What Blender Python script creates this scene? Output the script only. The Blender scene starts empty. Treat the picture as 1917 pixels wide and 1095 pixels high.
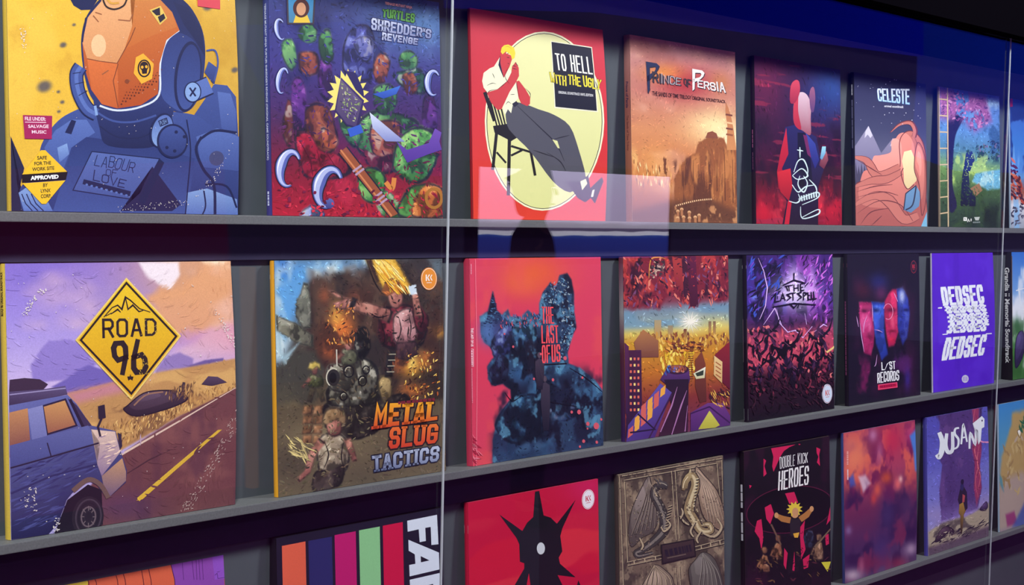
import bpy, bmesh, math, random
import numpy as np
from mathutils import Vector, Matrix

C = bpy.context.scene.collection
D = bpy.data
SC = bpy.context.scene
rad = math.radians

# ---------------------------------------------------------------- camera, world, lamps, exposure
FPX = 2793.56
CAM = np.array([0.0, -1.54917, 0.0])


def cam_axes(yaw, pitch, roll):
    cy, sy, cp, sp = math.cos(yaw), math.sin(yaw), math.cos(pitch), math.sin(pitch)
    fwd = np.array([sy * cp, cy * cp, sp])
    right = np.array([cy, -sy, 0.0])
    up = np.cross(right, fwd)
    cr, sr = math.cos(roll), math.sin(roll)
    return np.array([cr * right + sr * up, -sr * right + cr * up, fwd])


AX = cam_axes(rad(47.7414), rad(-3.0763), rad(1.2838))
cam = D.cameras.new('camera')
cam.sensor_fit = 'HORIZONTAL'
cam.sensor_width = 36.0
cam.lens = 36.0 * FPX / 1917.0
cam.clip_start = 0.02
cam_o = D.objects.new('camera', cam)
C.objects.link(cam_o)
cam_o.matrix_world = Matrix(((AX[0][0], AX[1][0], -AX[2][0], CAM[0]),
                             (AX[0][1], AX[1][1], -AX[2][1], CAM[1]),
                             (AX[0][2], AX[1][2], -AX[2][2], CAM[2]), (0, 0, 0, 1)))
SC.camera = cam_o

SC.view_settings.view_transform = 'Standard'
SC.view_settings.look = 'None'
SC.view_settings.gamma = 1.0
SC.view_settings.use_curve_mapping = False
SC.view_settings.exposure = 0.0

w = D.worlds.new('hall_gloom')
SC.world = w
w.use_nodes = True
wn = w.node_tree.nodes['Background']
wn.inputs['Color'].default_value = (0.065, 0.05, 0.14, 1)
wn.inputs['Strength'].default_value = 0.85


def area_lamp(name, loc, target, sx, sy, watts, col):
    l = D.lights.new(name, 'AREA')
    l.shape = 'RECTANGLE'
    l.size, l.size_y, l.energy, l.color = sx, sy, watts, col
    o = D.objects.new(name, l)
    C.objects.link(o)
    o.location = loc
    o.rotation_euler = (Vector(target) - Vector(loc)).to_track_quat('-Z', 'Y').to_euler()
    return o


area_lamp('ceiling_lamp', (0.05, -1.25, 1.45), (1.05, 0.0, -0.3), 0.32, 0.16, 84.0, (0.98, 1.0, 0.97))
area_lamp('floor_tint_fill', (4.6, -7.0, 3.4), (4.6, -6.8, -1.5), 1.6, 0.6, 110.0, (0.75, 0.45, 1.0))  # added purple fill, brightens the unseen floor mirrored in the glass
area_lamp('ceiling_lamp', (3.15, -1.25, 1.45), (2.55, 0.0, -0.3), 0.32, 0.16, 78.0, (0.97, 1.0, 0.99))


# ---------------------------------------------------------------- small helpers
def lin(c):
    c = np.asarray(c, float)
    if c.max() > 1.001:
        c = c / 255.0
    return np.where(c <= 0.04045, c / 12.92, ((c + 0.055) / 1.055) ** 2.4)


def mat(name, rgb, rough=0.6, spec=0.4, noise=0.0, scale=60.0, coat=0.0, bump=0.0, metal=0.0):
    m = D.materials.new(name)
    m.use_nodes = True
    nt = m.node_tree
    p = nt.nodes['Principled BSDF']
    p.inputs['Roughness'].default_value = rough
    p.inputs['Specular IOR Level'].default_value = spec
    p.inputs['Coat Weight'].default_value = coat
    p.inputs['Metallic'].default_value = metal
    r = lin(rgb)
    p.inputs['Base Color'].default_value = (*r, 1)
    if noise or bump:
        tc = nt.nodes.new('ShaderNodeTexCoord')
        n = nt.nodes.new('ShaderNodeTexNoise')
        n.inputs['Scale'].default_value = scale
        n.inputs['Detail'].default_value = 5
        nt.links.new(tc.outputs['Object'], n.inputs['Vector'])
        if noise:
            cr = nt.nodes.new('ShaderNodeValToRGB')
            cr.color_ramp.elements[0].position = 0.3
            cr.color_ramp.elements[1].position = 0.7
            cr.color_ramp.elements[0].color = (*np.clip(r * (1 - noise), 0, 1), 1)
            cr.color_ramp.elements[1].color = (*np.clip(r * (1 + noise), 0, 1), 1)
            nt.links.new(n.outputs['Fac'], cr.inputs['Fac'])
            nt.links.new(cr.outputs['Color'], p.inputs['Base Color'])
        if bump:
            b = nt.nodes.new('ShaderNodeBump')
            b.inputs['Strength'].default_value = bump
            b.inputs['Distance'].default_value = 0.001
            nt.links.new(n.outputs['Fac'], b.inputs['Height'])
            nt.links.new(b.outputs['Normal'], p.inputs['Normal'])
    return m


def emit(name, rgb, strength):
    m = D.materials.new(name)
    m.use_nodes = True
    nt = m.node_tree
    nt.nodes.clear()
    e = nt.nodes.new('ShaderNodeEmission')
    e.inputs['Color'].default_value = (*lin(rgb), 1)
    e.inputs['Strength'].default_value = strength
    o = nt.nodes.new('ShaderNodeOutputMaterial')
    nt.links.new(e.outputs[0], o.inputs[0])
    return m


def print_mat(name, rough=0.5, coat=0.05, grain=0.06, gscale=900.0, wear=0.0):
    """Printed card: the ink is the mesh's own colour attribute, with paper grain and rubbed specks."""
    m = D.materials.new(name)
    m.use_nodes = True
    nt = m.node_tree
    N, L = nt.nodes, nt.links
    p = N['Principled BSDF']
    p.inputs['Roughness'].default_value = rough
    p.inputs['Specular IOR Level'].default_value = 0.22
    p.inputs['Coat Weight'].default_value = coat
    p.inputs['Coat Roughness'].default_value = 0.3
    a = N.new('ShaderNodeAttribute')
    a.attribute_name = 'ink'
    tc = N.new('ShaderNodeTexCoord')
    n = N.new('ShaderNodeTexNoise')
    n.inputs['Scale'].default_value = gscale
    n.inputs['Detail'].default_value = 2
    L.new(tc.outputs['Object'], n.inputs['Vector'])
    mr = N.new('ShaderNodeMapRange')
    mr.inputs['From Min'].default_value = 0.3
    mr.inputs['From Max'].default_value = 0.7
    mr.inputs['To Min'].default_value = 1 - grain
    mr.inputs['To Max'].default_value = 1 + grain
    L.new(n.outputs['Fac'], mr.inputs['Value'])
    mx = N.new('ShaderNodeMix')
    mx.data_type = 'RGBA'
    mx.blend_type = 'MULTIPLY'
    mx.inputs['Factor'].default_value = 1
    L.new(a.outputs['Color'], mx.inputs['A'])
    L.new(mr.outputs['Result'], mx.inputs['B'])
    out = mx.outputs['Result']
    if wear:
        n2 = N.new('ShaderNodeTexNoise')
        n2.inputs['Scale'].default_value = 130
        n2.inputs['Detail'].default_value = 6
        n2.inputs['Roughness'].default_value = 0.75
        L.new(tc.outputs['Object'], n2.inputs['Vector'])
        m2 = N.new('ShaderNodeMapRange')
        m2.inputs['From Min'].default_value = 0.70
        m2.inputs['From Max'].default_value = 0.74
        m2.inputs['To Max'].default_value = wear
        L.new(n2.outputs['Fac'], m2.inputs['Value'])
        mw = N.new('ShaderNodeMix')
        mw.data_type = 'RGBA'
        mw.inputs['B'].default_value = (0.75, 0.73, 0.7, 1)
        L.new(m2.outputs['Result'], mw.inputs['Factor'])
        L.new(out, mw.inputs['A'])
        out = mw.outputs['Result']
    L.new(out, p.inputs['Base Color'])
    return m


def link(name, me, parent=None, m=None):
    o = D.objects.new(name, me)
    C.objects.link(o)
    if parent is not None:
        o.parent = parent
    for x in (m if isinstance(m, (list, tuple)) else [m]):
        if x is not None:
            me.materials.append(x)
    return o


def box_mesh(name, boxes, bevel=0.0):
    bm = bmesh.new()
    for (x0, x1, y0, y1, z0, z1) in boxes:
        vs = [bm.verts.new((x, y, z)) for x in (x0, x1) for y in (y0, y1) for z in (z0, z1)]
        for f in ((0, 1, 3, 2), (4, 6, 7, 5), (0, 4, 5, 1), (2, 3, 7, 6), (0, 2, 6, 4), (1, 5, 7, 3)):
            bm.faces.new([vs[i] for i in f])
    if bevel:
        bmesh.ops.bevel(bm, geom=bm.edges[:], offset=bevel, segments=2, profile=0.7, affect='EDGES')
    bmesh.ops.recalc_face_normals(bm, faces=bm.faces[:])
    me = D.meshes.new(name)
    bm.to_mesh(me)
    bm.free()
    return me


def struct(name, boxes, m, label, bevel=0.0):
    o = link(name, box_mesh(name, boxes, bevel), None, m)
    o['kind'] = 'structure'
    o['label'] = label
    o['category'] = name.split('_')[0]
    return o


# ---------------------------------------------------------------- the display case
W = 0.315
LEAN = rad(2.95)
ROWZ = [-0.0116, -0.3862, -0.7601]
YP = 0.0285           # grey back panel
GY = -0.10            # glass plane
X0, X1 = -0.6, 5.2
panel_m = mat('grey_painted_panel', (74, 80, 85), 0.65, 0.3, 0.05, 25)
band_m = mat('black_matt_band', (42, 37, 62), 0.6, 0.25, 0.08, 40)
ledge_m = mat('grey_metal_ledge', (100, 102, 103), 0.5, 0.4, 0.14, 420)
black_m = mat('black_cabinet', (5, 4, 7), 0.9, 0.0)
for i, z in enumerate(ROWZ + [-1.134]):
    top = z + 0.3743
    o = struct('wall_back' if i == 0 else 'wall_back.%03d' % i, [(X0, X1, YP, YP + 0.02, z - 0.01, z + (0.38 if i == 0 else 0.32))], panel_m,
               'grey back panel behind the %s row of sleeves' % ('top', 'second', 'third', 'fourth')[i])
    if i:
        struct('trim_%d' % i, [(X0, X1, YP - 0.007, YP + 0.019, top - 0.058, top - 0.0112)], band_m,
               'flat black band under the %s ledge' % ('', 'top', 'second', 'third')[i])
    if i < 3:
        lo = link('display_ledge' + ('' if not i else '.%03d' % i),
                  box_mesh('display_ledge', [(X0, X1, -0.014, YP + 0.019, z - 0.0115, z)], 0.0012), None, ledge_m)
        lo['label'] = ('narrow grey metal ledge under the top row of record sleeves',
                       'narrow grey metal ledge under the middle row of record sleeves',
                       'narrow grey metal ledge under the bottom row of record sleeves')[i]
        lo['category'] = 'shelf'
        lo['group'] = 'display ledges of the wall case'
struct('wall_top', [(X0, X1, YP + 0.001, YP + 0.021, ROWZ[0] + 0.38, 1.2)], black_m, 'black inner wall above the top row of sleeves')
struct('ceiling', [(X0, X1, GY - 0.03, YP + 0.03, 0.415, 1.2)], black_m, 'black header above the glass front')
SEAM = (1.462, 3.240)


def glass_mat():
    m = D.materials.new('clear_glass')
    m.use_nodes = True
    nt = m.node_tree
    nt.nodes.clear()
    N, L = nt.nodes, nt.links
    t = N.new('ShaderNodeBsdfTransparent')
    t.inputs['Color'].default_value = (0.975, 0.98, 0.985, 1)
    g = N.new('ShaderNodeBsdfGlossy')
    g.inputs['Roughness'].default_value = 0.0
    lw = N.new('ShaderNodeLayerWeight')
    lw.inputs['Blend'].default_value = 0.5
    pw = N.new('ShaderNodeMath')
    pw.operation = 'POWER'
    pw.inputs[1].default_value = 5.0
    L.new(lw.outputs['Facing'], pw.inputs[0])
    fr = N.new('ShaderNodeMath')
    fr.operation = 'MULTIPLY_ADD'
    fr.inputs[1].default_value = 0.96
    fr.inputs[2].default_value = 0.04
    L.new(pw.outputs[0], fr.inputs[0])
    mx = N.new('ShaderNodeMixShader')
    o = N.new('ShaderNodeOutputMaterial')
    L.new(fr.outputs[0], mx.inputs[0])
    L.new(t.outputs[0], mx.inputs[1])
    L.new(g.outputs[0], mx.inputs[2])
    L.new(mx.outputs[0], o.inputs[0])
    return m


glass_m = glass_mat()
edge_m = mat('ground_glass_edge', (160, 166, 172), 0.35, 0.5)
for i, (xa, xb, lab) in enumerate(((X0, SEAM[0], 'left clear glass pane in front of the two leftmost columns of sleeves'),
                                   (SEAM[0], SEAM[1], 'wide middle clear glass pane between the two pale vertical seams'),
                                   (SEAM[1], X1, 'right clear glass pane past the second pale vertical seam'))):
    g = link('glass_pane' + ('' if not i else '.%03d' % i), box_mesh('glass_pane', [(xa + 0.0014, xb - 0.0014, GY, GY + 0.006, -1.3, 0.414)]), None, glass_m)
    g['label'] = lab
    g['category'] = 'glass'
    g['group'] = 'glass panes of the case front'
    if i < 2:
        link('polished_edge' + ('' if not i else '.%03d' % i), box_mesh('polished_edge', [(xb - 0.0013, xb + 0.0013, GY - 0.0002, GY + 0.0022, -1.3, 0.414)]), g, edge_m)

# ---------------------------------------------------------------- the hall across the aisle (seen only as reflections in the glass)
def hall_panel(name, pts, y, m, label, depth=0.06):
    """an upright lit board facing the case, pts are its (x, z) corners"""
    bm = bmesh.new()
    a = [bm.verts.new((x, y, z)) for x, z in pts]
    b = [bm.verts.new((x, y - depth, z)) for x, z in pts]
    bm.faces.new(a)
    bm.faces.new(b[::-1])
    n = len(pts)
    for i in range(n):
        bm.faces.new((a[i], b[i], b[(i + 1) % n], a[(i + 1) % n]))
    bmesh.ops.recalc_face_normals(bm, faces=bm.faces[:])
    me = D.meshes.new(name)
    bm.to_mesh(me)
    bm.free()
    o = link(name, me, None, m)
    o['label'] = label
    o['category'] = 'lit board'
    return o


HY = -5.0


def mirrored(px, y=HY):
    """where a spot seen mirrored in the glass stands on the plane y of the hall"""
    yv = 2 * GY - y
    out = []
    for a, b in px:
        d = np.array([(a - 958.5) / FPX, -(b - 547.5) / FPX, 1.0]) @ AX
        t = (yv - CAM[1]) / d[1]
        out.append((float(CAM[0] + d[0] * t), float(d[2] * t)))
    return out


blue_e = emit('blue_led_light', (20, 36, 255), 0.75)
blue_e2 = emit('blue_led_light_bright', (30, 66, 255), 0.62)
hall_panel('lit_board', mirrored([(846, 14), (1130, 22), (1730, 105), (1730, 26), (1500, -10), (1200, -60), (846, -90)]), HY, blue_e, 'blue light board high across the aisle, mirrored above the sleeves')
hall_panel('lit_board.001', mirrored([(1732, 30), (1728, 150), (1718, 290), (1800, 320), (2100, 330), (2100, 60)], HY - 0.2), HY - 0.2, blue_e2, 'tall blue light wall at the far end of the aisle')
hall_panel('lit_board.005', mirrored([(846, 10), (1732, 28), (1722, 300), (1300, 330), (846, 250)], HY - 0.35), HY - 0.35, emit('navy_tint_glow', (30, 40, 220), 0.2), 'unseen glowing board added across the aisle to tint the glass navy')  # added glow, lays a navy tint over the panel behind the glass
hall_panel('lit_board.002', mirrored([(448, 47), (835, 34), (835, 330), (720, 320), (520, 200)], HY - 0.1), HY - 0.1, emit('indigo_led_light', (44, 40, 230), 0.5), 'indigo light board mirrored over the crowded comic sleeve')
hall_panel('lit_board.003', mirrored([(-300, 330), (420, 300), (470, 1200), (-300, 1300)], HY - 0.3), HY - 0.3, emit('plum_led_light', (190, 50, 130), 0.34), 'dim plum light board at the near end of the aisle')
hall_panel('lit_board.004', mirrored([(462, 500), (480, 500), (486, 960), (474, 960)], HY - 0.2), HY - 0.2, emit('amber_led_light', (255, 150, 60), 0.5), 'narrow amber light strip across the aisle')


# a lit screen on the far side of the aisle
def screen():
    t = D.objects.new('video_screen', None)
    C.objects.link(t)
    q = mirrored([(900, 318), (1255, 322), (1256, 482), (900, 484)])
    x0, x1 = q[0][0], q[1][0]
    z0, z1 = q[2][1], q[0][1] + 0.02
    t.location = (x0, HY, z0)
    t['label'] = 'wide pink and blue lit video screen across the aisle'
    t['category'] = 'screen'
    link('casing', box_mesh('casing', [(-0.04, x1 - x0 + 0.04, -0.09, -0.004, -0.04, z1 - z0 + 0.04)], 0.004), t, black_m)
    m = D.materials.new('screen_picture')
    m.use_nodes = True
    nt = m.node_tree
    nt.nodes.clear()
    N, L = nt.nodes, nt.links
    tc = N.new('ShaderNodeTexCoord')
    sx = N.new('ShaderNodeSeparateXYZ')
    L.new(tc.outputs['Generated'], sx.inputs[0])
    cr = N.new('ShaderNodeValToRGB')
    el = cr.color_ramp.elements
    el[0].position, el[0].color = 0.0, (0.02, 0.03, 0.22, 1)
    el[1].position, el[1].color = 1.0, (0.72, 0.62, 0.95, 1)
    for ps, c in ((0.26, (0.02, 0.04, 0.3, 1)), (0.29, (0.05, 0.1, 0.45, 1)), (0.30, (0.8, 0.8, 0.95, 1)), (0.34, (0.8, 0.75, 0.95, 1)), (0.35, (0.12, 0.1, 0.2, 1)), (0.42, (0.3, 0.2, 0.35, 1)), (0.46, (0.65, 0.5, 0.8, 1)), (0.7, (0.68, 0.52, 0.85, 1))):
        e = el.new(ps)
        e.color = c
    nz = N.new('ShaderNodeTexNoise')
    nz.inputs['Scale'].default_value = 6
    L.new(tc.outputs['Generated'], nz.inputs['Vector'])
    ad = N.new('ShaderNodeMath')
    ad.operation = 'MULTIPLY_ADD'
    ad.inputs[1].default_value = 0.05
    L.new(nz.outputs['Fac'], ad.inputs[0])
    L.new(sx.outputs['Z'], ad.inputs[2])
    L.new(ad.outputs[0], cr.inputs['Fac'])
    e = N.new('ShaderNodeEmission')
    e.inputs['Strength'].default_value = 5.0
    L.new(cr.outputs['Color'], e.inputs['Color'])
    o = N.new('ShaderNodeOutputMaterial')
    L.new(e.outputs[0], o.inputs[0])
    link('display', box_mesh('display', [(0, x1 - x0, -0.004, 0.002, 0, z1 - z0)]), t, m)
    for f in (0.2, 0.8):
        link('leg', box_mesh('leg', [((x1 - x0) * f, (x1 - x0) * f + .08, -0.08, -0.03, FLOOR - z0, -0.03)]), t, black_m)


FLOOR = -1.56
struct('floor', [(-2, 18, -9, 0.5, FLOOR - 0.1, FLOOR)], mat('dark_hall_floor', (120, 52, 104), 0.9, 0.1, 0.2, 3), 'unseen hall floor, coloured plum to tint the glass reflections')  # plum tone chosen so the dark bands mirror a maroon tint
screen()

# ---------------------------------------------------------------- painting on covers
RNG = np.random.RandomState(7)


def homog(src, dst):
    A = []
    for (x, y), (u, v) in zip(src, dst):
        A.append([x, y, 1, 0, 0, 0, -u * x, -u * y, -u])
        A.append([0, 0, 0, x, y, 1, -v * x, -v * y, -v])
    return np.linalg.svd(np.array(A, float))[2][-1].reshape(3, 3)


def project(P):
    q = (np.asarray(P, float) - CAM) @ AX.T
    return np.stack([958.5 + FPX * q[..., 0] / q[..., 2], 547.5 - FPX * q[..., 1] / q[..., 2]], -1)


def fbm(u, v, sc, seed, octv=4, rough=0.55, sx=1.0, sy=1.0):
    r = np.random.RandomState(seed)
    tot = np.zeros_like(u)
    amp, nrm = 1.0, 0.0
    f = sc
    for _ in range(octv):
        g = r.rand(64, 64)
        x = (u * f * sx + r.rand() * 9) % 64
        y = (v * f * sy + r.rand() * 9) % 64
        i, j = np.floor(x).astype(int), np.floor(y).astype(int)
        a, b = x - i, y - j
        a = a * a * (3 - 2 * a)
        b = b * b * (3 - 2 * b)
        i %= 64
        j %= 64
        i2, j2 = (i + 1) % 64, (j + 1) % 64
        tot += amp * ((g[i, j] * (1 - a) + g[i2, j] * a) * (1 - b) + (g[i, j2] * (1 - a) + g[i2, j2] * a) * b)
        nrm += amp
        amp *= rough
        f *= 2
    return tot / nrm


def smooth_pts(p, n=5, closed=True):
    p = np.asarray(p, float)
    m = len(p)
    out = []
    for i in range(m if closed else m - 1):
        if closed:
            a, b, c, d = p[(i - 1) % m], p[i], p[(i + 1) % m], p[(i + 2) % m]
        else:
            a, b, c, d = p[max(i - 1, 0)], p[i], p[i + 1], p[min(i + 2, m - 1)]
        for k in range(n):
            t = k / n
            out.append(0.5 * ((2 * b) + (c - a) * t + (2 * a - 5 * b + 4 * c - d) * t * t + (3 * b - a - 3 * c + d) * t ** 3))
    if not closed:
        out.append(p[-1])
    return np.array(out)


def sstep(a, b, x):
    t = np.clip((x - a) / (b - a), 0, 1)
    return t * t * (3 - 2 * t)


# letters as strokes on a 4 x 6 grid (x right, y up)
GLYPH = {
    'A': '0,0 1.75,6 2.25,6 4,0|.75,2 3.25,2', 'B': '0,0 0,6 3,6 4,5 4,4 3,3.1 0,3.1|3,3.1 4,2.2 4,1 3,0 0,0',
    'C': '4,4.4 4,5.2 3.2,6 .8,6 0,5.2 0,.8 .8,0 3.2,0 4,.8 4,1.6', 'D': '0,0 0,6 2.8,6 4,4.8 4,1.2 2.8,0 0,0',
    'E': '4,6 0,6 0,0 4,0|0,3.1 3.2,3.1', 'F': '4,6 0,6 0,0|0,3.1 3.2,3.1', 'G': '4,4.6 4,5.2 3.2,6 .8,6 0,5.2 0,.8 .8,0 3.2,0 4,.8 4,2.8 2.2,2.8',
    'H': '0,0 0,6|4,0 4,6|0,3 4,3', 'I': '2,0 2,6', 'J': '4,6 4,.8 3.2,0 .8,0 0,.8 0,1.8', 'K': '0,0 0,6|4,6 .4,2.8|1.3,3.5 4,0',
    'L': '0,6 0,0 4,0', 'M': '0,0 0,6 2,2.2 4,6 4,0', 'N': '0,0 0,6 4,0 4,6', 'O': '0,.9 0,5.1 .9,6 3.1,6 4,5.1 4,.9 3.1,0 .9,0 0,.9',
    'P': '0,0 0,6 3.1,6 4,5.1 4,3.5 3.1,2.6 0,2.6', 'Q': '0,.9 0,5.1 .9,6 3.1,6 4,5.1 4,.9 3.1,0 .9,0 0,.9|2.4,1.4 4,-.4',
    'R': '0,0 0,6 3.1,6 4,5.1 4,3.7 3.1,2.8 0,2.8|2.2,2.8 4,0', 'S': '4,4.6 4,5.2 3.2,6 .8,6 0,5.2 0,3.9 .8,3.1 3.2,3.1 4,2.3 4,.8 3.2,0 .8,0 0,.8 0,1.5',
    'T': '0,6 4,6|2,6 2,0', 'U': '0,6 0,.8 .8,0 3.2,0 4,.8 4,6', 'V': '0,6 2,0 4,6', 'W': '0,6 .9,0 2,4 3.1,0 4,6', 'X': '0,0 4,6|0,6 4,0',
    'Y': '0,6 2,3 4,6|2,3 2,0', 'Z': '0,6 4,6 0,0 4,0', "'": '2,6 2,4.4', ' ': '',
    '9': '3.8,3 1,2.6 0,3.5 0,5.1 .9,6 3.1,6 4,5.1 4,3.4 2.2,0', '6': '.2,3 3,3.4 4,2.5 4,.9 3.1,0 .9,0 0,.9 0,2.6 1.8,6', '1': '1,5 2,6 2,0', '&': '4,0 .6,5 2,6 3,5 0,1.5 1,0 3,.6 4,2.4'}
SLIM = {'I': 0.45, "'": 0.3, ' ': 0.5, 'W': 1.25, 'M': 1.15, '1': 0.6}


def band(pts, hw, closed=False):
    """outline quads of a thick polyline with mitred joints"""
    p = np.asarray(pts, float)
    n = len(p)
    hw = np.broadcast_to(np.asarray(hw, float), (n,))
    L, Rr = [], []
    for i in range(n):
        if closed:
            a, b = p[i] - p[i - 1], p[(i + 1) % n] - p[i]
        else:
            a = p[i] - p[i - 1] if i else p[1] - p[0]
            b = p[i + 1] - p[i] if i < n - 1 else p[-1] - p[-2]
        a = a / (np.linalg.norm(a) + 1e-12)
        b = b / (np.linalg.norm(b) + 1e-12)
        na, nb = np.array([-a[1], a[0]]), np.array([-b[1], b[0]])
        m = na + nb
        l = np.linalg.norm(m)
        m = na if l < 0.3 else m / l
        k = 1.0 / max(0.5, m @ na)
        L.append(p[i] + m * hw[i] * k)
        Rr.append(p[i] - m * hw[i] * k)
    q = []
    for i in range(n if closed else n - 1):
        j = (i + 1) % n
        q.append([L[i], L[j], Rr[j], Rr[i]])
    return q


_txt = None
_tcache = {}


def font_mesh(s, bold):
    global _txt
    k = (s, bold)
    if k not in _tcache:
        if _txt is None:
            cu = D.curves.new('lettering', 'FONT')
            _txt = D.objects.new('lettering', cu)
        cu = _txt.data
        cu.body = s
        cu.offset = bold
        cu.resolution_u = 3
        me = _txt.to_mesh()
        v = np.array([x.co[:2] for x in me.vertices])
        f = [tuple(p.vertices) for p in me.polygons]
        _txt.to_mesh_clear()
        _tcache[k] = (v, f)
    return _tcache[k]


QS = 1.7


def P0(pts, k=.9):
    p = np.asarray(pts, float)
    m = p.mean(0)
    return m + (p - m) * k


STEP, LIFT = 0.000004, 0.00045


class Art:
    def __init__(self, quad, n=(150, 150), seed=1, border=None):
        """quad: where the cover's TL, TR, BR, BL corners lie in the measured photo"""
        self.H = homog(quad, [(0, 0), (1, 0), (1, 1), (0, 1)])
        self.fr = (0.0, 0.0, 1.0)
        nx, ny = (int(k * QS) if k > 30 else k for k in n)
        self.nx, self.ny = nx, ny
        u, v = np.linspace(0, 1, nx), np.linspace(0, 1, ny)
        self.U, self.V = np.meshgrid(u, v)
        self.col = np.zeros((ny, nx, 3))
        self.z = 0
        self.lay = []          # (verts uv, faces, colours, extra)
        self.seed = seed
        g = np.stack([self.U, self.V, np.ones_like(self.U)], -1) @ np.linalg.inv(self.H).T
        self.PX, self.PY = g[..., 0] / g[..., 2], g[..., 1] / g[..., 2]

    def F(self, x0=0, y0=0, s=1.0):
        self.fr = (x0, y0, s)
        return self

    def uv(self, pts):
        p = np.asarray(pts, float).reshape(-1, 2)
        p = p * self.fr[2] + np.array(self.fr[:2])
        q = np.c_[p, np.ones(len(p))] @ self.H.T
        return q[:, :2] / q[:, 2:3]

    def grid(self):
        return (self.PX - self.fr[0]) / self.fr[2], (self.PY - self.fr[1]) / self.fr[2]

    # ---- soft paint on the base grid
    def mix(self, m, c):
        c = np.asarray(c, float)
        if c.max() > 1.001:
            c = c / 255.0
        m = m[..., None]
        self.col = self.col * (1 - m) + c * m

    def fill(self, c):
        self.mix(np.ones_like(self.U), c)

    def ramp(self, stops, ang=90.0):
        """colour stops along v (90) or any direction over the cover"""
        a = rad(ang)
        t = self.U * math.cos(a) + self.V * math.sin(a)
        ks = [s[0] for s in stops]
        cs = np.array([s[1] for s in stops], float) / 255.0
        self.col = np.stack([np.interp(t, ks, cs[:, i]) for i in range(3)], -1)

    def blob(self, x, y, rx, ry, c, a=1.0, rot=0.0, hard=0.0):
        gx, gy = self.grid()
        r = rad(rot)
        dx, dy = gx - x, gy - y
        ex, ey = (dx * math.cos(r) + dy * math.sin(r)) / rx, (-dx * math.sin(r) + dy * math.cos(r)) / ry
        d = np.sqrt(ex * ex + ey * ey)
        m = a * (np.exp(-d * d * 1.2) if hard <= 0 else 1 - sstep(hard, 1.0, d))
        self.mix(m, c)

    def cloud(self, c, sc=5, lo=0.5, hi=0.65, a=1.0, seed=None, sx=1.0, sy=1.0, area=None, soft=0.12, rough=0.55, octv=4):
        self.seed += 1
        m = sstep(lo, hi, fbm(self.U, self.V, sc, seed or self.seed, octv, rough, sx, sy)) * a
        if area is not None:
            m = m * self.inside(area, soft)
        self.mix(m, c)

    def inside(self, pts, soft=0.01, smooth=False, warp=0.0, wsc=8):
        P = self.uv(smooth_pts(pts) if smooth else pts)
        U, V = self.U, self.V
        if warp:
            self.seed += 1
            U = U + (fbm(U, V, wsc, self.seed, 4, 0.6) - 0.5) * warp * 2
            V = V + (fbm(self.U, V, wsc, self.seed + 77, 4, 0.6) - 0.5) * warp * 2
        ins = np.zeros(U.shape, bool)
        d2 = np.full(U.shape, 9.0)
        n = len(P)
        for i in range(n):
            (x1, y1), (x2, y2) = P[i], P[(i + 1) % n]
            if y1 != y2:
                c = ((y1 > V) != (y2 > V)) & (U < (x2 - x1) * (V - y1) / (y2 - y1) + x1)
                ins ^= c
            ex, ey = x2 - x1, y2 - y1
            t = np.clip(((U - x1) * ex + (V - y1) * ey) / (ex * ex + ey * ey + 1e-12), 0, 1)
            d2 = np.minimum(d2, (U - x1 - t * ex) ** 2 + (V - y1 - t * ey) ** 2)
        d = np.sqrt(d2) * np.where(ins, 1, -1)
        return sstep(-soft, soft, d)

    def area(self, pts, c, soft=0.008, a=1.0, smooth=False, warp=0.0, wsc=8):
        self.mix(self.inside(pts, soft, smooth, warp, wsc) * a, c)

    def brush(self, n, region, cols, ln=20, wd=4, ang=0, jit=30, a=0.7, seed=None):
        """n short dabs of paint scattered in a polygon (or box x0,y0,x1,y1), as crisp tapered strokes"""
        self.seed += 1
        r = np.random.RandomState(seed or self.seed)
        reg = np.asarray(region, float)
        if reg.ndim == 1:
            x0, y0, x1, y1 = reg
            reg = np.array([(x0, y0), (x1, y0), (x1, y1), (x0, y1)])
        lo, hi = reg.min(0), reg.max(0)
        start = self.z
        k = 0
        tries = 0
        while k < n and tries < n * 20:
            tries += 1
            p = lo + r.rand(2) * (hi - lo)
            ins = False
            for i in range(len(reg)):
                (x1, y1), (x2, y2) = reg[i], reg[(i + 1) % len(reg)]
                if (y1 > p[1]) != (y2 > p[1]) and p[0] < (x2 - x1) * (p[1] - y1) / (y2 - y1) + x1:
                    ins = not ins
            if not ins:
                continue
            k += 1
            t = rad(ang + r.uniform(-jit, jit))
            l = ln * r.uniform(0.5, 1.3)
            d = np.array([math.cos(t), math.sin(t)]) * l / 2
            q = np.array([-d[1], d[0]]) / (l / 2) * wd * r.uniform(0.5, 1.2) / 2
            b = d * 0.15 + q * r.uniform(-1, 1)
            self.z = start + k % 14
            self.poly([p - d, p - d * .4 + q + b, p + d * .5 + q * .8, p + d, p + d * .4 - q, p - d * .5 - q * .7 + b],
                      cols[r.randint(len(cols))])
        self.z = start + min(n, 14)

    def form(self, pts, c, c2, hi=None, rim=None, soft=0.006, warp=0.006, wsc=14, smooth=True, ang=60.0, mott=0.5):
        """a painted body in the base: graded fill, dark ragged rim, mottled light and dark touches"""
        m = self.inside(pts, soft, smooth, warp, wsc)
        P = self.uv(pts)
        a = rad(ang)
        t = self.U * math.cos(a) + self.V * math.sin(a)
        q = P[:, 0] * math.cos(a) + P[:, 1] * math.sin(a)
        t = np.clip((t - q.min()) / (np.ptp(q) + 1e-9), 0, 1)[..., None]
        c, c2 = np.array(c) / 255.0, np.array(c2) / 255.0
        fillc = c * (1 - t) + c2 * t
        self.seed += 1
        nz = fbm(self.U, self.V, wsc * 1.5, self.seed, 3, 0.6)
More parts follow.
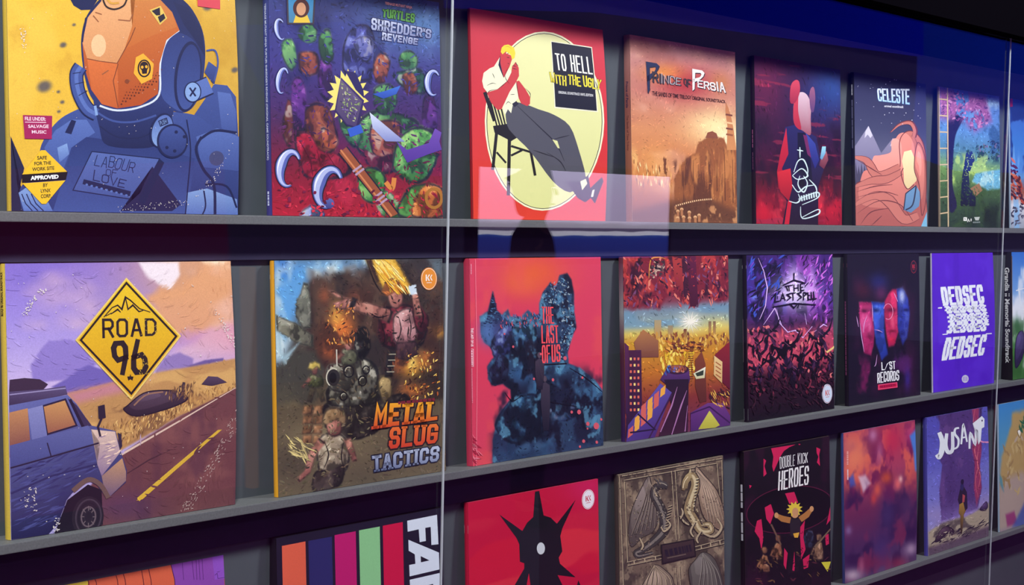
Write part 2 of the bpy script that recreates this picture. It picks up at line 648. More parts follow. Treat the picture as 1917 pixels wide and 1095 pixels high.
        if hi is not None:
            k = (sstep(.56, .68, nz) * (1 - t[..., 0] * .7) * mott)[..., None]
            fillc = fillc * (1 - k) + np.array(hi) / 255.0 * k
        k = (sstep(.50, .36, nz) * mott)[..., None]
        fillc = fillc * (1 - k * .6)
        rim = np.array(rim if rim is not None else (26, 22, 26)) / 255.0
        inner = self.inside(np.asarray(P0(pts)), soft, smooth, warp * .5, wsc)
        e = (m * (1 - inner) * .85)[..., None]
        fillc = fillc * (1 - e) + rim * e
        self.col = self.col * (1 - m[..., None]) + fillc * m[..., None]

    def limb(self, pts, wd, c, c2, taper=(1, .7), **k):
        q = np.asarray(pts, float)
        n = len(q)
        L, R_ = [], []
        for i in range(n):
            d = q[min(i + 1, n - 1)] - q[max(i - 1, 0)]
            d = np.array([-d[1], d[0]]) / np.linalg.norm(d)
            h = wd / 2 * (taper[0] + (taper[1] - taper[0]) * i / (n - 1))
            L.append(q[i] + d * h)
            R_.append(q[i] - d * h)
        self.form(L + R_[::-1], c, c2, smooth=False, **k)

    def dabs(self, n, ln=10, wd=3.5, jit=0.14, region=None, flow=3.0, ang=None, contrast=0.0, seed=None):
        """loose brushwork: dabs that take their colour from the paint beneath, nudged lighter or darker"""
        self.seed += 1
        r = np.random.RandomState(seed or self.seed)
        fl = fbm(self.U, self.V, flow, self.seed + 500, 2) * 4 * math.pi
        msk = self.inside(region, .002) if region is not None else None
        gx, gy = self.grid()
        start = self.z
        k = 0
        while k < n:
            i, j = r.randint(1, self.ny - 1), r.randint(1, self.nx - 1)
            k += 1
            if msk is not None and r.rand() > msk[i, j]:
                continue
            c = self.col[i, j]
            lum = c.mean()
            f = 1 + r.uniform(-jit, jit) * 1.6 + contrast * (lum - .4)
            cc = np.clip(c * f + r.uniform(-jit, jit, 3) * .10, 0, 1) * 255
            t = rad(ang + r.uniform(-25, 25)) if ang is not None else fl[i, j]
            l = ln * r.uniform(.5, 1.4)
            d = np.array([math.cos(t), math.sin(t)]) * l / 2
            q = np.array([-d[1], d[0]]) / (l / 2) * wd * r.uniform(.5, 1.2) / 2
            p = np.array([gx[i, j], gy[i, j]])
            b = q * r.uniform(-.8, .8)
            self.z = start + k % 14
            self.poly([p - d, p - d * .4 + q + b, p + d * .5 + q * .8, p + d, p + d * .4 - q, p - d * .5 - q * .7 + b], cc)
        self.z = start + 14

    # ---- crisp flat ink, in layers
    def _add(self, uv, faces, cols):
        self.lay.append((np.asarray(uv, float), faces, np.asarray(cols, float), self.z))
        self.z += 1

    def poly(self, pts, c, c2=None, ang=90.0, smooth=False, n=5):
        P = np.asarray(pts, float)
        if smooth:
            P = smooth_pts(P, n)
        uv = self.uv(P)
        self._add(uv, [tuple(range(len(uv)))], self.tint(P, c, c2, ang))

    def tint(self, P, c, c2=None, ang=90.0):
        c = np.asarray(c, float) / 255.0
        if c2 is None:
            return np.tile(c, (len(P), 1))
        c2 = np.asarray(c2, float) / 255.0
        a = rad(ang)
        t = P[:, 0] * math.cos(a) + P[:, 1] * math.sin(a)
        t = ((t - t.min()) / (np.ptp(t) + 1e-9))[:, None]
        return c * (1 - t) + c2 * t

    def ell(self, x, y, rx, ry, c, c2=None, rot=0.0, n=40, ang=90.0, a0=0.0, a1=360.0):
        t = np.radians(np.linspace(a0, a1, n, endpoint=(a1 - a0) < 359))
        r = rad(rot)
        px, py = rx * np.cos(t), ry * np.sin(t)
        self.poly(np.c_[x + px * math.cos(r) - py * math.sin(r), y + px * math.sin(r) + py * math.cos(r)], c, c2, ang)

    def ring(self, x, y, rx, ry, wd, c, rot=0.0, n=48, a0=0.0, a1=360.0):
        full = (a1 - a0) > 359
        t = np.radians(np.linspace(a0, a1, n, endpoint=not full))
        r = rad(rot)
        px, py = rx * np.cos(t), ry * np.sin(t)
        self.line(np.c_[x + px * math.cos(r) - py * math.sin(r), y + px * math.sin(r) + py * math.cos(r)], c, wd, closed=full)

    def line(self, pts, c, wd=2.0, taper=(1, 1), smooth=False, closed=False, n=5):
        P = np.asarray(pts, float)
        if smooth:
            P = smooth_pts(P, n, closed)
        k = len(P)
        t = np.linspace(0, 1, k)
        hw = wd / 2 * np.interp(t, [0, 0.5, 1], [taper[0], 1, taper[1]])
        qs = band(P, hw, closed)
        v = np.array(qs).reshape(-1, 2)
        self._add(self.uv(v), [tuple(range(4 * i, 4 * i + 4)) for i in range(len(qs))], self.tint(v, c))

    def ticks(self, a, b, n, wd, c, fill=.8):
        """a line of print too small to read: short marks of uneven length"""
        r = np.random.RandomState(n)
        w_ = r.uniform(.5, 1.5, n)
        e = np.r_[0, np.cumsum(w_) / w_.sum()]
        a, b = np.asarray(a, float), np.asarray(b, float)
        for k in range(n):
            self.line([a + (b - a) * e[k], a + (b - a) * (e[k] + (e[k + 1] - e[k]) * fill)], c, wd)

    def _place(self, v, quad):
        lo, hi = v.min(0), v.max(0)
        t = (v - lo) / np.maximum(hi - lo, 1e-9)
        q = np.asarray(quad, float)
        x, y = t[:, :1], 1 - t[:, 1:2]
        return (q[0] * (1 - x) + q[1] * x) * (1 - y) + (q[3] * (1 - x) + q[2] * x) * y

    def text(self, s, quad, c, c2=None, bold=0.0, ang=90.0):
        """lettering in the plain font, its ink box fitted to the four corners TL TR BR BL"""
        v, f = font_mesh(s, bold)
        P = self._place(v, quad)
        self._add(self.uv(P), f, self.tint(P, c, c2, ang))

    def block(self, s, quad, c, c2=None, th=0.26, gap=0.16, out=None, outw=0.0, serif=0.0, jig=0.0, ang=90.0, slant=0.0):
        """bold drawn capitals fitted to four corners; th = stroke in letter widths"""
        r = np.random.RandomState(len(s) * 7 + 3)
        adv = []
        x = 0.0
        for ch in s:
            wd = SLIM.get(ch, 1.0)
            adv.append((x, wd))
            x += wd + gap
        tot = x - gap
        q = np.asarray(quad, float)
        wpx = (np.linalg.norm(q[1] - q[0]) + np.linalg.norm(q[2] - q[3])) / 2
        hpx = (np.linalg.norm(q[3] - q[0]) + np.linalg.norm(q[2] - q[1])) / 2
        asp = hpx / (wpx / tot)            # letter height in letter widths
        res = []
        for ch, (x, wd) in zip(s, adv):
            j = r.uniform(-jig, jig, 4)
            for st in GLYPH[ch].split('|'):
                if not st:
                    continue
                p = np.array([[float(k) for k in a.split(',')] for a in st.split()])
                t = th / 2
                px = x + t + p[:, 0] / 4 * max(wd - 2 * t, 0.0) if ch not in "I'1" else x + wd / 2 + (p[:, 0] - 2) / 4 * wd
                py = t + p[:, 1] / 6 * (asp - 2 * t)
                px = px + (py / asp - 0.5) * (slant + j[0])
                py = py * (1 + j[1]) + j[2] * asp * 0.5
                P = np.c_[px, py]
                closed = np.allclose(P[0], P[-1])
                if closed:
                    P = P[:-1]
                else:                        # square ends
                    a = P[0] - P[1]
                    b = P[-1] - P[-2]
                    P[0] += a / np.linalg.norm(a) * t
                    P[-1] += b / np.linalg.norm(b) * t
                res.append((P, closed))
                if serif and ch not in 'SCOGDUQJ' or serif and ch in 'DUJ':
                    for e, d in ((P[0], P[0] - P[1]), (P[-1], P[-1] - P[-2])):
                        if abs(d[1]) > abs(d[0]) and not closed:
                            yy = e[1] - np.sign(d[1]) * t * 0.6
                            res.append((np.array([[e[0] - t - serif, yy], [e[0] + t + serif, yy]]), None))
        for grow, cc, cc2 in (((outw, out, None), (0.0, c, c2)) if out is not None else ((0.0, c, c2),)):
            vs, fs = [], []
            for P, closed in res:
                h = th / 2 + grow
                if closed is None:
                    h = th / 2 * 0.6 + grow
                PP = P
                if grow and not closed:
                    PP = P.copy()
                    a, b = P[0] - P[1], P[-1] - P[-2]
                    PP[0] = P[0] + a / np.linalg.norm(a) * grow
                    PP[-1] = P[-1] + b / np.linalg.norm(b) * grow
                for qd in band(PP, h, bool(closed)):
                    fs.append(tuple(range(len(vs), len(vs) + 4)))
                    vs += qd
            v = np.array(vs) / np.array([tot, asp])
            xx, yy = v[:, :1], 1 - v[:, 1:2]
            P = (q[0] * (1 - xx) + q[1] * xx) * (1 - yy) + (q[3] * (1 - xx) + q[2] * xx) * yy
            self._add(self.uv(P), fs, self.tint(P, cc, cc2, ang))

    # ---- into a mesh
    def mesh(self, name, sag, lift=LIFT, step=STEP):
        nx, ny = self.nx, self.ny
        me = D.meshes.new(name)
        bm = bmesh.new()
        cl = bm.verts.layers.float_color.new('ink')
        if self.lay:
            L0 = 0.0
            for uv, faces, cols, k in self.lay:
                e = lift + 0.00012 + step * k
                uvc = np.clip(uv, 0.0, 1.0)
                vs = []
                lc = lin(np.clip(cols, 0, 1))
                for (a, b), c in zip(uvc, lc):
                    x = bm.verts.new((a, e, b))
                    x[cl] = (*c, 1)
                    vs.append(x)
                for f in faces:
                    try:
                        bm.faces.new([vs[i] for i in f])
                    except ValueError:
                        pass
            if sag:
                bmesh.ops.triangulate(bm, faces=bm.faces[:], quad_method='BEAUTY', ngon_method='EAR_CLIP')
                for k in range(1, 8):
                    for co, no in (((k / 8, 0, 0), (1, 0, 0)), ((0, 0, k / 8), (0, 0, 1))):
                        bmesh.ops.bisect_plane(bm, geom=bm.verts[:] + bm.edges[:] + bm.faces[:], plane_co=co, plane_no=no, dist=1e-7)
                for k in range(-7, 8):
                    bmesh.ops.bisect_plane(bm, geom=bm.verts[:] + bm.edges[:] + bm.faces[:], plane_co=(k / 8, 0, 0), plane_no=(1, 0, -1), dist=1e-7)
        vu = np.array([x.co[:] for x in bm.verts]).reshape(-1, 3)
        vc = np.array([x[cl][:] for x in bm.verts]).reshape(-1, 4)
        bm.verts.index_update()
        bf = [[x.index for x in f.verts] for f in bm.faces]
        bm.free()
        g = np.stack([self.U.ravel(), np.full(nx * ny, lift), self.V.ravel()], 1)
        gc = np.c_[lin(np.clip(self.col, 0, 1)).reshape(-1, 3), np.ones(nx * ny)]
        i = np.arange(nx * ny).reshape(ny, nx)
        gf = np.stack([i[:-1, :-1], i[1:, :-1], i[1:, 1:], i[:-1, 1:]], -1).reshape(-1, 4)
        allv = np.r_[g, vu]
        off = len(g)
        co = allv.copy()
        co[:, 0] = allv[:, 0] * W
        co[:, 2] = (1 - allv[:, 2]) * W
        co[:, 1] = -allv[:, 1] - bend(allv[:, 0], allv[:, 2], sag)
        loops = np.r_[gf.ravel(), np.array([k + off for f in bf for k in f], int)].astype(np.int32)
        tots = np.r_[np.full(len(gf), 4), np.array([len(f) for f in bf], int)].astype(np.int32)
        me.vertices.add(len(co))
        me.vertices.foreach_set('co', co.astype(np.float32).ravel())
        me.loops.add(len(loops))
        me.loops.foreach_set('vertex_index', loops)
        me.polygons.add(len(tots))
        me.polygons.foreach_set('loop_start', np.r_[0, np.cumsum(tots)[:-1]].astype(np.int32))
        me.update(calc_edges=True)
        at = me.attributes.new('ink', 'FLOAT_COLOR', 'POINT')
        at.data.foreach_set('color', np.r_[gc, vc].astype(np.float32).ravel())
        # every bit of ink faces the viewer
        nr = np.zeros(len(me.polygons) * 3, np.float32)
        me.polygons.foreach_get('normal', nr)
        bad = np.where(nr.reshape(-1, 3)[:, 1] > 0)[0]
        if len(bad):
            bm = bmesh.new()
            bm.from_mesh(me)
            bm.faces.ensure_lookup_table()
            bmesh.ops.reverse_faces(bm, faces=[bm.faces[int(k)] for k in bad])
            bm.to_mesh(me)
            bm.free()
        return me


def bend(u, v, sag):
    """how far a warped sleeve bulges out of flat: piecewise flat over an 8 x 8 lattice"""
    u, v = np.asarray(u, float), np.asarray(v, float)
    if not sag:
        return np.zeros_like(u)
    k = np.arange(9) / 8
    A = sag * (k[None, :] ** 1.5) * np.sin(np.pi * np.clip(k[:, None], 0, 1)) ** 1.0     # [v, u]
    x, y = np.clip(u * 8, 0, 7.99999), np.clip(v * 8, 0, 7.99999)
    i, j = x.astype(int), y.astype(int)
    a, b = x - i, y - j
    z00, z10, z01, z11 = A[j, i], A[j, i + 1], A[j + 1, i], A[j + 1, i + 1]
    return np.where(a > b, z00 + (z10 - z00) * a + (z11 - z10) * b, z00 + (z01 - z00) * b + (z11 - z01) * a)


# ---------------------------------------------------------------- sleeves
def quad_of(x, row, dz=0.0, lean=LEAN, size=W, y0=0.0):
    z = ROWZ[row] + dz
    h, t = size * math.cos(lean), size * math.sin(lean)
    return [tuple(p) for p in project([(x, y0 + t, z + h), (x + size, y0 + t, z + h), (x + size, y0, z), (x, y0, z)])]


PRINT = {}


def sleeve(name, label, x, row, art, spine, th=0.008, edge=(205, 200, 192), sag=0.0, lean=LEAN, dz=0.0005, y0=0.0, mkey='gloss', spine_text=None, group=None):
    root = D.objects.new(name, None)
    C.objects.link(root)
    root.empty_display_size = 0.05
    root.location = (x, y0, ROWZ[row] + dz)
    root.rotation_euler = (-lean, 0, 0)
    root['label'] = label
    root['category'] = 'record sleeve' if 'sleeve' in name else 'box set'
    root['group'] = group or ('record sleeves on the top ledge', 'record sleeves on the middle ledge', 'record sleeves on the bottom ledge')[row]
    # board body: front and back bent sheets joined round the edge, rounded spine
    n = 8
    bm = bmesh.new()
    fr, bk = {}, {}
    for j in range(n + 1):
        for i in range(n + 1):
            u, v = i / n, j / n
            d = float(bend(u, v, sag))
            fr[i, j] = bm.verts.new((u * W, -d, (1 - v) * W))
            bk[i, j] = bm.verts.new((u * W, th - d * 0.6 if not sag else th * (1 - 0.55 * u) - d * 0.8, (1 - v) * W))
    for j in range(n):
        for i in range(n):
            bm.faces.new((fr[i, j], fr[i, j + 1], fr[i + 1, j + 1]))
            bm.faces.new((fr[i, j], fr[i + 1, j + 1], fr[i + 1, j]))
            bm.faces.new((bk[i, j], bk[i + 1, j], bk[i + 1, j + 1], bk[i, j + 1]))
    for k in range(n):
        for a in (0, n):
            bm.faces.new((fr[k, a], fr[k + 1, a], bk[k + 1, a], bk[k, a]))
        bm.faces.new((fr[n, k], fr[n, k + 1], bk[n, k + 1], bk[n, k]))
    # spine: a shallow rounded strip of its own
    bmesh.ops.recalc_face_normals(bm, faces=bm.faces[:])
    me = D.meshes.new('board')
    bm.to_mesh(me)
    bm.free()
    em = PRINT.setdefault(('edge', edge), mat('sleeve_board_%d' % len(PRINT), edge, 0.6, 0.3, 0.05, 300))
    link('board', me, root, em)
    # spine part
    sp = Art([(0, 0), (1, 0), (1, 1), (0, 1)], (4, 24), 3)
    if callable(spine):
        spine(sp)
    else:
        sp.fill(spine)
    if spine_text:
        spine_text(sp)
    sme = sp.mesh('spine', 0.0, 0.0)
    k = len(sme.vertices)
    co = np.zeros(k * 3, np.float32)
    sme.vertices.foreach_get('co', co)
    co = co.reshape(-1, 3)
    s = 1 - co[:, 0] / W               # u=0 is the back edge, u=1 meets the cover
    out = co[:, 1].copy()
    bulge = 0.0012 * np.sin(np.pi * np.clip(s, 0, 1))
    new = np.c_[-0.0003 + out - bulge, s * th, co[:, 2]]
    sme.vertices.foreach_set('co', new.astype(np.float32).ravel())
    sme.update()
    link('spine', sme, root, PRINT[mkey])
    link('front_cover', art.mesh('front_cover', sag), root, PRINT[mkey])
    return root


def round_sticker(parent, art, px, py, r, ground, ink, th=0.0004, mark=True, sag=0.0, lab=None):
    """a round stuck-on badge: paper disc with a letter mark and a line of tiny words"""
    u, v = art.uv([(px, py)])[0]
    d = float(bend(u, v, sag)) + LIFT + 0.0002 + STEP * art.z
    bm = bmesh.new()
    cl = bm.verts.layers.float_color.new('ink')

    def disc(rad_, y, c, n=40, inner=None):
        cc = (*lin(c), 1)
        vs = []
        for k in range(n):
            t = 2 * math.pi * k / n
            x = bm.verts.new((u * W + rad_ * math.cos(t), y, (1 - v) * W + rad_ * math.sin(t)))
            x[cl] = cc
            vs.append(x)
        bm.faces.new(vs)
        return vs

    def quads(pts, y, c):
        vs = []
        for a, b in pts:
            x = bm.verts.new((u * W + a * r, y, (1 - v) * W + b * r))
            x[cl] = (*lin(c), 1)
            vs.append(x)
        bm.faces.new(vs)

    a = disc(r, -d, ground)
    b = disc(r, -d + th + 0.0009, ground)
    for k in range(40):
        bm.faces.new((a[k], a[(k + 1) % 40], b[(k + 1) % 40], b[k]))
    y = -d - 0.00006
    disc(r * 0.94, y, ink)
    disc(r * 0.90, y - 0.00003, ground)
    y -= 0.00008
    if mark:
        quads([(-.42, -.18), (-.28, -.18), (-.28, .38), (-.42, .38)], y, ink)
        quads([(-.28, .06), (-.02, .38), (.13, .38), (-.16, .06)], y, ink)
        quads([(-.26, .12), (-.13, .16), (.10, -.18), (-.08, -.18)], y, ink)
        quads([(.12, .13), (.30, .36), (.42, .36), (.24, .12)], y, ink)
        quads([(.12, .10), (.24, .12), (.44, -.16), (.30, -.16)], y, ink)
        for k in range(5):
            quads([(-.30 + .13 * k, -.38), (-.22 + .13 * k, -.38), (-.22 + .13 * k, -.30), (-.30 + .13 * k, -.30)], y, ink)
    bmesh.ops.recalc_face_normals(bm, faces=bm.faces[:])
    me = D.meshes.new('sticker')
    bm.to_mesh(me)
    bm.free()
    o = link('sticker', me, parent, PRINT['gloss'])
    if lab:
        o['label'] = lab
    return o


PRINT['gloss'] = print_mat('printed_card', 0.5, 0.05, 0.05)
PRINT['worn'] = print_mat('worn_printed_card', 0.5, 0.05, 0.07, 700, 0.55)

# ================================================================ top ledge
WHITE = (244, 244, 244)


def specks(a, n, box, c=(222, 214, 206), ln=4, wd=1.6, seed=5, ang=60, jit=90):
    a.brush(n, box, [c], ln, wd, ang, jit, seed=seed)


# ---- yellow sleeve with a helmeted figure
a = Art(quad_of(.864, 0), (130, 170), 11)
a.ramp([(0, (218, 172, 52)), (.55, (224, 178, 58)), (1, (196, 150, 46))], 20)
a.cloud((240, 200, 90), 4, .5, .75, .35)
a.cloud((170, 120, 30), 9, .55, .75, .25)
a.F(0, 0, .4019)
for x, y, r in ((205, 405, 38), (292, 212, 18), (270, 430, 10), (288, 478, 12), (342, 118, 10), (272, 522, 10), (960, 36, 24), (1080, 330, 18), (530, 640, 12)):
    a.blob(x, y, r * 1.3, r, (92, 84, 82), .95, -20, .3)
NV, BD, BM, BL, BP = (28, 34, 74), (42, 54, 108), (62, 80, 142), (86, 108, 172), (128, 158, 206)
a.poly([(48, 635), (112, 785), (85, 900), (120, 985), (52, 985)], (34, 34, 66))
# back pack and shoulders
a.poly([(320, -10), (350, -50), (420, -60), (470, -30), (440, 20), (420, 48), (375, 50), (340, 28)], NV)
a.poly([(985, 395), (1045, 402), (1085, 455), (1108, 700), (1112, 1010), (900, 1010), (880, 560), (940, 470)], BM, BD)
a.poly([(1000, 430), (1060, 440), (1085, 520), (1090, 640), (1020, 600)], BL, BM)
a.poly([(90, 900), (120, 850), (200, 820), (185, 700), (240, 596), (320, 530), (440, 500), (760, 520), (900, 540), (960, 580), (1030, 640), (1105, 720),
        (1110, 1010), (240, 1010), (120, 1010)], BM, BD, smooth=True)
a.poly([(85, 900), (130, 870), (200, 900), (245, 985), (110, 985)], BP, BL)
for k in range(3):
    a.line([(100 + 22 * k, 905), (118 + 24 * k, 950), (150 + 26 * k, 985)], NV, 5)
a.poly([(205, 690), (255, 610), (330, 560), (400, 560), (440, 620), (330, 690), (290, 800), (270, 830), (225, 760)], BL, BM)
a.poly([(300, 620), (330, 560), (352, 566), (330, 628)], NV)
a.poly([(265, 690), (310, 670), (320, 720), (275, 760)], BP, BL)
a.poly([(330, 690), (400, 640), (690, 680), (900, 740), (870, 1000), (245, 985), (290, 840)], BD, BM)
a.poly([(425, 708), (738, 742), (640, 935), (338, 888)], (84, 102, 164), (66, 82, 142))
a.line([(425, 708), (738, 742), (640, 935), (338, 888)], NV, 5, closed=True)
a.line([(385, 848), (605, 905)], NV, 24)
for k in range(9):
    a.ell(402 + k * 23, 862 + k * 6.2, 6, 5, BL)
a.block('LABOUR', [(447, 722), (632, 752), (618, 806), (436, 772)], (34, 38, 82), th=.14, jig=.14)
a.block('OF', [(492, 788), (545, 795), (540, 826), (488, 818)], (34, 38, 82), th=.14, jig=.14)
a.block('LOVE', [(436, 800), (588, 838), (578, 876), (428, 845)], (34, 38, 82), th=.14, jig=.14)
a.poly([(705, 778), (840, 955), (800, 985), (560, 985), (650, 900)], (34, 34, 74))
a.poly([(640, 935), (738, 742), (760, 760), (668, 960)], NV)
# right arm: folds, tubes and pale forearm
a.poly([(865, 900), (960, 880), (1100, 930), (1112, 1010), (860, 1010)], BP, BL)
a.poly([(905, 640), (1000, 600), (1100, 640), (1105, 800), (930, 780)], BL, BM)
for p, wd in (([(930, 640), (905, 700), (940, 790), (990, 860), (1000, 1000)], 13), ([(925, 650), (990, 612), (1090, 622)], 12), ([(950, 860), (1050, 870), (1100, 970)], 9),
              ([(945, 890), (955, 960), (940, 1005)], 7), ([(860, 560), (880, 700), (870, 880), (862, 1005)], 6)):
    a.line(p, NV, wd, smooth=True)
a.ell(1000, 740, 34, 34, (66, 70, 110))
# collar, rim and visor
a.poly([(430, 455), (470, 500), (560, 520), (660, 505), (740, 450), (800, 520), (740, 640), (690, 690), (500, 680), (460, 600)], BD, NV, smooth=True)
a.line([(440, 520), (520, 565), (620, 570), (720, 540)], BM, 9, smooth=True)
a.line([(460, 590), (540, 640), (640, 645), (700, 620)], NV, 6, smooth=True)
a.poly([(500, -30), (570, -80), (680, -95), (780, -60), (840, -5), (890, 50), (935, 150), (945, 270), (925, 420), (890, 500), (840, 528), (780, 510), (735, 470), (640, 515), (540, 522), (440, 480), (395, 380), (374, 210), (395, 90), (450, 10)],
       NV, BD, smooth=True)
a.poly([(800, 150), (900, 200), (930, 330), (905, 450), (850, 520), (790, 500), (742, 440), (738, 300), (765, 200)], BD, BM, smooth=True)
a.ell(865, 360, 62, 165, NV, rot=6)
a.ell(868, 362, 52, 152, BD, BM, rot=6)
a.poly([(800, 10), (870, 40), (930, 140), (945, 270), (905, 200), (850, 120)], NV)
VIS = [(470, 0), (520, -36), (600, -52), (680, -40), (740, 0), (795, 60), (828, 145), (768, 190), (735, 300), (728, 440), (650, 492), (540, 508), (470, 488), (420, 420), (390, 320), (380, 200), (405, 85)]
a.line([(826, 145), (768, 195), (738, 300), (732, 445), (650, 500), (540, 517), (460, 495)], (206, 214, 226), 9, smooth=True)
a.poly(VIS, (196, 110, 46), (170, 74, 30))
a.poly([(405, 85), (470, 0), (520, -36), (600, -52), (625, 0), (610, 125), (575, 230), (540, 298), (460, 290), (402, 276), (380, 200)], (222, 164, 112), (206, 140, 88))
a.poly([(402, 276), (460, 290), (540, 298), (545, 400), (545, 506), (470, 488), (422, 420)], (208, 108, 52), (188, 92, 42))
a.poly([(625, 0), (600, -52), (680, -40), (740, 0), (795, 60), (815, 130), (700, 170), (600, 220), (575, 230), (610, 125)], (196, 124, 62), (188, 100, 42))
a.ell(455, 215, 34, 52, (232, 184, 136))
a.line([(402, 276), (460, 288), (540, 298), (600, 190), (625, 130)], (120, 60, 34), 4)
a.line([(545, 300), (522, 380), (545, 504)], (120, 60, 34), 4)
a.line([(380, 200), (395, 90), (468, 4)], NV, 6)
for j in range(5):
    for i in range(9 - j % 2):
        x = 560 + i * 20 + j * 6
        y = 488 - i * 13 - j * 14
        a.ell(x, y, 4.5 - j * .5, 4.5 - j * .5, (96, 42, 24), n=10)
for p in ([(430, 75), (455, 105)], [(440, 60), (470, 70)], [(545, 95), (600, 100), (612, 70)], [(470, 350), (500, 330)], [(590, 375), (600, 380)]):
    a.line(p, (150, 90, 56), 5)
a.ell(585, 382, 10, 10, (128, 62, 34))
a.poly([(660, 252), (708, 300), (700, 370), (652, 394), (616, 345), (626, 270)], (232, 168, 48))
a.ring(664, 322, 27, 38, 7, (40, 26, 30))
a.ell(664, 312, 20, 22, (40, 26, 30))
a.ell(655, 316, 6, 7, (232, 168, 48))
a.ell(674, 314, 6, 7, (232, 168, 48))
a.poly([(652, 330), (678, 328), (676, 346), (655, 347)], (40, 26, 30))
a.poly([(690, 50), (742, 30), (772, 88), (738, 120)], (214, 180, 84))
a.poly([(700, 54), (738, 38), (740, 74), (722, 76)], (34, 30, 46))
a.poly([(728, 82), (756, 66), (764, 88), (738, 110)], (34, 30, 46))
a.line([(470, -30), (476, 0), (492, 34), (530, 46), (570, 30), (586, 0)], (44, 30, 26), 8, smooth=True)
a.line([(495, 0), (515, 18), (550, 16)], (206, 150, 60), 10, smooth=True)
# hose and side knobs
for wd, c in ((66, NV), (54, BM), (18, BL)):
    a.line([(372, 312), (352, 352), (362, 430), (400, 505), (446, 535)], c, wd, smooth=True)
for p in ([(335, 345), (372, 340)], [(345, 395), (388, 385)], [(362, 448), (402, 425)]):
    a.line(p, NV, 4)
a.line([(438, 495), (446, 540)], BP, 12)
for wd, c in ((88, NV), (76, BL)):
    a.line([(888, 434), (965, 400)], c, wd)
a.poly([(960, 290), (1000, 320), (985, 400), (940, 340)], BM, BD)
a.ell(886, 432, 37, 46, BP)
a.ring(886, 432, 37, 46, 5, NV)
a.line([(872, 412), (900, 452)], NV, 8)
a.line([(900, 412), (874, 452)], NV, 8)
a.line([(950, 240), (990, 240), (1002, 300), (985, 380)], BM, 8, smooth=True)
a.ell(745, 610, 52, 82, NV, rot=15)
a.ell(748, 612, 46, 75, BL, BP, rot=15)
a.poly([(728, 566), (768, 550), (776, 578), (738, 594)], NV)
a.text('PUSH', [(734, 568), (764, 556), (769, 576), (741, 588)], BP)
a.ell(795, 660, 72, 80, NV)
a.ell(796, 660, 63, 71, BM, BD)
for x, y in ((770, 690), (812, 618), (806, 706), (850, 640)):
    a.ell(x, y, 8, 8, NV, n=14)
# notes on the cover
a.poly([(104, 538), (240, 542), (238, 650), (112, 648)], (158, 32, 84))
a.text('FILE UNDER:', [(113, 546), (210, 549), (210, 566), (114, 563)], (240, 214, 224), bold=.02)
a.line([(114, 571), (212, 573)], (240, 214, 224), 3)
a.text('SALVAGE', [(128, 583), (224, 583), (224, 599), (129, 598)], (240, 214, 224), bold=.02)
a.text('MUSIC', [(145, 609), (213, 610), (213, 625), (146, 624)], (240, 214, 224), bold=.02)
YD = (234, 186, 40)
a.poly([(188, 702), (208, 702), (310, 802), (100, 815)], YD)
a.poly([(102, 856), (302, 842), (212, 952), (192, 952)], YD)
a.poly([(100, 817), (312, 802), (304, 838), (100, 852)], (20, 18, 24))
DK = (38, 32, 26)
a.text('SAFE', [(170, 729), (216, 728), (216, 745), (171, 747)], DK, bold=.025)
a.text('FOR THE', [(157, 756), (235, 752), (235, 769), (158, 773)], DK, bold=.025)
a.text('WORK SITE', [(147, 783), (250, 776), (250, 793), (148, 800)], DK, bold=.025)
a.text('APPROVED', [(139, 822), (270, 815), (270, 834), (140, 842)], WHITE, bold=.05)
a.text('BY', [(198, 857), (220, 855), (220, 872), (198, 874)], DK, bold=.025)
a.text('LYNX', [(187, 883), (233, 880), (233, 897), (188, 900)], DK, bold=.025)
a.text('CORP.', [(187, 908), (236, 905), (236, 922), (188, 926)], DK, bold=.025)
specks(a, 70, [(540, 960), (860, 930), (880, 960), (560, 992)], ln=6, wd=2.6)
specks(a, 40, [(1040, 740), (1090, 600), (1100, 610), (1000, 850), (880, 950), (880, 940)], ln=7, wd=3, seed=8)
specks(a, 26, [(90, 130), (118, 130), (118, 250), (100, 250)], ln=9, wd=4, seed=3)
specks(a, 60, (60, 0, 1080, 980), ln=5, wd=3, seed=4)
o = sleeve('record_sleeve', 'yellow record sleeve with a blue-suited figure in an orange glass helmet', .864, 0, a, (214, 178, 66), .009, (190, 170, 110), .006, mkey='worn')
u, v = a.F().uv([(389, -16)])[0]
dd = float(bend(u, v, .006)) + LIFT + .0002 + STEP * a.z
me = box_mesh('price_sticker', [(u * W - .018, u * W + .016, -dd - .0005, -dd + .0012, (1 - v) * W - .0215, (1 - v) * W + .012)])
tg = link('price_sticker', me, o, mat('red_price_sticker', (206, 62, 74), .5))

# ---- busy comic sleeve
a = Art(quad_of(1.235, 0), (170, 190), 21)
a.ramp([(0, (46, 58, 118)), (.35, (58, 52, 120)), (.6, (70, 34, 84)), (.8, (124, 20, 48)), (1, (172, 24, 46))])
a.F(440, 0, .4018)
a.blob(860, 120, 260, 150, (84, 130, 176), .75)
a.cloud((120, 150, 200), 6, .55, .8, .5, area=[(560, 0), (970, 0), (970, 260), (560, 260)], soft=.1)
a.cloud((26, 28, 70), 5, .5, .7, .6, area=[(190, 0), (970, 0), (970, 420), (190, 420)], soft=.1)
a.cloud((196, 40, 70), 8, .55, .7, .6, area=[(190, 800), (760, 800), (760, 1010), (190, 1010)], soft=.05)
INK = (26, 22, 44)


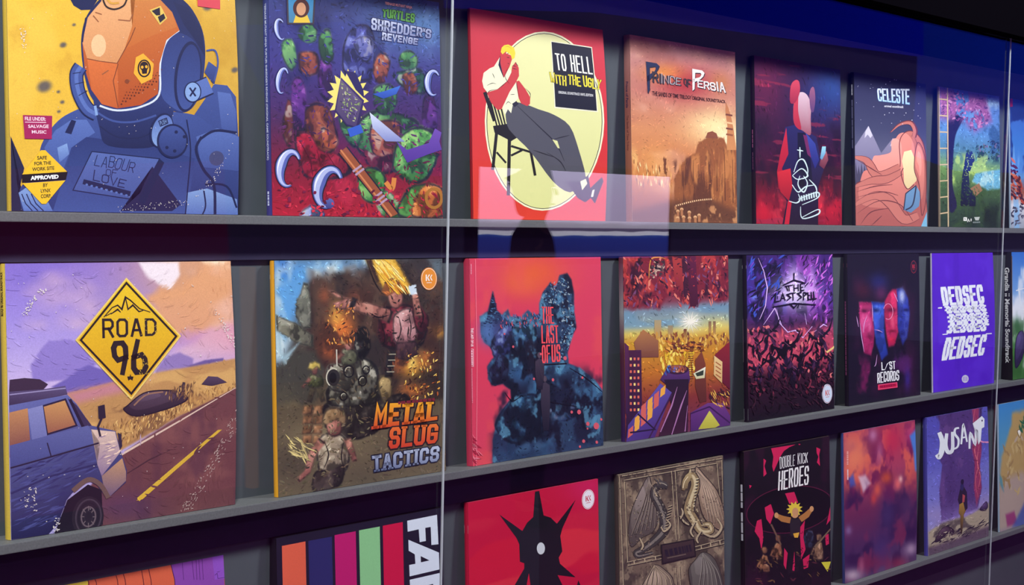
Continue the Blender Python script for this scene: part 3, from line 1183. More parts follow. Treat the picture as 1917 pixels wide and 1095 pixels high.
def lump(a, pts, c, c2, ol=INK, wd=7, hi=None):
    """a rounded painted form: fill, a lighter upper face, outline, a rim stroke"""
    p = smooth_pts(pts)
    m = p.mean(0)
    ext = np.ptp(p, axis=0)
    a.poly(p, c, c2)
    lt = tuple(min(255, int(k * 1.18 + 8)) for k in c)
    a.poly(m + (p - m) * .74 - ext * np.array([.05, .09]), lt, c)
    a.poly(m + (p - m) * np.array([.40, .34]) - ext * np.array([.10, .2]), tuple(min(255, int(k * 1.3 + 16)) for k in c), lt)
    a.line(p, ol, wd, closed=True)
    if hi:
        a.line(p[2:len(p) // 3], hi, wd * .9, taper=(.1, .1))


def sickle(a, x, y, rx, ry, rot, c1, c2, ol=INK):
    """a hooked crescent, open to the right"""
    t = np.radians(np.linspace(65, 320, 26))
    r = rad(rot)
    px, py = rx * .66 * np.cos(t), ry * .72 * np.sin(t)
    q = np.c_[x + px * math.cos(r) - py * math.sin(r), y + px * math.sin(r) + py * math.cos(r)]
    a.line(q, ol, rx * .86, taper=(.12, .3))
    a.line(q, c2, rx * .70, taper=(.05, .2))
    a.line(q - np.array([rx * .06, ry * .03]), c1, rx * .40, taper=(.05, .2))
    a.line(q[8:20] - np.array([rx * .16, ry * .06]), SH, rx * .12, taper=(.05, .05))


GR, GR2, GH = (84, 146, 78), (44, 92, 66), (150, 196, 120)
PU, PU2, PH = (112, 52, 140), (64, 34, 104), (170, 104, 190)
SV, SV2, SH = (176, 186, 226), (86, 98, 170), (236, 238, 250)
OR, OR2 = (178, 96, 60), (116, 54, 46)
a.dabs(900, 26, 8, .2, flow=4, contrast=.2)
# painted forms, far to near
a.form([(500, 330), (510, 190), (560, 120), (620, 118), (648, 180), (650, 290), (640, 370), (560, 380)], (74, 78, 150), (42, 44, 104), hi=(140, 150, 210), rim=INK, warp=.010, wsc=12, mott=.75)
a.form([(550, 200), (590, 170), (636, 190), (640, 260), (600, 290)], (120, 124, 186), (70, 74, 140), hi=(196, 190, 176), rim=INK, warp=.010, wsc=12, mott=.75)
a.form([(640, 330), (660, 260), (700, 250), (720, 300), (700, 380), (660, 390)], OR, OR2, hi=(196, 190, 176), rim=INK, warp=.010, wsc=12, mott=.75)
a.form([(390, 420), (388, 300), (412, 258), (440, 270), (452, 340), (450, 420), (430, 470)], PU, PU2, hi=PH, rim=INK, warp=.010, wsc=12, mott=.75)
a.form([(268, 600), (258, 430), (272, 370), (305, 360), (328, 420), (330, 540), (320, 620)], PU, PU2, hi=PH, rim=INK, warp=.010, wsc=12, mott=.75)
a.form([(872, 600), (872, 500), (890, 448), (920, 450), (938, 500), (940, 600)], PU, PU2, hi=PH, rim=INK, warp=.010, wsc=12, mott=.75)
a.form([(290, 170), (310, 120), (350, 110), (380, 140), (372, 190), (330, 206)], GR, GR2, hi=GH, rim=INK, warp=.010, wsc=12, mott=.75)
a.form([(225, 190), (270, 190), (290, 280), (260, 330), (220, 260)], GR, GR2, hi=GH, rim=INK, warp=.010, wsc=12, mott=.75)
a.form([(390, 170), (440, 140), (460, 260), (430, 300), (396, 260)], GR, GR2, hi=(196, 190, 176), rim=INK, warp=.010, wsc=12, mott=.75)
a.form([(300, 250), (340, 240), (384, 262), (386, 340), (330, 356), (300, 320)], OR, OR2, hi=(196, 190, 176), rim=INK, warp=.010, wsc=12, mott=.75)
a.form([(760, 300), (770, 250), (820, 240), (850, 270), (840, 320), (790, 330)], GR, GR2, hi=GH, rim=INK, warp=.010, wsc=12, mott=.75)
a.form([(730, 350), (790, 330), (850, 320), (900, 380), (880, 440), (800, 420)], GR2, (30, 70, 60), hi=(196, 190, 176), rim=INK, warp=.010, wsc=12, mott=.75)
a.form([(778, 350), (830, 340), (850, 420), (800, 450)], OR, OR2, hi=(196, 190, 176), rim=INK, warp=.010, wsc=12, mott=.75)
a.form([(240, 470), (262, 480), (270, 600), (250, 690), (220, 620)], OR2, (70, 30, 40), hi=(196, 190, 176), rim=INK, warp=.010, wsc=12, mott=.75)
a.form([(320, 560), (330, 500), (380, 480), (440, 510), (470, 600), (480, 680), (420, 720), (340, 660)], (140, 72, 46), (92, 42, 40), hi=(190, 110, 70), rim=INK, warp=.010, wsc=12, mott=.75)
a.form([(400, 600), (450, 620), (482, 660), (460, 700), (410, 680)], (196, 104, 60), (150, 70, 50), hi=(196, 190, 176), rim=INK, warp=.010, wsc=12, mott=.75)
a.form([(275, 630), (340, 620), (400, 700), (480, 720), (540, 800), (440, 840), (330, 830), (290, 740)], (176, 26, 56), (112, 14, 46), hi=(220, 70, 90), rim=INK, warp=.010, wsc=12, mott=.75)
a.form([(560, 690), (540, 620), (580, 560), (640, 520), (720, 520), (800, 540), (860, 580), (820, 640), (700, 680), (620, 740)], GR, GR2, hi=GH, rim=INK, warp=.010, wsc=12, mott=.75)
a.form([(640, 470), (650, 410), (700, 390), (750, 420), (752, 490), (720, 540), (670, 530)], (98, 160, 88), GR2, hi=GH, rim=INK, warp=.010, wsc=12, mott=.75)
a.form([(480, 560), (495, 500), (530, 500), (545, 590), (590, 640), (560, 690), (510, 640)], GR, GR2, hi=GH, rim=INK, warp=.010, wsc=12, mott=.75)
a.form([(630, 590), (700, 560), (770, 580), (760, 680), (720, 740), (640, 720)], (190, 104, 72), (130, 62, 56), hi=(196, 190, 176), rim=INK, warp=.010, wsc=12, mott=.75)
a.form([(590, 700), (680, 730), (760, 720), (740, 800), (640, 800)], (122, 40, 56), (70, 22, 46), hi=(196, 190, 176), rim=INK, warp=.010, wsc=12, mott=.75)
a.form([(730, 760), (760, 640), (850, 590), (930, 620), (948, 720), (900, 830), (820, 860), (740, 800)], (96, 168, 76), (48, 104, 58), hi=(180, 220, 130), rim=INK, warp=.010, wsc=12, mott=.75)
a.form([(570, 850), (600, 790), (660, 785), (700, 830), (690, 910), (640, 950), (590, 920)], (100, 172, 80), (52, 112, 60), hi=(180, 220, 130), rim=INK, warp=.010, wsc=12, mott=.75)
a.form([(690, 1010), (650, 930), (720, 890), (800, 1010)], (90, 156, 78), (50, 104, 60), hi=(196, 190, 176), rim=INK, warp=.010, wsc=12, mott=.75)
a.form([(760, 1010), (790, 900), (860, 860), (960, 880), (972, 1010)], (96, 160, 74), (56, 110, 60), hi=(196, 190, 176), rim=INK, warp=.010, wsc=12, mott=.75)
a.form([(820, 1010), (850, 900), (900, 860), (972, 890), (972, 1010)], (204, 112, 44), (150, 72, 40), hi=(236, 160, 90), rim=INK, warp=.010, wsc=12, mott=.75)
a.form([(300, 1010), (330, 970), (380, 962), (420, 1010)], SV, SV2, hi=(196, 190, 176), rim=INK, warp=.010, wsc=12, mott=.75)
a.dabs(1500, 16, 5, .2, flow=5, contrast=.25)
# dark blue hood and purple domes far back
# green rounded forms with brown plates
# burst and crystal slab
st = []
for k in range(36):
    t = 2 * math.pi * k / 36
    r = 1.0 if k % 2 else .72
    st.append((525 + 98 * r * math.cos(t), 452 + 130 * r * math.sin(t)))
a.poly(st, (238, 220, 110))
a.poly([(492, 362), (600, 470), (575, 600), (520, 590), (462, 520)], (66, 44, 110), (40, 28, 70))
a.poly([(492, 372), (590, 474), (562, 592), (520, 580), (470, 516)], (104, 92, 108), (70, 54, 96))
a.brush(70, [(492, 382), (580, 478), (550, 580), (480, 510)], [(186, 190, 130), (60, 44, 80), (140, 160, 90), (120, 100, 150)], 16, 7, 60, 60)
a.poly([(510, 330), (560, 340), (596, 420), (600, 460), (560, 420)], (40, 32, 84))
# brown and red draped mass on the left
for p in ([(300, 660), (350, 740), (360, 820)], [(380, 700), (400, 780)], [(430, 720), (480, 800)]):
    a.line(p, (84, 8, 36), 7, taper=(.3, .3))
# central green mass, plate, blade, waistcloth
a.line([(528, 622), (590, 600)], (50, 90, 190), 40)
a.poly([(640, 440), (700, 425), (770, 400), (750, 440), (690, 462)], (62, 112, 206), (40, 70, 160))
a.poly([(625, 525), (668, 560), (790, 662), (700, 660), (640, 600)], (214, 222, 240), (130, 138, 190))
# staff
a.line([(500, 700), (740, 1010)], INK, 54)
a.line([(500, 700), (740, 1010)], (150, 78, 46), 42)
a.line([(490, 700), (728, 1008)], (206, 126, 78), 8)
for t in (.28, .33, .68, .73, .78):
    x, y = 500 + 240 * t, 700 + 310 * t
    a.line([(x - 20, y + 15), (x + 20, y - 15)], (176, 146, 170), 10)
# near green forms, right
a.poly([(750, 660), (800, 700), (900, 668), (930, 600), (972, 620), (950, 660), (975, 700), (900, 720), (800, 760)], (112, 76, 170), (80, 50, 140))
a.ring(925, 925, 36, 44, 14, (170, 110, 40))
a.line([(700, 850), (730, 880), (740, 830)], (214, 130, 60), 22, smooth=True)
# silver crescents
for (x, y, rx, ry, rot) in ((255, 790, 70, 112, 10), (440, 880, 84, 124, 12), (212, 140, 32, 66, -10), (222, 380, 36, 80, 8), (925, 390, 46, 78, 0)):
    sickle(a, x, y, rx, ry, rot, SV, SV2)
a.blob(398, 815, 40, 40, (210, 40, 60), .9)
a.ell(438, 950, 22, 24, (92, 104, 170), (60, 60, 120))
a.brush(46, (195, 880, 760, 1008), [(120, 20, 60), (214, 50, 70), (90, 14, 44)], 26, 16, 0, 60)
# title and picture box
a.poly([(242, 0), (368, 0), (362, 112), (245, 112)], (60, 140, 190), (70, 120, 150))
a.poly([(268, 112), (285, 60), (330, 60), (350, 112)], (226, 190, 60))
a.ell(306, 40, 38, 44, (74, 34, 30))
a.ell(306, 44, 22, 30, (206, 150, 110))
a.line([(242, 0), (245, 112), (362, 112), (368, 0)], (60, 50, 60), 8)
a.text('TEENAGE MUTANT NINJA', [(697, 10), (824, 31), (822, 47), (696, 26)], (226, 150, 150), bold=.03)
a.block('TURTLES', [(686, 40), (836, 66), (834, 108), (684, 80)], (84, 150, 62), th=.36, gap=.1, out=(24, 44, 24), outw=.1, jig=.1)
a.block("SHREDDER'S", [(634, 84), (914, 140), (910, 182), (632, 140)], (200, 206, 226), (120, 128, 168), th=.32, gap=.14, out=(34, 38, 84), outw=.12, serif=.08)
a.block('REVENGE', [(684, 152), (852, 182), (848, 212), (682, 188)], (200, 206, 226), (120, 128, 168), th=.34, gap=.14, out=(34, 38, 84), outw=.12)


def sp_text(s, c, v0, v1, u0=.3, u1=.72):
    def go(sp):
        sp.text(s, [(u1, v0), (u1, v1), (u0, v1), (u0, v0)], c, bold=.02)
    return go


sleeve('record_sleeve', 'crowded purple, green and red comic record sleeve left of the first pale glass seam', 1.235, 0, a,
       lambda s: s.ramp([(0, (70, 78, 140)), (.5, (58, 62, 122)), (1, (66, 60, 130))]), .011, (60, 60, 110),
       spine_text=lambda s: (sp_text("TEENAGE MUTANT NINJA TURTLES: SHREDDER'S REVENGE (ORIGINAL GAME SOUNDTRACK)", (206, 210, 235), .12, .77)(s), s.ticks((.5, .9), (.5, .962), 6, .3, (206, 210, 240), .75)))

# ---- red sleeve, pale oval, seated man
CQ = [(878, 22), (1126, 60), (1135, 415), (886, 412)]
a = Art(CQ, (90, 110), 31)
a.ramp([(0, (198, 48, 66)), (.5, (212, 52, 58)), (1, (222, 62, 42))])
a.F(840, 0, .4111)
a.ell(427, 560, 266, 404, (246, 244, 200))
a.ell(427, 560, 258, 396, (40, 34, 30), n=60)
a.ell(427, 560, 255, 393, (232, 230, 168), (224, 226, 150), n=60)
BK = (28, 24, 28)
# chair
for p, wd in (([(160, 430), (205, 560)], 16), ([(178, 440), (215, 580)], 7), ([(196, 470), (230, 585)], 7), ([(215, 490), (243, 585)], 7), ([(235, 505), (255, 585)], 7),
              ([(215, 605), (198, 780)], 14), ([(272, 640), (270, 895)], 15), ([(215, 700), (258, 748)], 9), ([(280, 672), (372, 700)], 10), ([(280, 715), (330, 690)], 10), ([(368, 695), (390, 805)], 12)):
    a.line(p, BK, wd)
a.poly([(198, 582), (260, 572), (310, 632), (280, 650), (205, 612)], BK)
# trousers, shoes
GT, GTL = (82, 82, 92), (58, 58, 70)
a.poly([(258, 505), (310, 475), (400, 505), (470, 530), (540, 580), (580, 680), (618, 810), (600, 835), (550, 880), (470, 830), (370, 700), (300, 630), (262, 580)], GT, smooth=True, n=3)
a.poly([(530, 830), (600, 830), (628, 800), (640, 860), (690, 810), (698, 830), (665, 930), (645, 905), (620, 925), (585, 905)], (54, 50, 70))
a.poly([(594, 830), (618, 818), (626, 840), (604, 870)], (238, 236, 190))
a.poly([(650, 870), (660, 866), (655, 900), (645, 900)], (238, 236, 210))
for p in ([(305, 490), (400, 580), (480, 660), (520, 740)], [(470, 640), (540, 622)], [(440, 700), (500, 740), (530, 790)], [(380, 690), (470, 720)]):
    a.line(p, (36, 34, 44), 5, smooth=True, taper=(.3, .3))
# shirt, head, arms
a.F(890, 70, .2465)
SK, SKL = (204, 62, 66), (222, 92, 84)
SHT = (244, 242, 204)
a.poly([(180, 165), (132, 242), (100, 255), (55, 290), (44, 350), (55, 400), (90, 445), (160, 412), (195, 520), (205, 575), (218, 602), (238, 560), (262, 590), (275, 525), (320, 470), (308, 430), (300, 360), (285, 300), (240, 250)], SHT)
a.poly([(165, 230), (178, 160), (205, 250), (212, 300), (205, 325), (185, 280)], (34, 30, 62))
a.poly([(180, 150), (200, 132), (262, 158), (266, 190), (252, 235), (224, 270), (208, 325), (192, 270), (180, 215)], SK)
a.poly([(183, 132), (190, 100), (208, 82), (240, 76), (282, 98), (293, 140), (286, 176), (268, 190), (258, 152), (222, 128), (196, 150)], (240, 214, 56))
a.line([(212, 96), (240, 92), (268, 112)], (206, 170, 40), 5, smooth=True, taper=(.2, .2))
a.poly([(84, 448), (92, 432), (158, 412), (232, 348), (262, 285), (268, 240), (296, 205), (318, 250), (320, 310), (296, 360), (250, 430), (214, 510), (190, 560), (160, 566), (112, 512)], SK)
a.poly([(298, 352), (320, 345), (368, 408), (404, 470), (402, 520), (382, 536), (336, 516), (316, 470), (326, 460), (304, 400)], SK)
for p in ([(84, 446), (100, 424), (160, 410)], [(120, 290), (138, 330)], [(80, 384), (120, 366), (150, 372)], [(160, 412), (200, 380), (236, 346)], [(212, 300), (225, 340), (250, 370)], [(256, 450), (290, 448)], [(222, 525), (240, 505), (262, 520)], [(300, 360), (312, 430)], [(405, 470), (402, 440), (370, 405)],
          [(270, 232), (300, 240)], [(268, 252), (306, 262)], [(290, 210), (314, 236)], [(236, 215), (246, 222)], [(228, 170), (250, 176)], [(192, 280), (205, 325)]):
    a.line(p, BK, 5, smooth=True, taper=(.3, .2))
a.poly([(268, 520), (300, 498), (318, 520), (288, 545)], (40, 38, 56))
a.poly([(570, 785), (608, 796), (626, 852), (612, 850)], (226, 228, 160))
a.F(840, 0, .4111)
# title board
a.poly([(457, 198), (643, 224), (664, 517), (472, 500)], (240, 238, 210))
a.poly([(460, 202), (640, 228), (660, 512), (476, 494)], (22, 22, 40))
a.block('TO', [(474, 252), (520, 258), (528, 334), (483, 328)], (250, 250, 238), th=.32, gap=.2)
a.block('HELL', [(541, 258), (636, 270), (644, 348), (548, 336)], (250, 250, 238), th=.32, gap=.2)
a.block('WITH', [(450, 344), (524, 352), (526, 398), (454, 388)], (238, 222, 60), th=.32, gap=.1, jig=.12, out=(40, 36, 34), outw=.07)
a.block('THE', [(532, 352), (588, 358), (590, 402), (534, 396)], (238, 222, 60), th=.32, gap=.1, jig=.12, out=(40, 36, 34), outw=.07)
a.block('UGLY', [(598, 358), (682, 368), (676, 414), (602, 404)], (238, 222, 60), th=.32, gap=.1, jig=.12, out=(40, 36, 34), outw=.07)
a.text('ORIGINAL SOUNDTRACK VINYL EDITION', [(489, 422), (643, 436), (643, 448), (489, 434)], (226, 226, 226), bold=.02)
sleeve('record_sleeve', 'red record sleeve with a pale oval and a man leaning back on a chair', 1.615, 0, a, (150, 30, 40), .005, (196, 60, 60), .007)

# ---- sandy palace sleeve
a = Art([(1182, 62), (1380, 95), (1375, 420), (1174, 418)], (110, 150), 41)
a.ramp([(0, (184, 128, 130)), (.3, (192, 122, 104)), (.5, (212, 140, 92)), (.75, (190, 110, 62)), (1, (120, 70, 44))])
a.F(1130, 40, .3745)
a.cloud((226, 168, 140), 4, .5, .75, .6, sx=.7, sy=1.6)
a.cloud((150, 82, 74), 4, .55, .8, .55, sx=.7, sy=1.6)
a.blob(560, 520, 160, 110, (255, 224, 160), .95)
a.blob(630, 580, 80, 60, (255, 238, 190), .9)
a.blob(410, 300, 160, 90, (168, 40, 50), .85)
a.blob(300, 250, 110, 50, (236, 150, 60), .7)
a.blob(590, 300, 60, 60, (190, 120, 60), .6)
a.blob(240, 720, 110, 110, (240, 170, 90), .7)
a.cloud((250, 200, 120), 9, .55, .75, .7, area=[(110, 640), (380, 700), (380, 830), (110, 830)], soft=.06, sy=.5)
a.area([(340, 790), (372, 720), (395, 690), (450, 650), (470, 600), (510, 575), (600, 580), (615, 635), (668, 640), (668, 1010), (340, 1010)], (150, 88, 50), .006, warp=.012, wsc=14)
a.cloud((206, 134, 74), 9, .5, .65, .75, area=[(340, 700), (668, 600), (668, 900), (340, 900)], soft=.02, sx=1.8, sy=.45)
a.cloud((84, 46, 34), 11, .55, .7, .75, area=[(340, 700), (668, 600), (668, 960), (340, 960)], soft=.02, sx=2, sy=.5)
a.area([(110, 960), (340, 900), (520, 890), (668, 960), (668, 1016), (110, 1016)], (92, 56, 40), .03, .8)
a.cloud((214, 150, 96), 14, .6, .7, .8, area=[(330, 900), (668, 930), (668, 1016), (330, 1016)], soft=.02)
a.dabs(1300, 14, 4.5, .12, flow=4, contrast=.05)
a.poly([(612, 640), (618, 520), (610, 440), (615, 400), (627, 430), (640, 480), (650, 540), (660, 640)], (186, 116, 76), (206, 140, 86))
for y, c in ((460, (120, 66, 54)), (500, (236, 190, 140)), (530, (120, 66, 54)), (560, (150, 86, 56))):
    a.line([(611, y), (645, y + 6)], c, 9)
a.poly([(506, 578), (516, 552), (540, 545), (562, 556), (570, 582)], (138, 78, 54))
for x, y, h in ((440, 690, 110), (520, 640, 200), (560, 690, 160), (600, 660, 240), (400, 720, 100), (640, 690, 220)):
    a.line([(x, y), (x - 4, y + h)], (88, 48, 36), 6, taper=(.2, .6))
for k in range(18):
    a.line([(345 + k * 10.5, 930 - 34 * math.sin(k / 17 * 1.5)), (345 + k * 10.5, 922 - 34 * math.sin(k / 17 * 1.5))], (236, 190, 140), 6)
for x, y in ((352, 955), (372, 945), (410, 960), (440, 985), (350, 990), (380, 985), (460, 975), (410, 990)):
    a.ell(x, y, 9, 9, (222, 170, 120))
    a.line([(x, y), (x, y + 34)], (176, 116, 76), 13)
a.brush(60, [(135, 700), (330, 740), (330, 830), (135, 820)], [(255, 220, 150), (150, 90, 50), (240, 180, 110)], 36, 5, 90, 8)
a.brush(40, [(290, 690), (300, 690), (300, 760), (290, 760)], [(120, 70, 44)], 30, 5, 90, 6)
LET, LS = (236, 226, 222), (30, 34, 60)
GD = (52, 36, 40)


def ttl(s, q, c, **k):
    a.block(s, [(x + 3, y + 4) for x, y in q], GD, **k)
    a.block(s, q, c, **k)


ttl('P', [(215, 194), (286, 206), (262, 262), (218, 356)], (36, 44, 78), th=.24)
ttl('RINCE', [(244, 246), (392, 278), (388, 314), (244, 300)], (60, 50, 60), th=.24, gap=.1, jig=.06)
a.block('INCE', [(288, 255), (390, 278), (386, 312), (286, 304)], (196, 180, 184), th=.14, gap=.24, jig=.06)
ttl('OF', [(402, 278), (440, 284), (432, 332), (402, 306)], (70, 44, 50), th=.24, gap=.1)
ttl('P', [(448, 230), (514, 242), (490, 300), (446, 342)], LET, th=.24)
ttl('ERSIA', [(472, 290), (608, 300), (614, 352), (472, 324)], LET, th=.24, gap=.1, jig=.06)
a.text('THE SANDS OF TIME TRILOGY ORIGINAL SOUNDTRACK', [(242, 342), (612, 388), (612, 404), (242, 366)], (66, 34, 34), bold=.015)
sleeve('record_sleeve', 'thick orange record sleeve showing a sunlit desert palace with a tower', 2.003, 0, a,
       lambda s: s.ramp([(0, (184, 134, 128)), (.35, (150, 88, 76)), (.6, (170, 104, 76)), (1, (150, 92, 64))]), .0125, (206, 170, 150),
       spine_text=lambda s: (sp_text('Prince of Persia', (50, 40, 70), .25, .39)(s), sp_text('The Sands of Time Trilogy', (110, 60, 50), .43, .62)(s)))

# ---- dark sleeve, figure in a coat, red and blue light
a = Art([(1414, 104), (1571, 127), (1570, 421), (1416, 420)], (110, 150), 51)
a.ramp([(0, (56, 26, 64)), (.45, (48, 18, 50)), (.75, (74, 14, 34)), (1, (112, 14, 36))])
a.F(1390, 80, .3378)
a.blob(130, 200, 120, 260, (120, 30, 66), .6)
a.blob(480, 260, 130, 170, (44, 84, 156), .85)
a.blob(400, 330, 130, 150, (34, 40, 96), .6)
a.blob(120, 940, 90, 110, (206, 26, 48), .9)
a.blob(480, 900, 90, 130, (196, 26, 48), .9)
a.cloud((220, 50, 66), 6, .52, .7, .7, area=[(70, 820), (540, 780), (540, 1010), (70, 1010)], soft=.08, sy=1.5)
a.cloud((26, 14, 32), 5, .5, .7, .65, area=[(70, 440), (540, 440), (540, 900), (70, 900)], soft=.1)
a.cloud((150, 40, 66), 12, .62, .7, .6, sx=.25, sy=3)
a.dabs(500, 26, 6, .2, ang=80)
# coat
a.poly([(235, 470), (290, 455), (345, 490), (400, 520), (420, 620), (440, 700), (410, 790), (405, 1010), (215, 1010), (240, 880), (195, 800), (190, 720), (210, 600)], (40, 38, 92), (32, 16, 36))
a.poly([(240, 474), (250, 620), (215, 700), (245, 870), (195, 810), (188, 720), (210, 600)], (196, 40, 60), (150, 20, 40))
a.poly([(190, 720), (260, 700), (270, 800), (250, 880), (205, 830)], (206, 40, 52), (150, 24, 40))
a.poly([(300, 500), (340, 500), (365, 600), (380, 800), (300, 720)], (22, 20, 44))
a.poly([(345, 500), (395, 560), (415, 650), (392, 700), (360, 600)], (60, 74, 160), (40, 40, 110))
a.poly([(330, 510), (350, 515), (372, 640), (352, 620)], (110, 40, 90))
a.poly([(225, 1010), (245, 880), (265, 880), (250, 1010)], (190, 30, 50))
# plain pale head and hand
a.poly([(285, 455), (278, 380), (290, 300), (320, 272), (352, 285), (374, 340), (372, 420), (370, 510), (330, 490)], (214, 184, 196), (150, 80, 96), smooth=True)
a.poly([(285, 455), (278, 380), (290, 300), (306, 285), (305, 380), (320, 480)], (206, 66, 84), (170, 40, 60), smooth=True)
a.poly([(262, 330), (266, 240), (290, 205), (312, 215), (314, 275), (290, 330)], (206, 70, 90), (150, 40, 66), smooth=True)
a.poly([(372, 370), (366, 290), (376, 248), (392, 246), (398, 310), (388, 380)], (150, 90, 120), (90, 60, 110), smooth=True)
a.poly([(415, 680), (430, 620), (455, 600), (464, 650), (440, 700)], (160, 90, 100), (96, 40, 56))
a.poly([(420, 640), (432, 574), (452, 574), (450, 610), (430, 650)], (150, 206, 226), (90, 140, 180))
# white scribbled print on the coat
WS = (206, 226, 226)
for p in ([(312, 580), (312, 640)], [(296, 596), (330, 602)], [(278, 720), (300, 660), (330, 650), (352, 700), (350, 740)], [(270, 740), (320, 700), (352, 740), (300, 760), (270, 740)],
          [(268, 790), (300, 830), (340, 800), (385, 790)], [(310, 740), (300, 790), (330, 830), (350, 780), (330, 740)], [(250, 880), (290, 890), (310, 870), (300, 840)],
          [(300, 870), (400, 830), (404, 860), (320, 900)], [(318, 970), (404, 925), (406, 950), (322, 975), (312, 910)], [(360, 760), (395, 800), (400, 840)]):
    a.line(p, WS, 8, smooth=True, taper=(.4, .4))
for k in range(7):
    a.line([(318 + k * 13, 850 - k * 4), (320 + k * 13, 880 - k * 4)], WS, 8)
a.ell(322, 780, 16, 22, (20, 16, 32))
sleeve('record_sleeve', 'dark record sleeve with a coated figure lit red and blue', 2.382, 0, a, (34, 18, 34), .009, (60, 34, 56),
       spine_text=lambda s: (s.ticks((.5, .44), (.5, .55), 4, .16, (176, 100, 140), .85), s.ticks((.5, .575), (.5, .68), 6, .14, (130, 80, 110), .85)))

# ---- grey sleeve, mountains and flowing red hair
a = Art([(1597, 138), (1731, 160), (1731, 425), (1598, 422)], (90, 130), 61)
a.ramp([(0, (42, 42, 74)), (.35, (66, 68, 98)), (.6, (104, 104, 128)), (1, (120, 112, 124))])
a.F(1390, 80, .3378)
a.poly([(612, 580), (690, 468), (760, 620), (800, 700), (612, 760)], (150, 144, 170), (112, 106, 138))
a.poly([(690, 468), (712, 520), (700, 535), (685, 515), (668, 535), (672, 500)], (206, 200, 214))
a.poly([(740, 640), (824, 535), (870, 620), (870, 700), (740, 740)], (140, 134, 160), (108, 102, 132))
a.poly([(824, 535), (845, 575), (828, 570), (808, 580)], (200, 196, 210))
for x in range(618, 850, 16):
    h = 60 + 26 * math.sin(x)
    a.poly([(x - 14, 780), (x, 710 - h * .6), (x + 14, 780)], (72, 68, 92))
a.area([(612, 770), (870, 700), (870, 800), (612, 800)], (72, 68, 92), .01)
HA, HB, HD = (196, 116, 104), (168, 90, 84), (112, 56, 60)
lump(a, [(612, 1030), (612, 800), (700, 770), (820, 740), (862, 690), (860, 560), (890, 505), (940, 500), (990, 560), (1008, 680), (1004, 860), (990, 1030)], HA, HB, HD, 5)
for p, wd in (([(612, 640), (680, 660), (740, 740), (860, 690)], 46), ([(612, 800), (700, 770), (790, 760), (870, 720)], 44), ([(612, 900), (720, 850), (800, 880), (880, 980), (960, 960)], 60)):
    a.line(p, HD, wd + 8, smooth=True, taper=(.3, .6))
    a.line(p, HA, wd, smooth=True, taper=(.3, .6))
for p in ([(620, 650), (700, 700), (760, 736)], [(620, 830), (720, 800), (820, 790)], [(620, 950), (740, 880), (860, 900), (930, 990)], [(640, 1010), (700, 940), (800, 920)], [(940, 520), (980, 640), (985, 800)], [(620, 860), (760, 830), (850, 850)], [(700, 1015), (760, 960)]):
    a.line(p, HD, 6, smooth=True, taper=(.1, .4))
a.line([(808, 505), (860, 460), (920, 450), (948, 490), (940, 530)], HD, 26, smooth=True, taper=(.1, 1))
a.line([(814, 502), (862, 462), (920, 452), (944, 492), (938, 530)], HA, 17, smooth=True, taper=(.1, 1))
a.poly([(880, 700), (872, 660), (885, 610), (925, 600), (960, 690), (952, 770), (905, 815), (884, 790)], (238, 226, 176), (222, 196, 146))
a.line([(880, 700), (868, 730), (884, 790), (905, 815), (940, 790)], HD, 5, smooth=True)
a.poly([(880, 930), (892, 840), (950, 795), (975, 840), (965, 910), (920, 945)], (110, 150, 186), (96, 130, 166))
a.line([(890, 930), (930, 900), (950, 800)], (54, 56, 76), 8, smooth=True)
a.line([(880, 930), (892, 840), (950, 795)], (54, 56, 76), 6)
lump(a, [(940, 700), (960, 560), (1000, 640), (1004, 860), (980, 960), (968, 800)], HA, HB, HD, 4)
a.poly([(975, 1020), (1008, 940), (1008, 1022)], (120, 176, 206))
a.block('CELESTE', [(738, 262), (918, 264), (918, 350), (744, 330)], (234, 240, 250), (150, 190, 226), th=.36, gap=.1, out=(60, 86, 140), outw=.1)
a.text('original soundtrack', [(778, 352), (884, 356), (884, 374), (778, 368)], (220, 222, 232), bold=.02)
specks(a, 40, (620, 200, 1000, 480), (226, 226, 240), 6, 4, 9)
sleeve('record_sleeve', 'grey-blue record sleeve with mountains and long flowing red hair', 2.753, 0, a, (34, 32, 46), .008, (60, 60, 80), spine_text=lambda s: (s.ticks((.5, .08), (.5, .15), 3, .34, (206, 206, 220), .92), s.ticks((.5, .18), (.5, .5), 5, .3, (120, 120, 150), .92)))

# ---- landscape sleeve with a ladder and a blossom tree
a = Art([(1754, 158), (1873, 176), (1875, 425), (1755, 424)], (100, 150), 71)
a.ramp([(0, (84, 112, 178)), (.3, (94, 140, 196)), (.45, (84, 130, 150)), (.55, (120, 160, 90)), (.7, (70, 100, 62)), (1, (40, 56, 44))])
a.F(1390, 80, .3378)
a.cloud((52, 86, 128), 5, .48, .6, .8, area=[(1140, 460), (1440, 340), (1440, 600), (1140, 620)], soft=.05)
a.cloud((180, 214, 240), 5, .55, .75, .8, area=[(1240, 280), (1440, 290), (1440, 500), (1240, 560)], soft=.08, sx=.6, sy=1.5)
a.cloud((30, 60, 52), 8, .5, .62, .9, area=[(1150, 540), (1440, 520), (1440, 650), (1150, 640)], soft=.04)
a.cloud((176, 206, 110), 7, .5, .62, .85, area=[(1140, 600), (1440, 620), (1440, 760), (1140, 780)], soft=.03)
a.area([(1290, 715), (1440, 690), (1440, 800), (1360, 810), (1270, 760)], (110, 176, 206), .012)
a.cloud((200, 226, 220), 16, .55, .6, .6, area=[(1290, 715), (1440, 690), (1440, 800), (1360, 810), (1270, 760)], soft=.01)
a.cloud((58, 84, 44), 9, .45, .6, .8, area=[(1130, 800), (1440, 810), (1440, 1020), (1130, 1020)], soft=.05)
a.cloud((22, 30, 26), 4, .45, .65, .8, area=[(1130, 880), (1440, 900), (1440, 1030), (1130, 1030)], soft=.08)
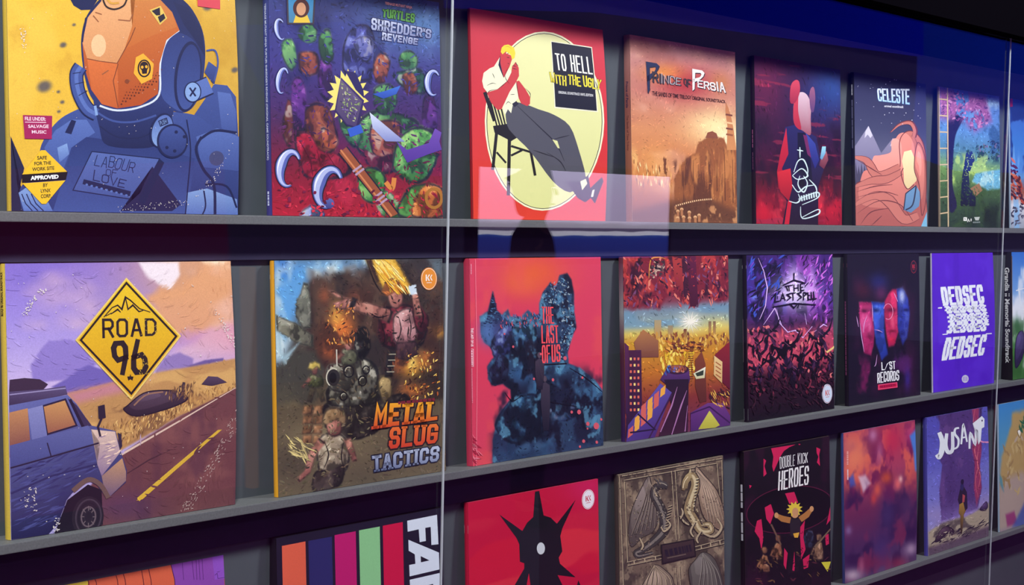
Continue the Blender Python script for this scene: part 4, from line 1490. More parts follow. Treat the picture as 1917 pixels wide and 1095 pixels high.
a.area([(1130, 430), (1215, 410), (1175, 500), (1160, 620), (1155, 780), (1180, 900), (1130, 900)], (34, 32, 66), .008, smooth=True)
a.cloud((150, 88, 140), 8, .36, .46, 1, area=[(1080, 240), (1350, 280), (1385, 420), (1280, 480), (1220, 420), (1085, 410)], soft=.05)
a.brush(110, [(1085, 245), (1350, 290), (1380, 420), (1280, 480), (1220, 420), (1090, 400)], [(176, 106, 160), (120, 66, 120), (196, 130, 176), (96, 60, 116)], 24, 15, 0, 90)
a.brush(60, [(1290, 560), (1430, 520), (1440, 640), (1300, 640)], [(34, 56, 60), (60, 90, 66), (120, 110, 140), (44, 60, 80)], 18, 14, 90, 50)
a.poly([(1235, 600), (1270, 590), (1285, 640), (1250, 720), (1255, 800), (1290, 850), (1290, 900), (1200, 900), (1210, 740)], (40, 56, 110), (22, 26, 44))
a.poly([(1258, 800), (1310, 770), (1330, 810), (1290, 845)], (150, 110, 80))
a.dabs(1100, 14, 5, .18, flow=5, contrast=.1)
LD = (206, 180, 140)
for x in (1078, 1128):
    a.line([(x, 235), (x, 1018)], LD, 7)
for k in range(8):
    a.line([(1074, 300 + k * 92), (1130, 306 + k * 90)], LD, 7)
a.poly([(1217, 963), (1238, 963), (1238, 984), (1217, 984)], (236, 236, 226))
a.line([(1224, 970), (1230, 976)], (60, 66, 60), 4)
a.line([(1241, 990), (1246, 974), (1253, 988)], (220, 220, 210), 5)
a.ell(1262, 978, 4, 8, (210, 210, 200))
a.poly([(1280, 962), (1314, 960), (1306, 980), (1288, 980)], (186, 190, 182))
a.ticks((1272, 992), (1316, 990), 7, 8, (130, 140, 136))
sleeve('record_sleeve', 'landscape record sleeve with a blossom tree and a ladder down its left edge', 3.130, 0, a, (150, 130, 110), .004, (120, 120, 140))

# ---- the next one, cut by the picture's edge
a = Art(quad_of(3.505, 0), (80, 110), 81)
a.ramp([(0, (60, 90, 170)), (.35, (64, 120, 190)), (.6, (90, 140, 200)), (.72, (150, 80, 60)), (.82, (214, 214, 220)), (1, (150, 156, 170))])
a.cloud((30, 44, 96), 5, .5, .62, .9, area=[(1890, 200), (1985, 210), (1985, 300), (1890, 320)], soft=.06)
a.F(1390, 80, .3378)
a.cloud((120, 176, 226), 6, .55, .7, .7, sx=1.6, sy=.4)
a.brush(70, [(1475, 620), (1500, 640), (1560, 850), (1560, 900), (1475, 850)], [(176, 70, 50), (90, 34, 40), (206, 110, 80), (60, 30, 50)], 40, 16, 50, 40)
a.poly([(1478, 310), (1496, 308), (1496, 355), (1478, 356)], (190, 40, 56))
a.brush(20, (1490, 900, 1560, 1010), [(110, 110, 130), (60, 60, 80)], 30, 16, 0, 80)
sleeve('record_sleeve', 'blue and white record sleeve past the second glass seam, cut off at the right', 3.505, 0, a, (170, 190, 210), .005, (180, 186, 200))

# ================================================================ middle ledge
# ---- desert road sleeve
a = Art([(14, 491), (437, 490), (444, 944), (26, 1015)], (170, 190), 101)
a.ramp([(0, (134, 112, 200)), (.2, (156, 138, 214)), (.36, (186, 168, 222)), (.46, (206, 184, 226)), (1, (170, 160, 210))])
a.F(0, 440, .5663)
a.blob(760, 100, 330, 190, (228, 172, 116), 1)
a.blob(800, 330, 240, 90, (216, 130, 160), .8)
a.blob(740, 150, 150, 110, (196, 138, 104), .7)
a.area([(560, 88), (690, 88), (690, 140), (640, 200), (575, 230), (520, 200), (548, 160), (600, 140)], (206, 152, 116), .03, .9, warp=.03)
a.area([(460, 88), (600, 88), (607, 130), (580, 180), (540, 170), (500, 140)], (240, 228, 232), .012, .95, warp=.02)
a.area([(680, 85), (770, 85), (770, 108), (735, 128), (700, 108)], (255, 244, 214), .012, 1, warp=.02)
a.area([(500, 215), (545, 168), (600, 190), (690, 90), (772, 100), (780, 290), (620, 320), (540, 300)], (222, 160, 112), .02, .9, warp=.04)
a.cloud((236, 196, 190), 4, .55, .75, .45, area=[(40, 90), (780, 90), (780, 400), (40, 480)], soft=.05, sx=.6)
a.cloud((120, 104, 190), 4, .55, .75, .4, area=[(30, 90), (500, 90), (420, 480), (30, 480)], soft=.08, sx=.6)
a.area([(110, 430), (170, 350), (240, 345), (300, 380), (330, 430), (260, 470), (120, 490)], (142, 124, 198), .006, .95, warp=.015)
a.area([(180, 500), (250, 460), (300, 430), (370, 450), (420, 510), (240, 530)], (112, 98, 176), .005, 1, warp=.01)
a.area([(520, 450), (560, 400), (600, 384), (645, 410), (640, 436), (520, 470)], (140, 118, 178), .006, .9, warp=.01)
a.area([(620, 436), (680, 415), (740, 408), (740, 418), (640, 440)], (108, 90, 150), .004, 1)
FL = [(230, 525), (420, 478), (560, 450), (700, 425), (785, 408), (790, 520), (600, 600), (400, 720), (300, 640), (240, 560)]
a.area(FL, (190, 142, 88), .006)
a.area([(230, 525), (420, 480), (520, 470), (420, 520), (260, 560)], (196, 128, 150), .02, .8)
a.cloud((222, 176, 106), 9, .5, .65, .7, area=FL, soft=.02, sx=.5, sy=2)
a.cloud((120, 84, 60), 12, .55, .68, .7, area=[(300, 590), (560, 520), (785, 470), (790, 520), (600, 600), (400, 710)], soft=.02, sx=.8, sy=1.6)
RD = [(788, 500), (600, 600), (410, 725), (330, 800), (200, 1012), (790, 895)]
a.area(RD, (110, 66, 70), .004)
a.cloud((140, 88, 84), 6, .45, .7, .6, area=RD, soft=.01, sx=.6, sy=1.6)
a.cloud((84, 50, 66), 5, .5, .7, .6, area=RD, soft=.01, sx=1.6, sy=.7)
a.blob(420, 900, 120, 60, (84, 56, 96), .6)
a.brush(260, [(330, 640), (480, 590), (640, 540), (640, 570), (420, 690), (380, 690)], [(214, 164, 92), (120, 82, 52), (176, 128, 76), (236, 194, 120)], 22, 4, -80, 25)
a.brush(120, [(600, 540), (785, 480), (785, 500), (640, 570)], [(214, 164, 92), (140, 96, 62), (176, 128, 76)], 16, 3, -80, 25)
a.line([(788, 505), (600, 615), (410, 728)], (226, 196, 176), 5, taper=(.5, 1.4))
a.poly([(735, 644), (722, 645), (462, 872), (470, 882)], (226, 186, 64))
a.poly([(722, 645), (735, 644), (480, 876), (460, 880)], (222, 178, 60))
a.line([(590, 700), (500, 745), (430, 790)], (74, 46, 56), 4, taper=(.2, .6))
a.dabs(420, 30, 7, .035, flow=2)
# wreck by the road
lump(a, [(418, 580), (430, 565), (480, 525), (540, 515), (600, 520), (622, 545), (560, 575), (460, 600)], (66, 50, 66), (44, 34, 50), (36, 28, 44), 4)
a.line([(450, 565), (490, 530), (545, 520)], (150, 110, 90), 5, smooth=True)
a.line([(605, 545), (612, 488)], (54, 44, 60), 9)
a.line([(598, 520), (600, 500)], (54, 44, 60), 6)
a.poly([(668, 495), (690, 468), (720, 470), (750, 488), (700, 500)], (84, 66, 92), (60, 46, 66))
a.brush(60, [(550, 520), (650, 490), (640, 540), (560, 540)], [(120, 84, 60), (196, 150, 90), (90, 62, 56)], 24, 4, -80, 25)
# off-road car
CB, CBL, CD = (66, 74, 128), (106, 112, 166), (40, 34, 62)
a.poly([(40, 480), (90, 474), (140, 478), (168, 495), (150, 515), (38, 520)], (58, 44, 66))
a.poly([(38, 520), (150, 512), (225, 500), (232, 528), (150, 545), (38, 566)], (92, 80, 120), (58, 48, 78))
a.line([(40, 530), (226, 508)], (150, 140, 180), 4)
BODY = [(38, 566), (150, 545), (232, 530), (262, 560), (310, 632), (390, 650), (408, 720), (428, 780), (425, 820), (370, 870), (352, 860), (330, 830), (300, 815), (270, 830), (230, 880), (200, 960), (170, 1005), (42, 1014)]
a.poly(BODY, (98, 104, 164), (34, 32, 74), 80)
a.brush(160, [(45, 780), (200, 735), (330, 700), (320, 780), (230, 850), (190, 950), (60, 990)], [(76, 80, 138), (62, 64, 118), (68, 72, 128), (52, 52, 102)], 60, 6, -22, 8)
a.poly([(38, 590), (100, 575), (108, 680), (40, 740)], (196, 138, 90), (110, 60, 70))
a.poly([(150, 568), (225, 545), (262, 632), (165, 662)], (206, 150, 92), (150, 90, 74))
a.line([(150, 568), (225, 545), (262, 632), (165, 662)], CD, 6, closed=True)
a.poly([(232, 540), (262, 565), (312, 632), (280, 640)], (60, 50, 84))
a.line([(240, 545), (285, 640)], (36, 30, 54), 10)
a.poly([(100, 578), (150, 565), (168, 690), (118, 705)], (134, 138, 190), (104, 108, 164))
a.poly([(40, 700), (160, 668), (300, 632), (335, 690), (180, 730), (42, 770)], (96, 102, 158), (70, 76, 134))
a.poly([(310, 645), (388, 652), (406, 720), (345, 800), (330, 760), (340, 690)], (226, 196, 176), (140, 116, 150))
a.brush(26, [(335, 660), (385, 660), (400, 720), (350, 780)], [(240, 210, 186), (190, 160, 166), (160, 134, 156)], 30, 6, -20, 20)
a.poly([(345, 800), (412, 740), (425, 785), (425, 815), (372, 868), (355, 850)], (196, 150, 110), (110, 90, 120))
a.line([(42, 775), (200, 730), (335, 690)], CD, 5)
a.line([(44, 860), (180, 800), (330, 760)], (48, 48, 96), 6)
a.line([(165, 690), (178, 735)], CD, 4)
a.line([(250, 850), (300, 812), (340, 828), (368, 872)], (110, 84, 80), 16, smooth=True)
a.poly([(232, 880), (300, 828), (345, 845), (350, 960), (240, 1000), (190, 1000)], (30, 24, 40))
a.ell(300, 935, 52, 68, (42, 34, 48), rot=8)
for r_, c in ((48, (70, 58, 72)), (38, (36, 30, 44)), (27, (104, 88, 96)), (16, (48, 40, 54))):
    a.ring(302, 935, r_ * .86, r_ * 1.2, 5, c, rot=8)
for k in range(8):
    t = k * math.pi / 4
    a.line([(302 + 14 * math.cos(t), 935 + 20 * math.sin(t)), (302 + 26 * math.cos(t), 935 + 36 * math.sin(t))], (110, 94, 100), 3)
a.poly([(332, 568), (354, 562), (358, 606), (334, 610)], (40, 34, 54))
a.line([(344, 608), (332, 636), (340, 668)], (40, 34, 54), 7)
a.poly([(396, 655), (408, 660), (412, 700), (404, 712)], (48, 42, 66))
# diamond sign
a.poly([(428, 140), (604, 335), (441, 547), (258, 348)], (236, 206, 110))
SG = [(428, 147), (598, 335), (441, 538), (265, 348)]
a.poly(SG, (232, 194, 36), (218, 158, 32))
a.line([(428, 158), (588, 336), (441, 526), (276, 348)], (34, 28, 30), 7, closed=True)
for p in ([(352, 272), (380, 240), (398, 232), (412, 246), (424, 205), (440, 216), (470, 244), (505, 256)], [(375, 262), (398, 246), (408, 256)], [(424, 205), (432, 246), (448, 232), (468, 254), (482, 250)], [(358, 268), (378, 258)]):
    a.line(p, (34, 28, 30), 6, taper=(.5, .5))
a.block('ROAD', [(346, 276), (525, 276), (525, 334), (347, 342)], (38, 32, 36), th=.22, gap=.2)
a.block('9', [(371, 352), (430, 348), (436, 462), (388, 468)], (38, 32, 36), th=.32)
a.block('6', [(440, 346), (486, 344), (500, 460), (440, 466)], (38, 32, 36), th=.32)
st = []
for k in range(10):
    t = -math.pi / 2 + k * math.pi / 5
    r = 11 if k % 2 == 0 else 4.6
    st.append((438 + r * math.cos(t), 473 + r * 1.15 * math.sin(t)))
a.poly(st, (38, 32, 36))
specks(a, 40, (470, 278, 525, 335), (214, 176, 60), 8, 2, 3)
specks(a, 30, (460, 390, 500, 460), (214, 176, 60), 8, 2, 6)
specks(a, 45, [(80, 260), (110, 200), (160, 165), (165, 180), (120, 220), (95, 270)], ln=7, wd=4, seed=2)
specks(a, 170, [(785, 560), (786, 640), (700, 800), (640, 905), (600, 915), (700, 740)], (206, 180, 170), ln=8, wd=1.8, seed=4, ang=-60, jit=40)
specks(a, 40, [(690, 200), (700, 230), (780, 400), (780, 340)], ln=8, wd=3, seed=9)
specks(a, 26, (90, 840, 130, 920), ln=8, wd=4, seed=7)
specks(a, 16, (185, 940, 205, 985), ln=8, wd=4, seed=12)
specks(a, 60, (45, 100, 780, 980), ln=5, wd=3, seed=13)


def road_spine(s):
    s.text('ROAD 96 ORIGINAL SOUNDTRACK', [(.28, .19), (.28, .03), (.72, .03), (.72, .19)], (50, 42, 30), bold=.03)


sleeve('record_sleeve', 'worn record sleeve with a yellow diamond road sign over a desert highway', .8655, 1, a, (244, 208, 84), .012, (222, 214, 200), .006, mkey='worn', spine_text=road_spine)

# ---- battle scene sleeve with an orange spine
a = Art([(514, 489), (824, 489), (833, 885), (525, 932)], (150, 190), 111)
a.ramp([(0, (84, 84, 88)), (.4, (74, 66, 56)), (.62, (92, 80, 60)), (1, (104, 90, 70))])
a.F(470, 460, .4566)
a.area([(95, 60), (480, 60), (380, 120), (250, 130), (190, 300), (130, 470), (95, 480)], (96, 160, 214), .05)
a.blob(125, 90, 50, 50, (40, 104, 190), .9)
a.cloud((216, 232, 226), 4, .36, .52, 1, area=[(100, 60), (480, 60), (380, 130), (230, 140), (190, 300), (130, 470), (100, 470)], soft=.04)
a.area([(235, 160), (270, 120), (320, 150), (340, 110), (390, 110), (440, 150), (520, 60), (775, 62), (785, 640), (560, 640), (520, 500), (300, 520), (230, 430)], (48, 40, 38), .02, 1, warp=.03)
a.cloud((96, 70, 54), 6, .5, .7, .7, area=[(240, 100), (775, 62), (785, 640), (240, 640)], soft=.05)
for x, y, rx, ry, c, al in ((370, 340, 60, 70, (226, 120, 50), 1), (350, 290, 26, 50, (236, 170, 70), .9), (300, 210, 26, 40, (150, 80, 50), .8), (330, 420, 60, 60, (190, 90, 44), .8), (420, 230, 40, 60, (130, 70, 46), .7),
                            (650, 500, 50, 44, (226, 150, 46), 1), (655, 490, 24, 30, (250, 220, 110), .9), (720, 470, 40, 40, (206, 120, 50), .9), (760, 360, 36, 30, (220, 150, 60), .9), (660, 600, 60, 30, (196, 110, 50), .8),
                            (740, 180, 50, 50, (130, 84, 50), .7), (600, 480, 40, 50, (160, 80, 44), .8)):
    a.blob(x, y, rx, ry, c, al)
a.cloud((60, 36, 30), 9, .52, .66, .75, area=[(280, 180), (780, 180), (785, 640), (280, 560)], soft=.05)
a.area([(466, 62), (585, 62), (660, 200), (560, 200), (510, 150)], (226, 170, 50), .015, 1)
a.area([(500, 62), (560, 62), (620, 170), (560, 190)], (252, 226, 120), .03, .9)
a.area([(466, 62), (490, 62), (530, 170), (505, 150)], (60, 40, 34), .01, 1)
a.area([(640, 62), (720, 62), (760, 200), (690, 200)], (56, 50, 52), .04, .8)
a.area([(720, 62), (775, 62), (778, 150), (745, 130)], (110, 134, 146), .03, .7)
# ruin blocks
ST, ST2, SHI, SRM = (126, 128, 112), (84, 84, 74), (176, 176, 156), (44, 44, 40)
a.form([(182, 290), (185, 230), (205, 200), (215, 155), (235, 160), (245, 230), (246, 340), (215, 345)], ST, ST2, SHI, SRM, smooth=False, mott=.8)
a.form([(104, 285), (180, 318), (256, 372), (254, 420), (180, 398), (106, 350)], (140, 138, 116), (92, 90, 76), SHI, SRM, smooth=False, mott=.8)
a.area([(104, 500), (180, 430), (260, 420), (300, 520), (260, 640), (104, 640)], (66, 64, 56), .02, .9, warp=.03)
a.area([(110, 350), (124, 360), (130, 460), (200, 400), (140, 490), (118, 440)], (160, 190, 200), .01, .9)
a.cloud((130, 116, 84), 5, .45, .65, .6, area=[(104, 620), (480, 640), (480, 1030), (104, 1030)], soft=.08, sx=.5)
a.blob(300, 780, 160, 60, (150, 136, 100), .6)
a.blob(180, 900, 120, 80, (70, 62, 52), .6)
a.blob(470, 960, 120, 60, (82, 72, 60), .6)
a.dabs(900, 20, 7, .14, flow=4)
# plain war machine: round gun, hull, tracks
MG, MG2, MD, MH = (140, 136, 116), (56, 54, 50), (24, 22, 24), (226, 222, 198)
a.form([(300, 660), (480, 630), (630, 615), (640, 680), (560, 740), (440, 800), (330, 790)], (58, 52, 46), (30, 26, 26), (110, 96, 80), MD, warp=.012)
a.form([(310, 620), (330, 560), (420, 470), (490, 470), (525, 540), (530, 640), (420, 670), (330, 660)], MG, MG2, MH, MD, warp=.01, mott=.9)
a.form([(310, 540), (316, 500), (360, 485), (424, 500), (428, 560), (390, 606), (330, 596)], (170, 166, 142), (70, 66, 60), MH, MD, mott=.7)
a.form([(418, 380), (440, 340), (474, 345), (490, 420), (462, 470), (430, 450)], MG2, (30, 28, 30), (190, 188, 166), MD, mott=.9)
a.form([(520, 570), (540, 540), (572, 560), (572, 625), (540, 645)], (176, 150, 96), (96, 78, 52), (226, 200, 140), MD)
a.form([(556, 425), (592, 425), (578, 545), (546, 545)], (64, 58, 58), (30, 28, 30), (150, 146, 130), MD, smooth=False)
for j in range(4):
    for i in range(2):
        x, y = 212 + i * 42, 660 + j * 40
        a.form([(x + 6, y), (x + 44, y - 4), (x + 40, y + 34), (x, y + 36)], (196, 142, 94), (100, 68, 50), (230, 186, 140), MD, smooth=False, warp=.003)
for k in range(8):
    a.form([(430 + k * 24, 702 - k * 11), (452 + k * 24, 692 - k * 11), (458 + k * 21, 744 - k * 15), (436 + k * 21, 752 - k * 15)], (70, 62, 56), (30, 26, 28), (130, 116, 96), MD, smooth=False, warp=.003)
# generic figures in the fight (no faces)
SKN, SKD, SKH = (206, 140, 116), (140, 84, 78), (240, 186, 160)
RV, RV2 = (122, 40, 52), (60, 22, 32)
a.form([(520, 300), (540, 265), (620, 245), (690, 280), (718, 360), (690, 420), (640, 440), (540, 420), (515, 370)], RV, RV2, (170, 70, 76), MD, warp=.012, mott=.8)
a.form([(585, 290), (645, 262), (672, 330), (668, 400), (590, 408), (578, 350)], (210, 156, 148), (150, 98, 104), (236, 196, 190), MD, warp=.008)
a.form([(660, 230), (715, 290), (722, 350), (690, 370), (664, 320)], RV, RV2, (170, 70, 76), MD, warp=.012)
a.limb([(572, 300), (480, 265), (384, 240)], 56, SKN, SKD, hi=SKH, rim=MD, warp=.006)
a.limb([(424, 222), (408, 268)], 24, (48, 40, 44), (34, 28, 32), rim=MD)
a.form([(392, 222), (350, 215), (314, 186), (330, 188), (372, 210), (400, 226), (388, 266), (345, 266), (334, 240)], SKN, SKD, SKH, MD, smooth=False, warp=.004)
a.form([(648, 180), (676, 200), (700, 300), (664, 300)], SKN, SKD, SKH, MD, smooth=False)
a.area([(638, 172), (670, 168), (674, 207), (644, 212)], (206, 222, 230), .004)
a.form([(556, 200), (590, 190), (616, 206), (614, 250), (590, 268), (566, 250)], SKN, SKD, SKH, MD)
a.form([(524, 200), (540, 160), (572, 140), (600, 150), (640, 186), (620, 204), (590, 196), (550, 216)], (206, 126, 62), (140, 70, 40), (240, 176, 96), MD, smooth=False, warp=.014)
a.form([(588, 405), (676, 398), (684, 450), (640, 480), (590, 470)], (74, 46, 52), (36, 24, 30), (120, 80, 80), MD, smooth=False)
for (x, y, s, h, t) in ((262, 520, .85, (230, 200, 90), (104, 108, 64)), (395, 420, .95, (160, 88, 46), (150, 148, 118))):
    a.form([(x - 26 * s, y + 20), (x, y + 8), (x + 36 * s, y + 20), (x + 38 * s, y + 70 * s), (x - 22 * s, y + 78 * s)], t, (60, 62, 44), (206, 200, 160), MD, warp=.008)
    a.limb([(x - 5, y + 76 * s), (x - 22, y + 145 * s)], 26, (90, 80, 60), (50, 44, 38), rim=MD)
    a.limb([(x + 16, y + 76 * s), (x + 36, y + 145 * s)], 26, (90, 80, 60), (50, 44, 38), rim=MD)
    a.limb([(x - 20 * s, y + 26), (x - 56 * s, y + 64)], 16, SKN, SKD, rim=MD)
    a.form([(x - 14 * s, y - 26), (x + 14 * s, y - 26), (x + 12 * s, y + 10), (x - 10 * s, y + 10)], SKN, SKD, SKH, MD)
    a.form([(x - 34 * s, y - 14), (x - 26 * s, y - 44 * s), (x, y - 52 * s), (x + 26 * s, y - 38 * s), (x + 32 * s, y - 6), (x + 12, y - 20), (x - 12 * s, y - 8)], h, tuple(int(q * .6) for q in h), (250, 226, 150), MD, warp=.012, smooth=False)
a.form([(272, 850), (290, 780), (345, 766), (395, 800), (405, 880), (380, 940), (290, 940)], (186, 168, 136), (110, 96, 84), (226, 212, 180), MD, warp=.012, mott=.8)
a.form([(312, 730), (340, 704), (372, 730), (368, 775), (340, 786), (318, 770)], SKN, SKD, SKH, MD)
a.form([(292, 722), (312, 676), (360, 672), (390, 700), (386, 740), (350, 720), (310, 738)], (160, 126, 84), (100, 76, 56), (206, 176, 130), MD, warp=.008)
a.limb([(296, 800), (252, 860), (236, 930), (196, 966)], 36, SKN, SKD, hi=SKH, rim=MD, taper=(1, .6))
a.limb([(395, 796), (415, 850), (428, 888)], 30, SKN, SKD, hi=SKH, rim=MD)
a.form([(256, 1014), (266, 934), (330, 922), (384, 905), (374, 980), (330, 1004)], (90, 74, 68), (46, 38, 40), (140, 120, 104), MD, warp=.01)
a.dabs(1500, 11, 3.6, .22, flow=5, contrast=.3)
for x, y, rx, ry in ((400, 520, 20, 24), (456, 560, 16, 20), (470, 515, 13, 16), (380, 622, 14, 16)):
    a.ring(x, y, rx, ry, 5, MD)
    a.ring(x, y, rx * .7, ry * .7, 3, (190, 184, 160), a0=180, a1=300)
a.ell(338, 545, 26, 34, (44, 40, 40))
a.ring(338, 545, 28, 37, 5, (206, 200, 176), a0=120, a1=300)
a.ell(336, 546, 15, 22, (18, 16, 18))
for y in (452, 476, 500, 524):
    a.line([(553 + (524 - y) * .12, y), (584 + (524 - y) * .08, y)], (160, 154, 130), 4)
a.line([(350, 430), (352, 500)], (206, 200, 180), 5)
a.brush(40, [(160, 780), (260, 820), (230, 880), (165, 860)], [(236, 216, 140), (150, 136, 96), (206, 186, 120)], 50, 6, 40, 30)
a.brush(90, [(640, 440), (760, 440), (770, 640), (620, 640)], [(236, 170, 70), (250, 214, 110), (176, 90, 44), (60, 36, 30)], 16, 6, -60, 60)
a.brush(70, [(300, 250), (420, 240), (430, 400), (310, 420)], [(214, 120, 54), (240, 170, 80), (130, 66, 42), (54, 36, 32)], 18, 6, -70, 60)
a.brush(50, [(480, 62), (560, 62), (650, 200), (570, 190)], [(255, 236, 150), (246, 190, 60), (214, 140, 40)], 60, 6, 52, 8)
for p in ([(562, 290), (520, 300), (480, 280)], [(600, 300), (610, 350), (596, 400)], [(640, 290), (650, 340), (645, 390)], [(530, 320), (545, 380), (540, 420)], [(300, 800), (320, 860), (300, 920)], [(380, 810), (372, 870), (384, 920)], [(468, 62), (500, 150), (530, 200)], [(684, 250), (700, 300), (690, 340)]):
    a.line(p, (26, 22, 26), 4.5, smooth=True, taper=(.2, .2))
# title
OUT = (44, 30, 34)
a.block('METAL', [(506, 654), (762, 648), (760, 722), (502, 758)], (246, 176, 40), (206, 66, 36), th=.38, gap=.12, out=OUT, outw=.12, serif=.16, slant=.12)
a.block('SLUG', [(566, 752), (762, 738), (760, 816), (564, 840)], (236, 120, 48), (200, 58, 40), th=.33, gap=.14, out=OUT, outw=.12, serif=.1, slant=.1)
a.block('TACTICS', [(494, 868), (768, 828), (766, 890), (500, 934)], (190, 200, 220), (96, 106, 140), th=.32, gap=.14, out=(34, 36, 58), outw=.12, serif=.14, slant=.1)
a.ticks((600, 652), (750, 638), 9, 12, (120, 36, 50), .8)
o = sleeve('record_sleeve', 'battle scene record sleeve with an orange spine and orange round badge', 1.252, 1, a,
           lambda s: (s.fill((240, 170, 44)), s.poly([(0, .058), (1, .058), (1, .078), (0, .078)], (230, 225, 220))), .009, (120, 110, 100))
round_sticker(o, a, 721, 145, .0165, (228, 142, 48), (246, 240, 230), lab='orange round badge')

# ---- red sleeve with a dark blue tree-and-hill shape
a = Art([(879, 481), (1130, 480), (1126, 832), (877, 869)], (120, 170), 121)
a.ramp([(0, (214, 62, 92)), (.5, (216, 60, 88)), (1, (214, 66, 92))])
a.F(840, 450, .4019)
a.blob(400, 150, 180, 110, (230, 96, 50), .85)
a.blob(340, 200, 90, 60, (232, 106, 60), .6)
a.cloud((230, 84, 80), 5, .55, .75, .5)
SIL = [(140, 350), (180, 325), (205, 235), (222, 320), (245, 345), (275, 315), (285, 350), (330, 355), (370, 320), (400, 340), (425, 345), (425, 290), (440, 240), (480, 190), (500, 230), (525, 160), (560, 150), (580, 180),
       (592, 250), (588, 330), (598, 400), (570, 470), (555, 520), (556, 570), (610, 590), (680, 650), (718, 700), (716, 960), (186, 1040), (190, 920), (215, 830), (280, 740), (278, 690), (245, 665), (190, 670), (172, 640), (170, 580), (200, 540), (200, 500), (155, 470), (142, 420)]
a.area(SIL, (42, 62, 92), .005, 1, warp=.006, wsc=26)
a.cloud((64, 112, 150), 7, .5, .68, .8, area=SIL, soft=.01)
a.cloud((24, 28, 52), 6, .46, .6, .9, area=[(190, 600), (716, 600), (716, 960), (190, 1040)], soft=.06)
a.cloud((34, 34, 60), 8, .5, .62, .8, area=[(200, 360), (425, 360), (425, 700), (240, 660)], soft=.05)
a.blob(330, 620, 70, 50, (60, 110, 160), .7)
a.blob(490, 800, 70, 30, (86, 130, 170), .7)
a.blob(170, 420, 40, 60, (90, 130, 190), .7)
a.blob(230, 420, 60, 60, (70, 80, 140), .7)
a.area([(186, 1040), (200, 900), (400, 940), (716, 930), (716, 960)], (40, 58, 92), .03, .8)
a.brush(260, [(430, 300), (440, 245), (480, 200), (560, 160), (585, 260), (590, 400), (540, 560), (520, 560), (520, 300)], [(30, 44, 76), (90, 140, 176), (58, 90, 126), (24, 30, 56), (150, 170, 180)], 13, 7, 70, 60)
a.brush(60, [(185, 330), (205, 250), (222, 320), (240, 350), (230, 380), (160, 380)], [(30, 44, 80), (70, 110, 150)], 16, 6, 10, 30)
a.brush(90, [(240, 345), (425, 335), (425, 400), (240, 400)], [(40, 56, 96), (80, 110, 160), (200, 80, 90)], 20, 6, 85, 25)
# undergrowth, boulders and an old car
RM = (20, 22, 44)
a.form([(200, 870), (250, 760), (330, 712), (410, 716), (420, 820), (400, 920), (280, 940)], (52, 96, 136), (20, 26, 50), (110, 170, 200), RM, warp=.01)
a.form([(345, 730), (392, 712), (398, 760), (350, 790)], (26, 34, 60), (60, 100, 134), None, RM, smooth=False)
a.form([(455, 780), (520, 756), (600, 778), (560, 830), (465, 840)], (90, 136, 166), (30, 44, 80), (150, 130, 150), RM, warp=.01)
a.form([(188, 500), (215, 425), (270, 385), (306, 400), (310, 480), (260, 530), (215, 545)], (86, 96, 160), (34, 38, 80), (150, 170, 214), RM, warp=.014, mott=.8)
a.form([(290, 400), (350, 370), (410, 410), (405, 520), (330, 545)], (66, 116, 156), (26, 36, 70), (120, 176, 206), RM, warp=.014, mott=.8)
a.form([(176, 610), (200, 560), (240, 520), (275, 560), (262, 640), (205, 668)], (40, 40, 72), (18, 18, 38), (76, 110, 150), RM, warp=.01)
a.cloud((16, 18, 38), 9, .52, .64, .9, area=SIL, soft=.01)
a.cloud((96, 156, 186), 14, .60, .72, .7, area=SIL, soft=.01)
a.dabs(1300, 11, 3.6, .25, region=SIL, flow=5, contrast=.4)
a.line([(425, 575), (548, 570)], (20, 18, 36), 6)
for p in ([(250, 700), (285, 742), (330, 716)], [(395, 540), (405, 640), (400, 700)], [(560, 590), (640, 640), (716, 705)], [(420, 730), (480, 750), (590, 770)]):
    a.line(p, (18, 18, 36), 6, smooth=True, taper=(.2, .2))
for x, y, h in ((442, 640, 240), (418, 530, 160)):       # two small standing people in dark clothes
    a.ell(x, y, 9, 14, (84, 70, 84))
    a.poly([(x - 20, y + 30), (x, y + 14), (x + 22, y + 30), (x + 22, y + h * .5), (x + 12, y + h), (x - 14, y + h), (x - 22, y + h * .5)], (66, 56, 74), (30, 26, 46))
a.cloud((70, 104, 140), 8, .55, .7, .6, area=[(400, 900), (520, 900), (520, 960), (240, 990)], soft=.02)
for x, y, r in ((600, 795, 9), (640, 850, 8), (680, 860, 13), (704, 830, 5), (565, 795, 6), (618, 930, 7), (680, 935, 6), (600, 955, 5), (638, 872, 4), (480, 645, 6), (540, 545, 8), (620, 636, 5), (390, 640, 5), (425, 525, 5), (295, 490, 5), (255, 430, 4)):
    a.ell(x, y, r, r * 1.2, (214, 90, 104), n=16)
a.block('THE', [(434, 304), (490, 306), (492, 384), (434, 384)], (244, 84, 92), th=.36, gap=.16)
a.block('LAST', [(430, 392), (510, 392), (512, 474), (430, 476)], (244, 84, 92), th=.36, gap=.14)
a.block('OF', [(430, 484), (470, 482), (470, 566), (430, 568)], (244, 84, 92), th=.36, gap=.16)
a.block('US', [(476, 482), (518, 480), (518, 560), (476, 564)], (244, 84, 92), th=.36, gap=.16)
a.line([(124, 80), (122, 560), (108, 1045)], (236, 110, 130), 4)
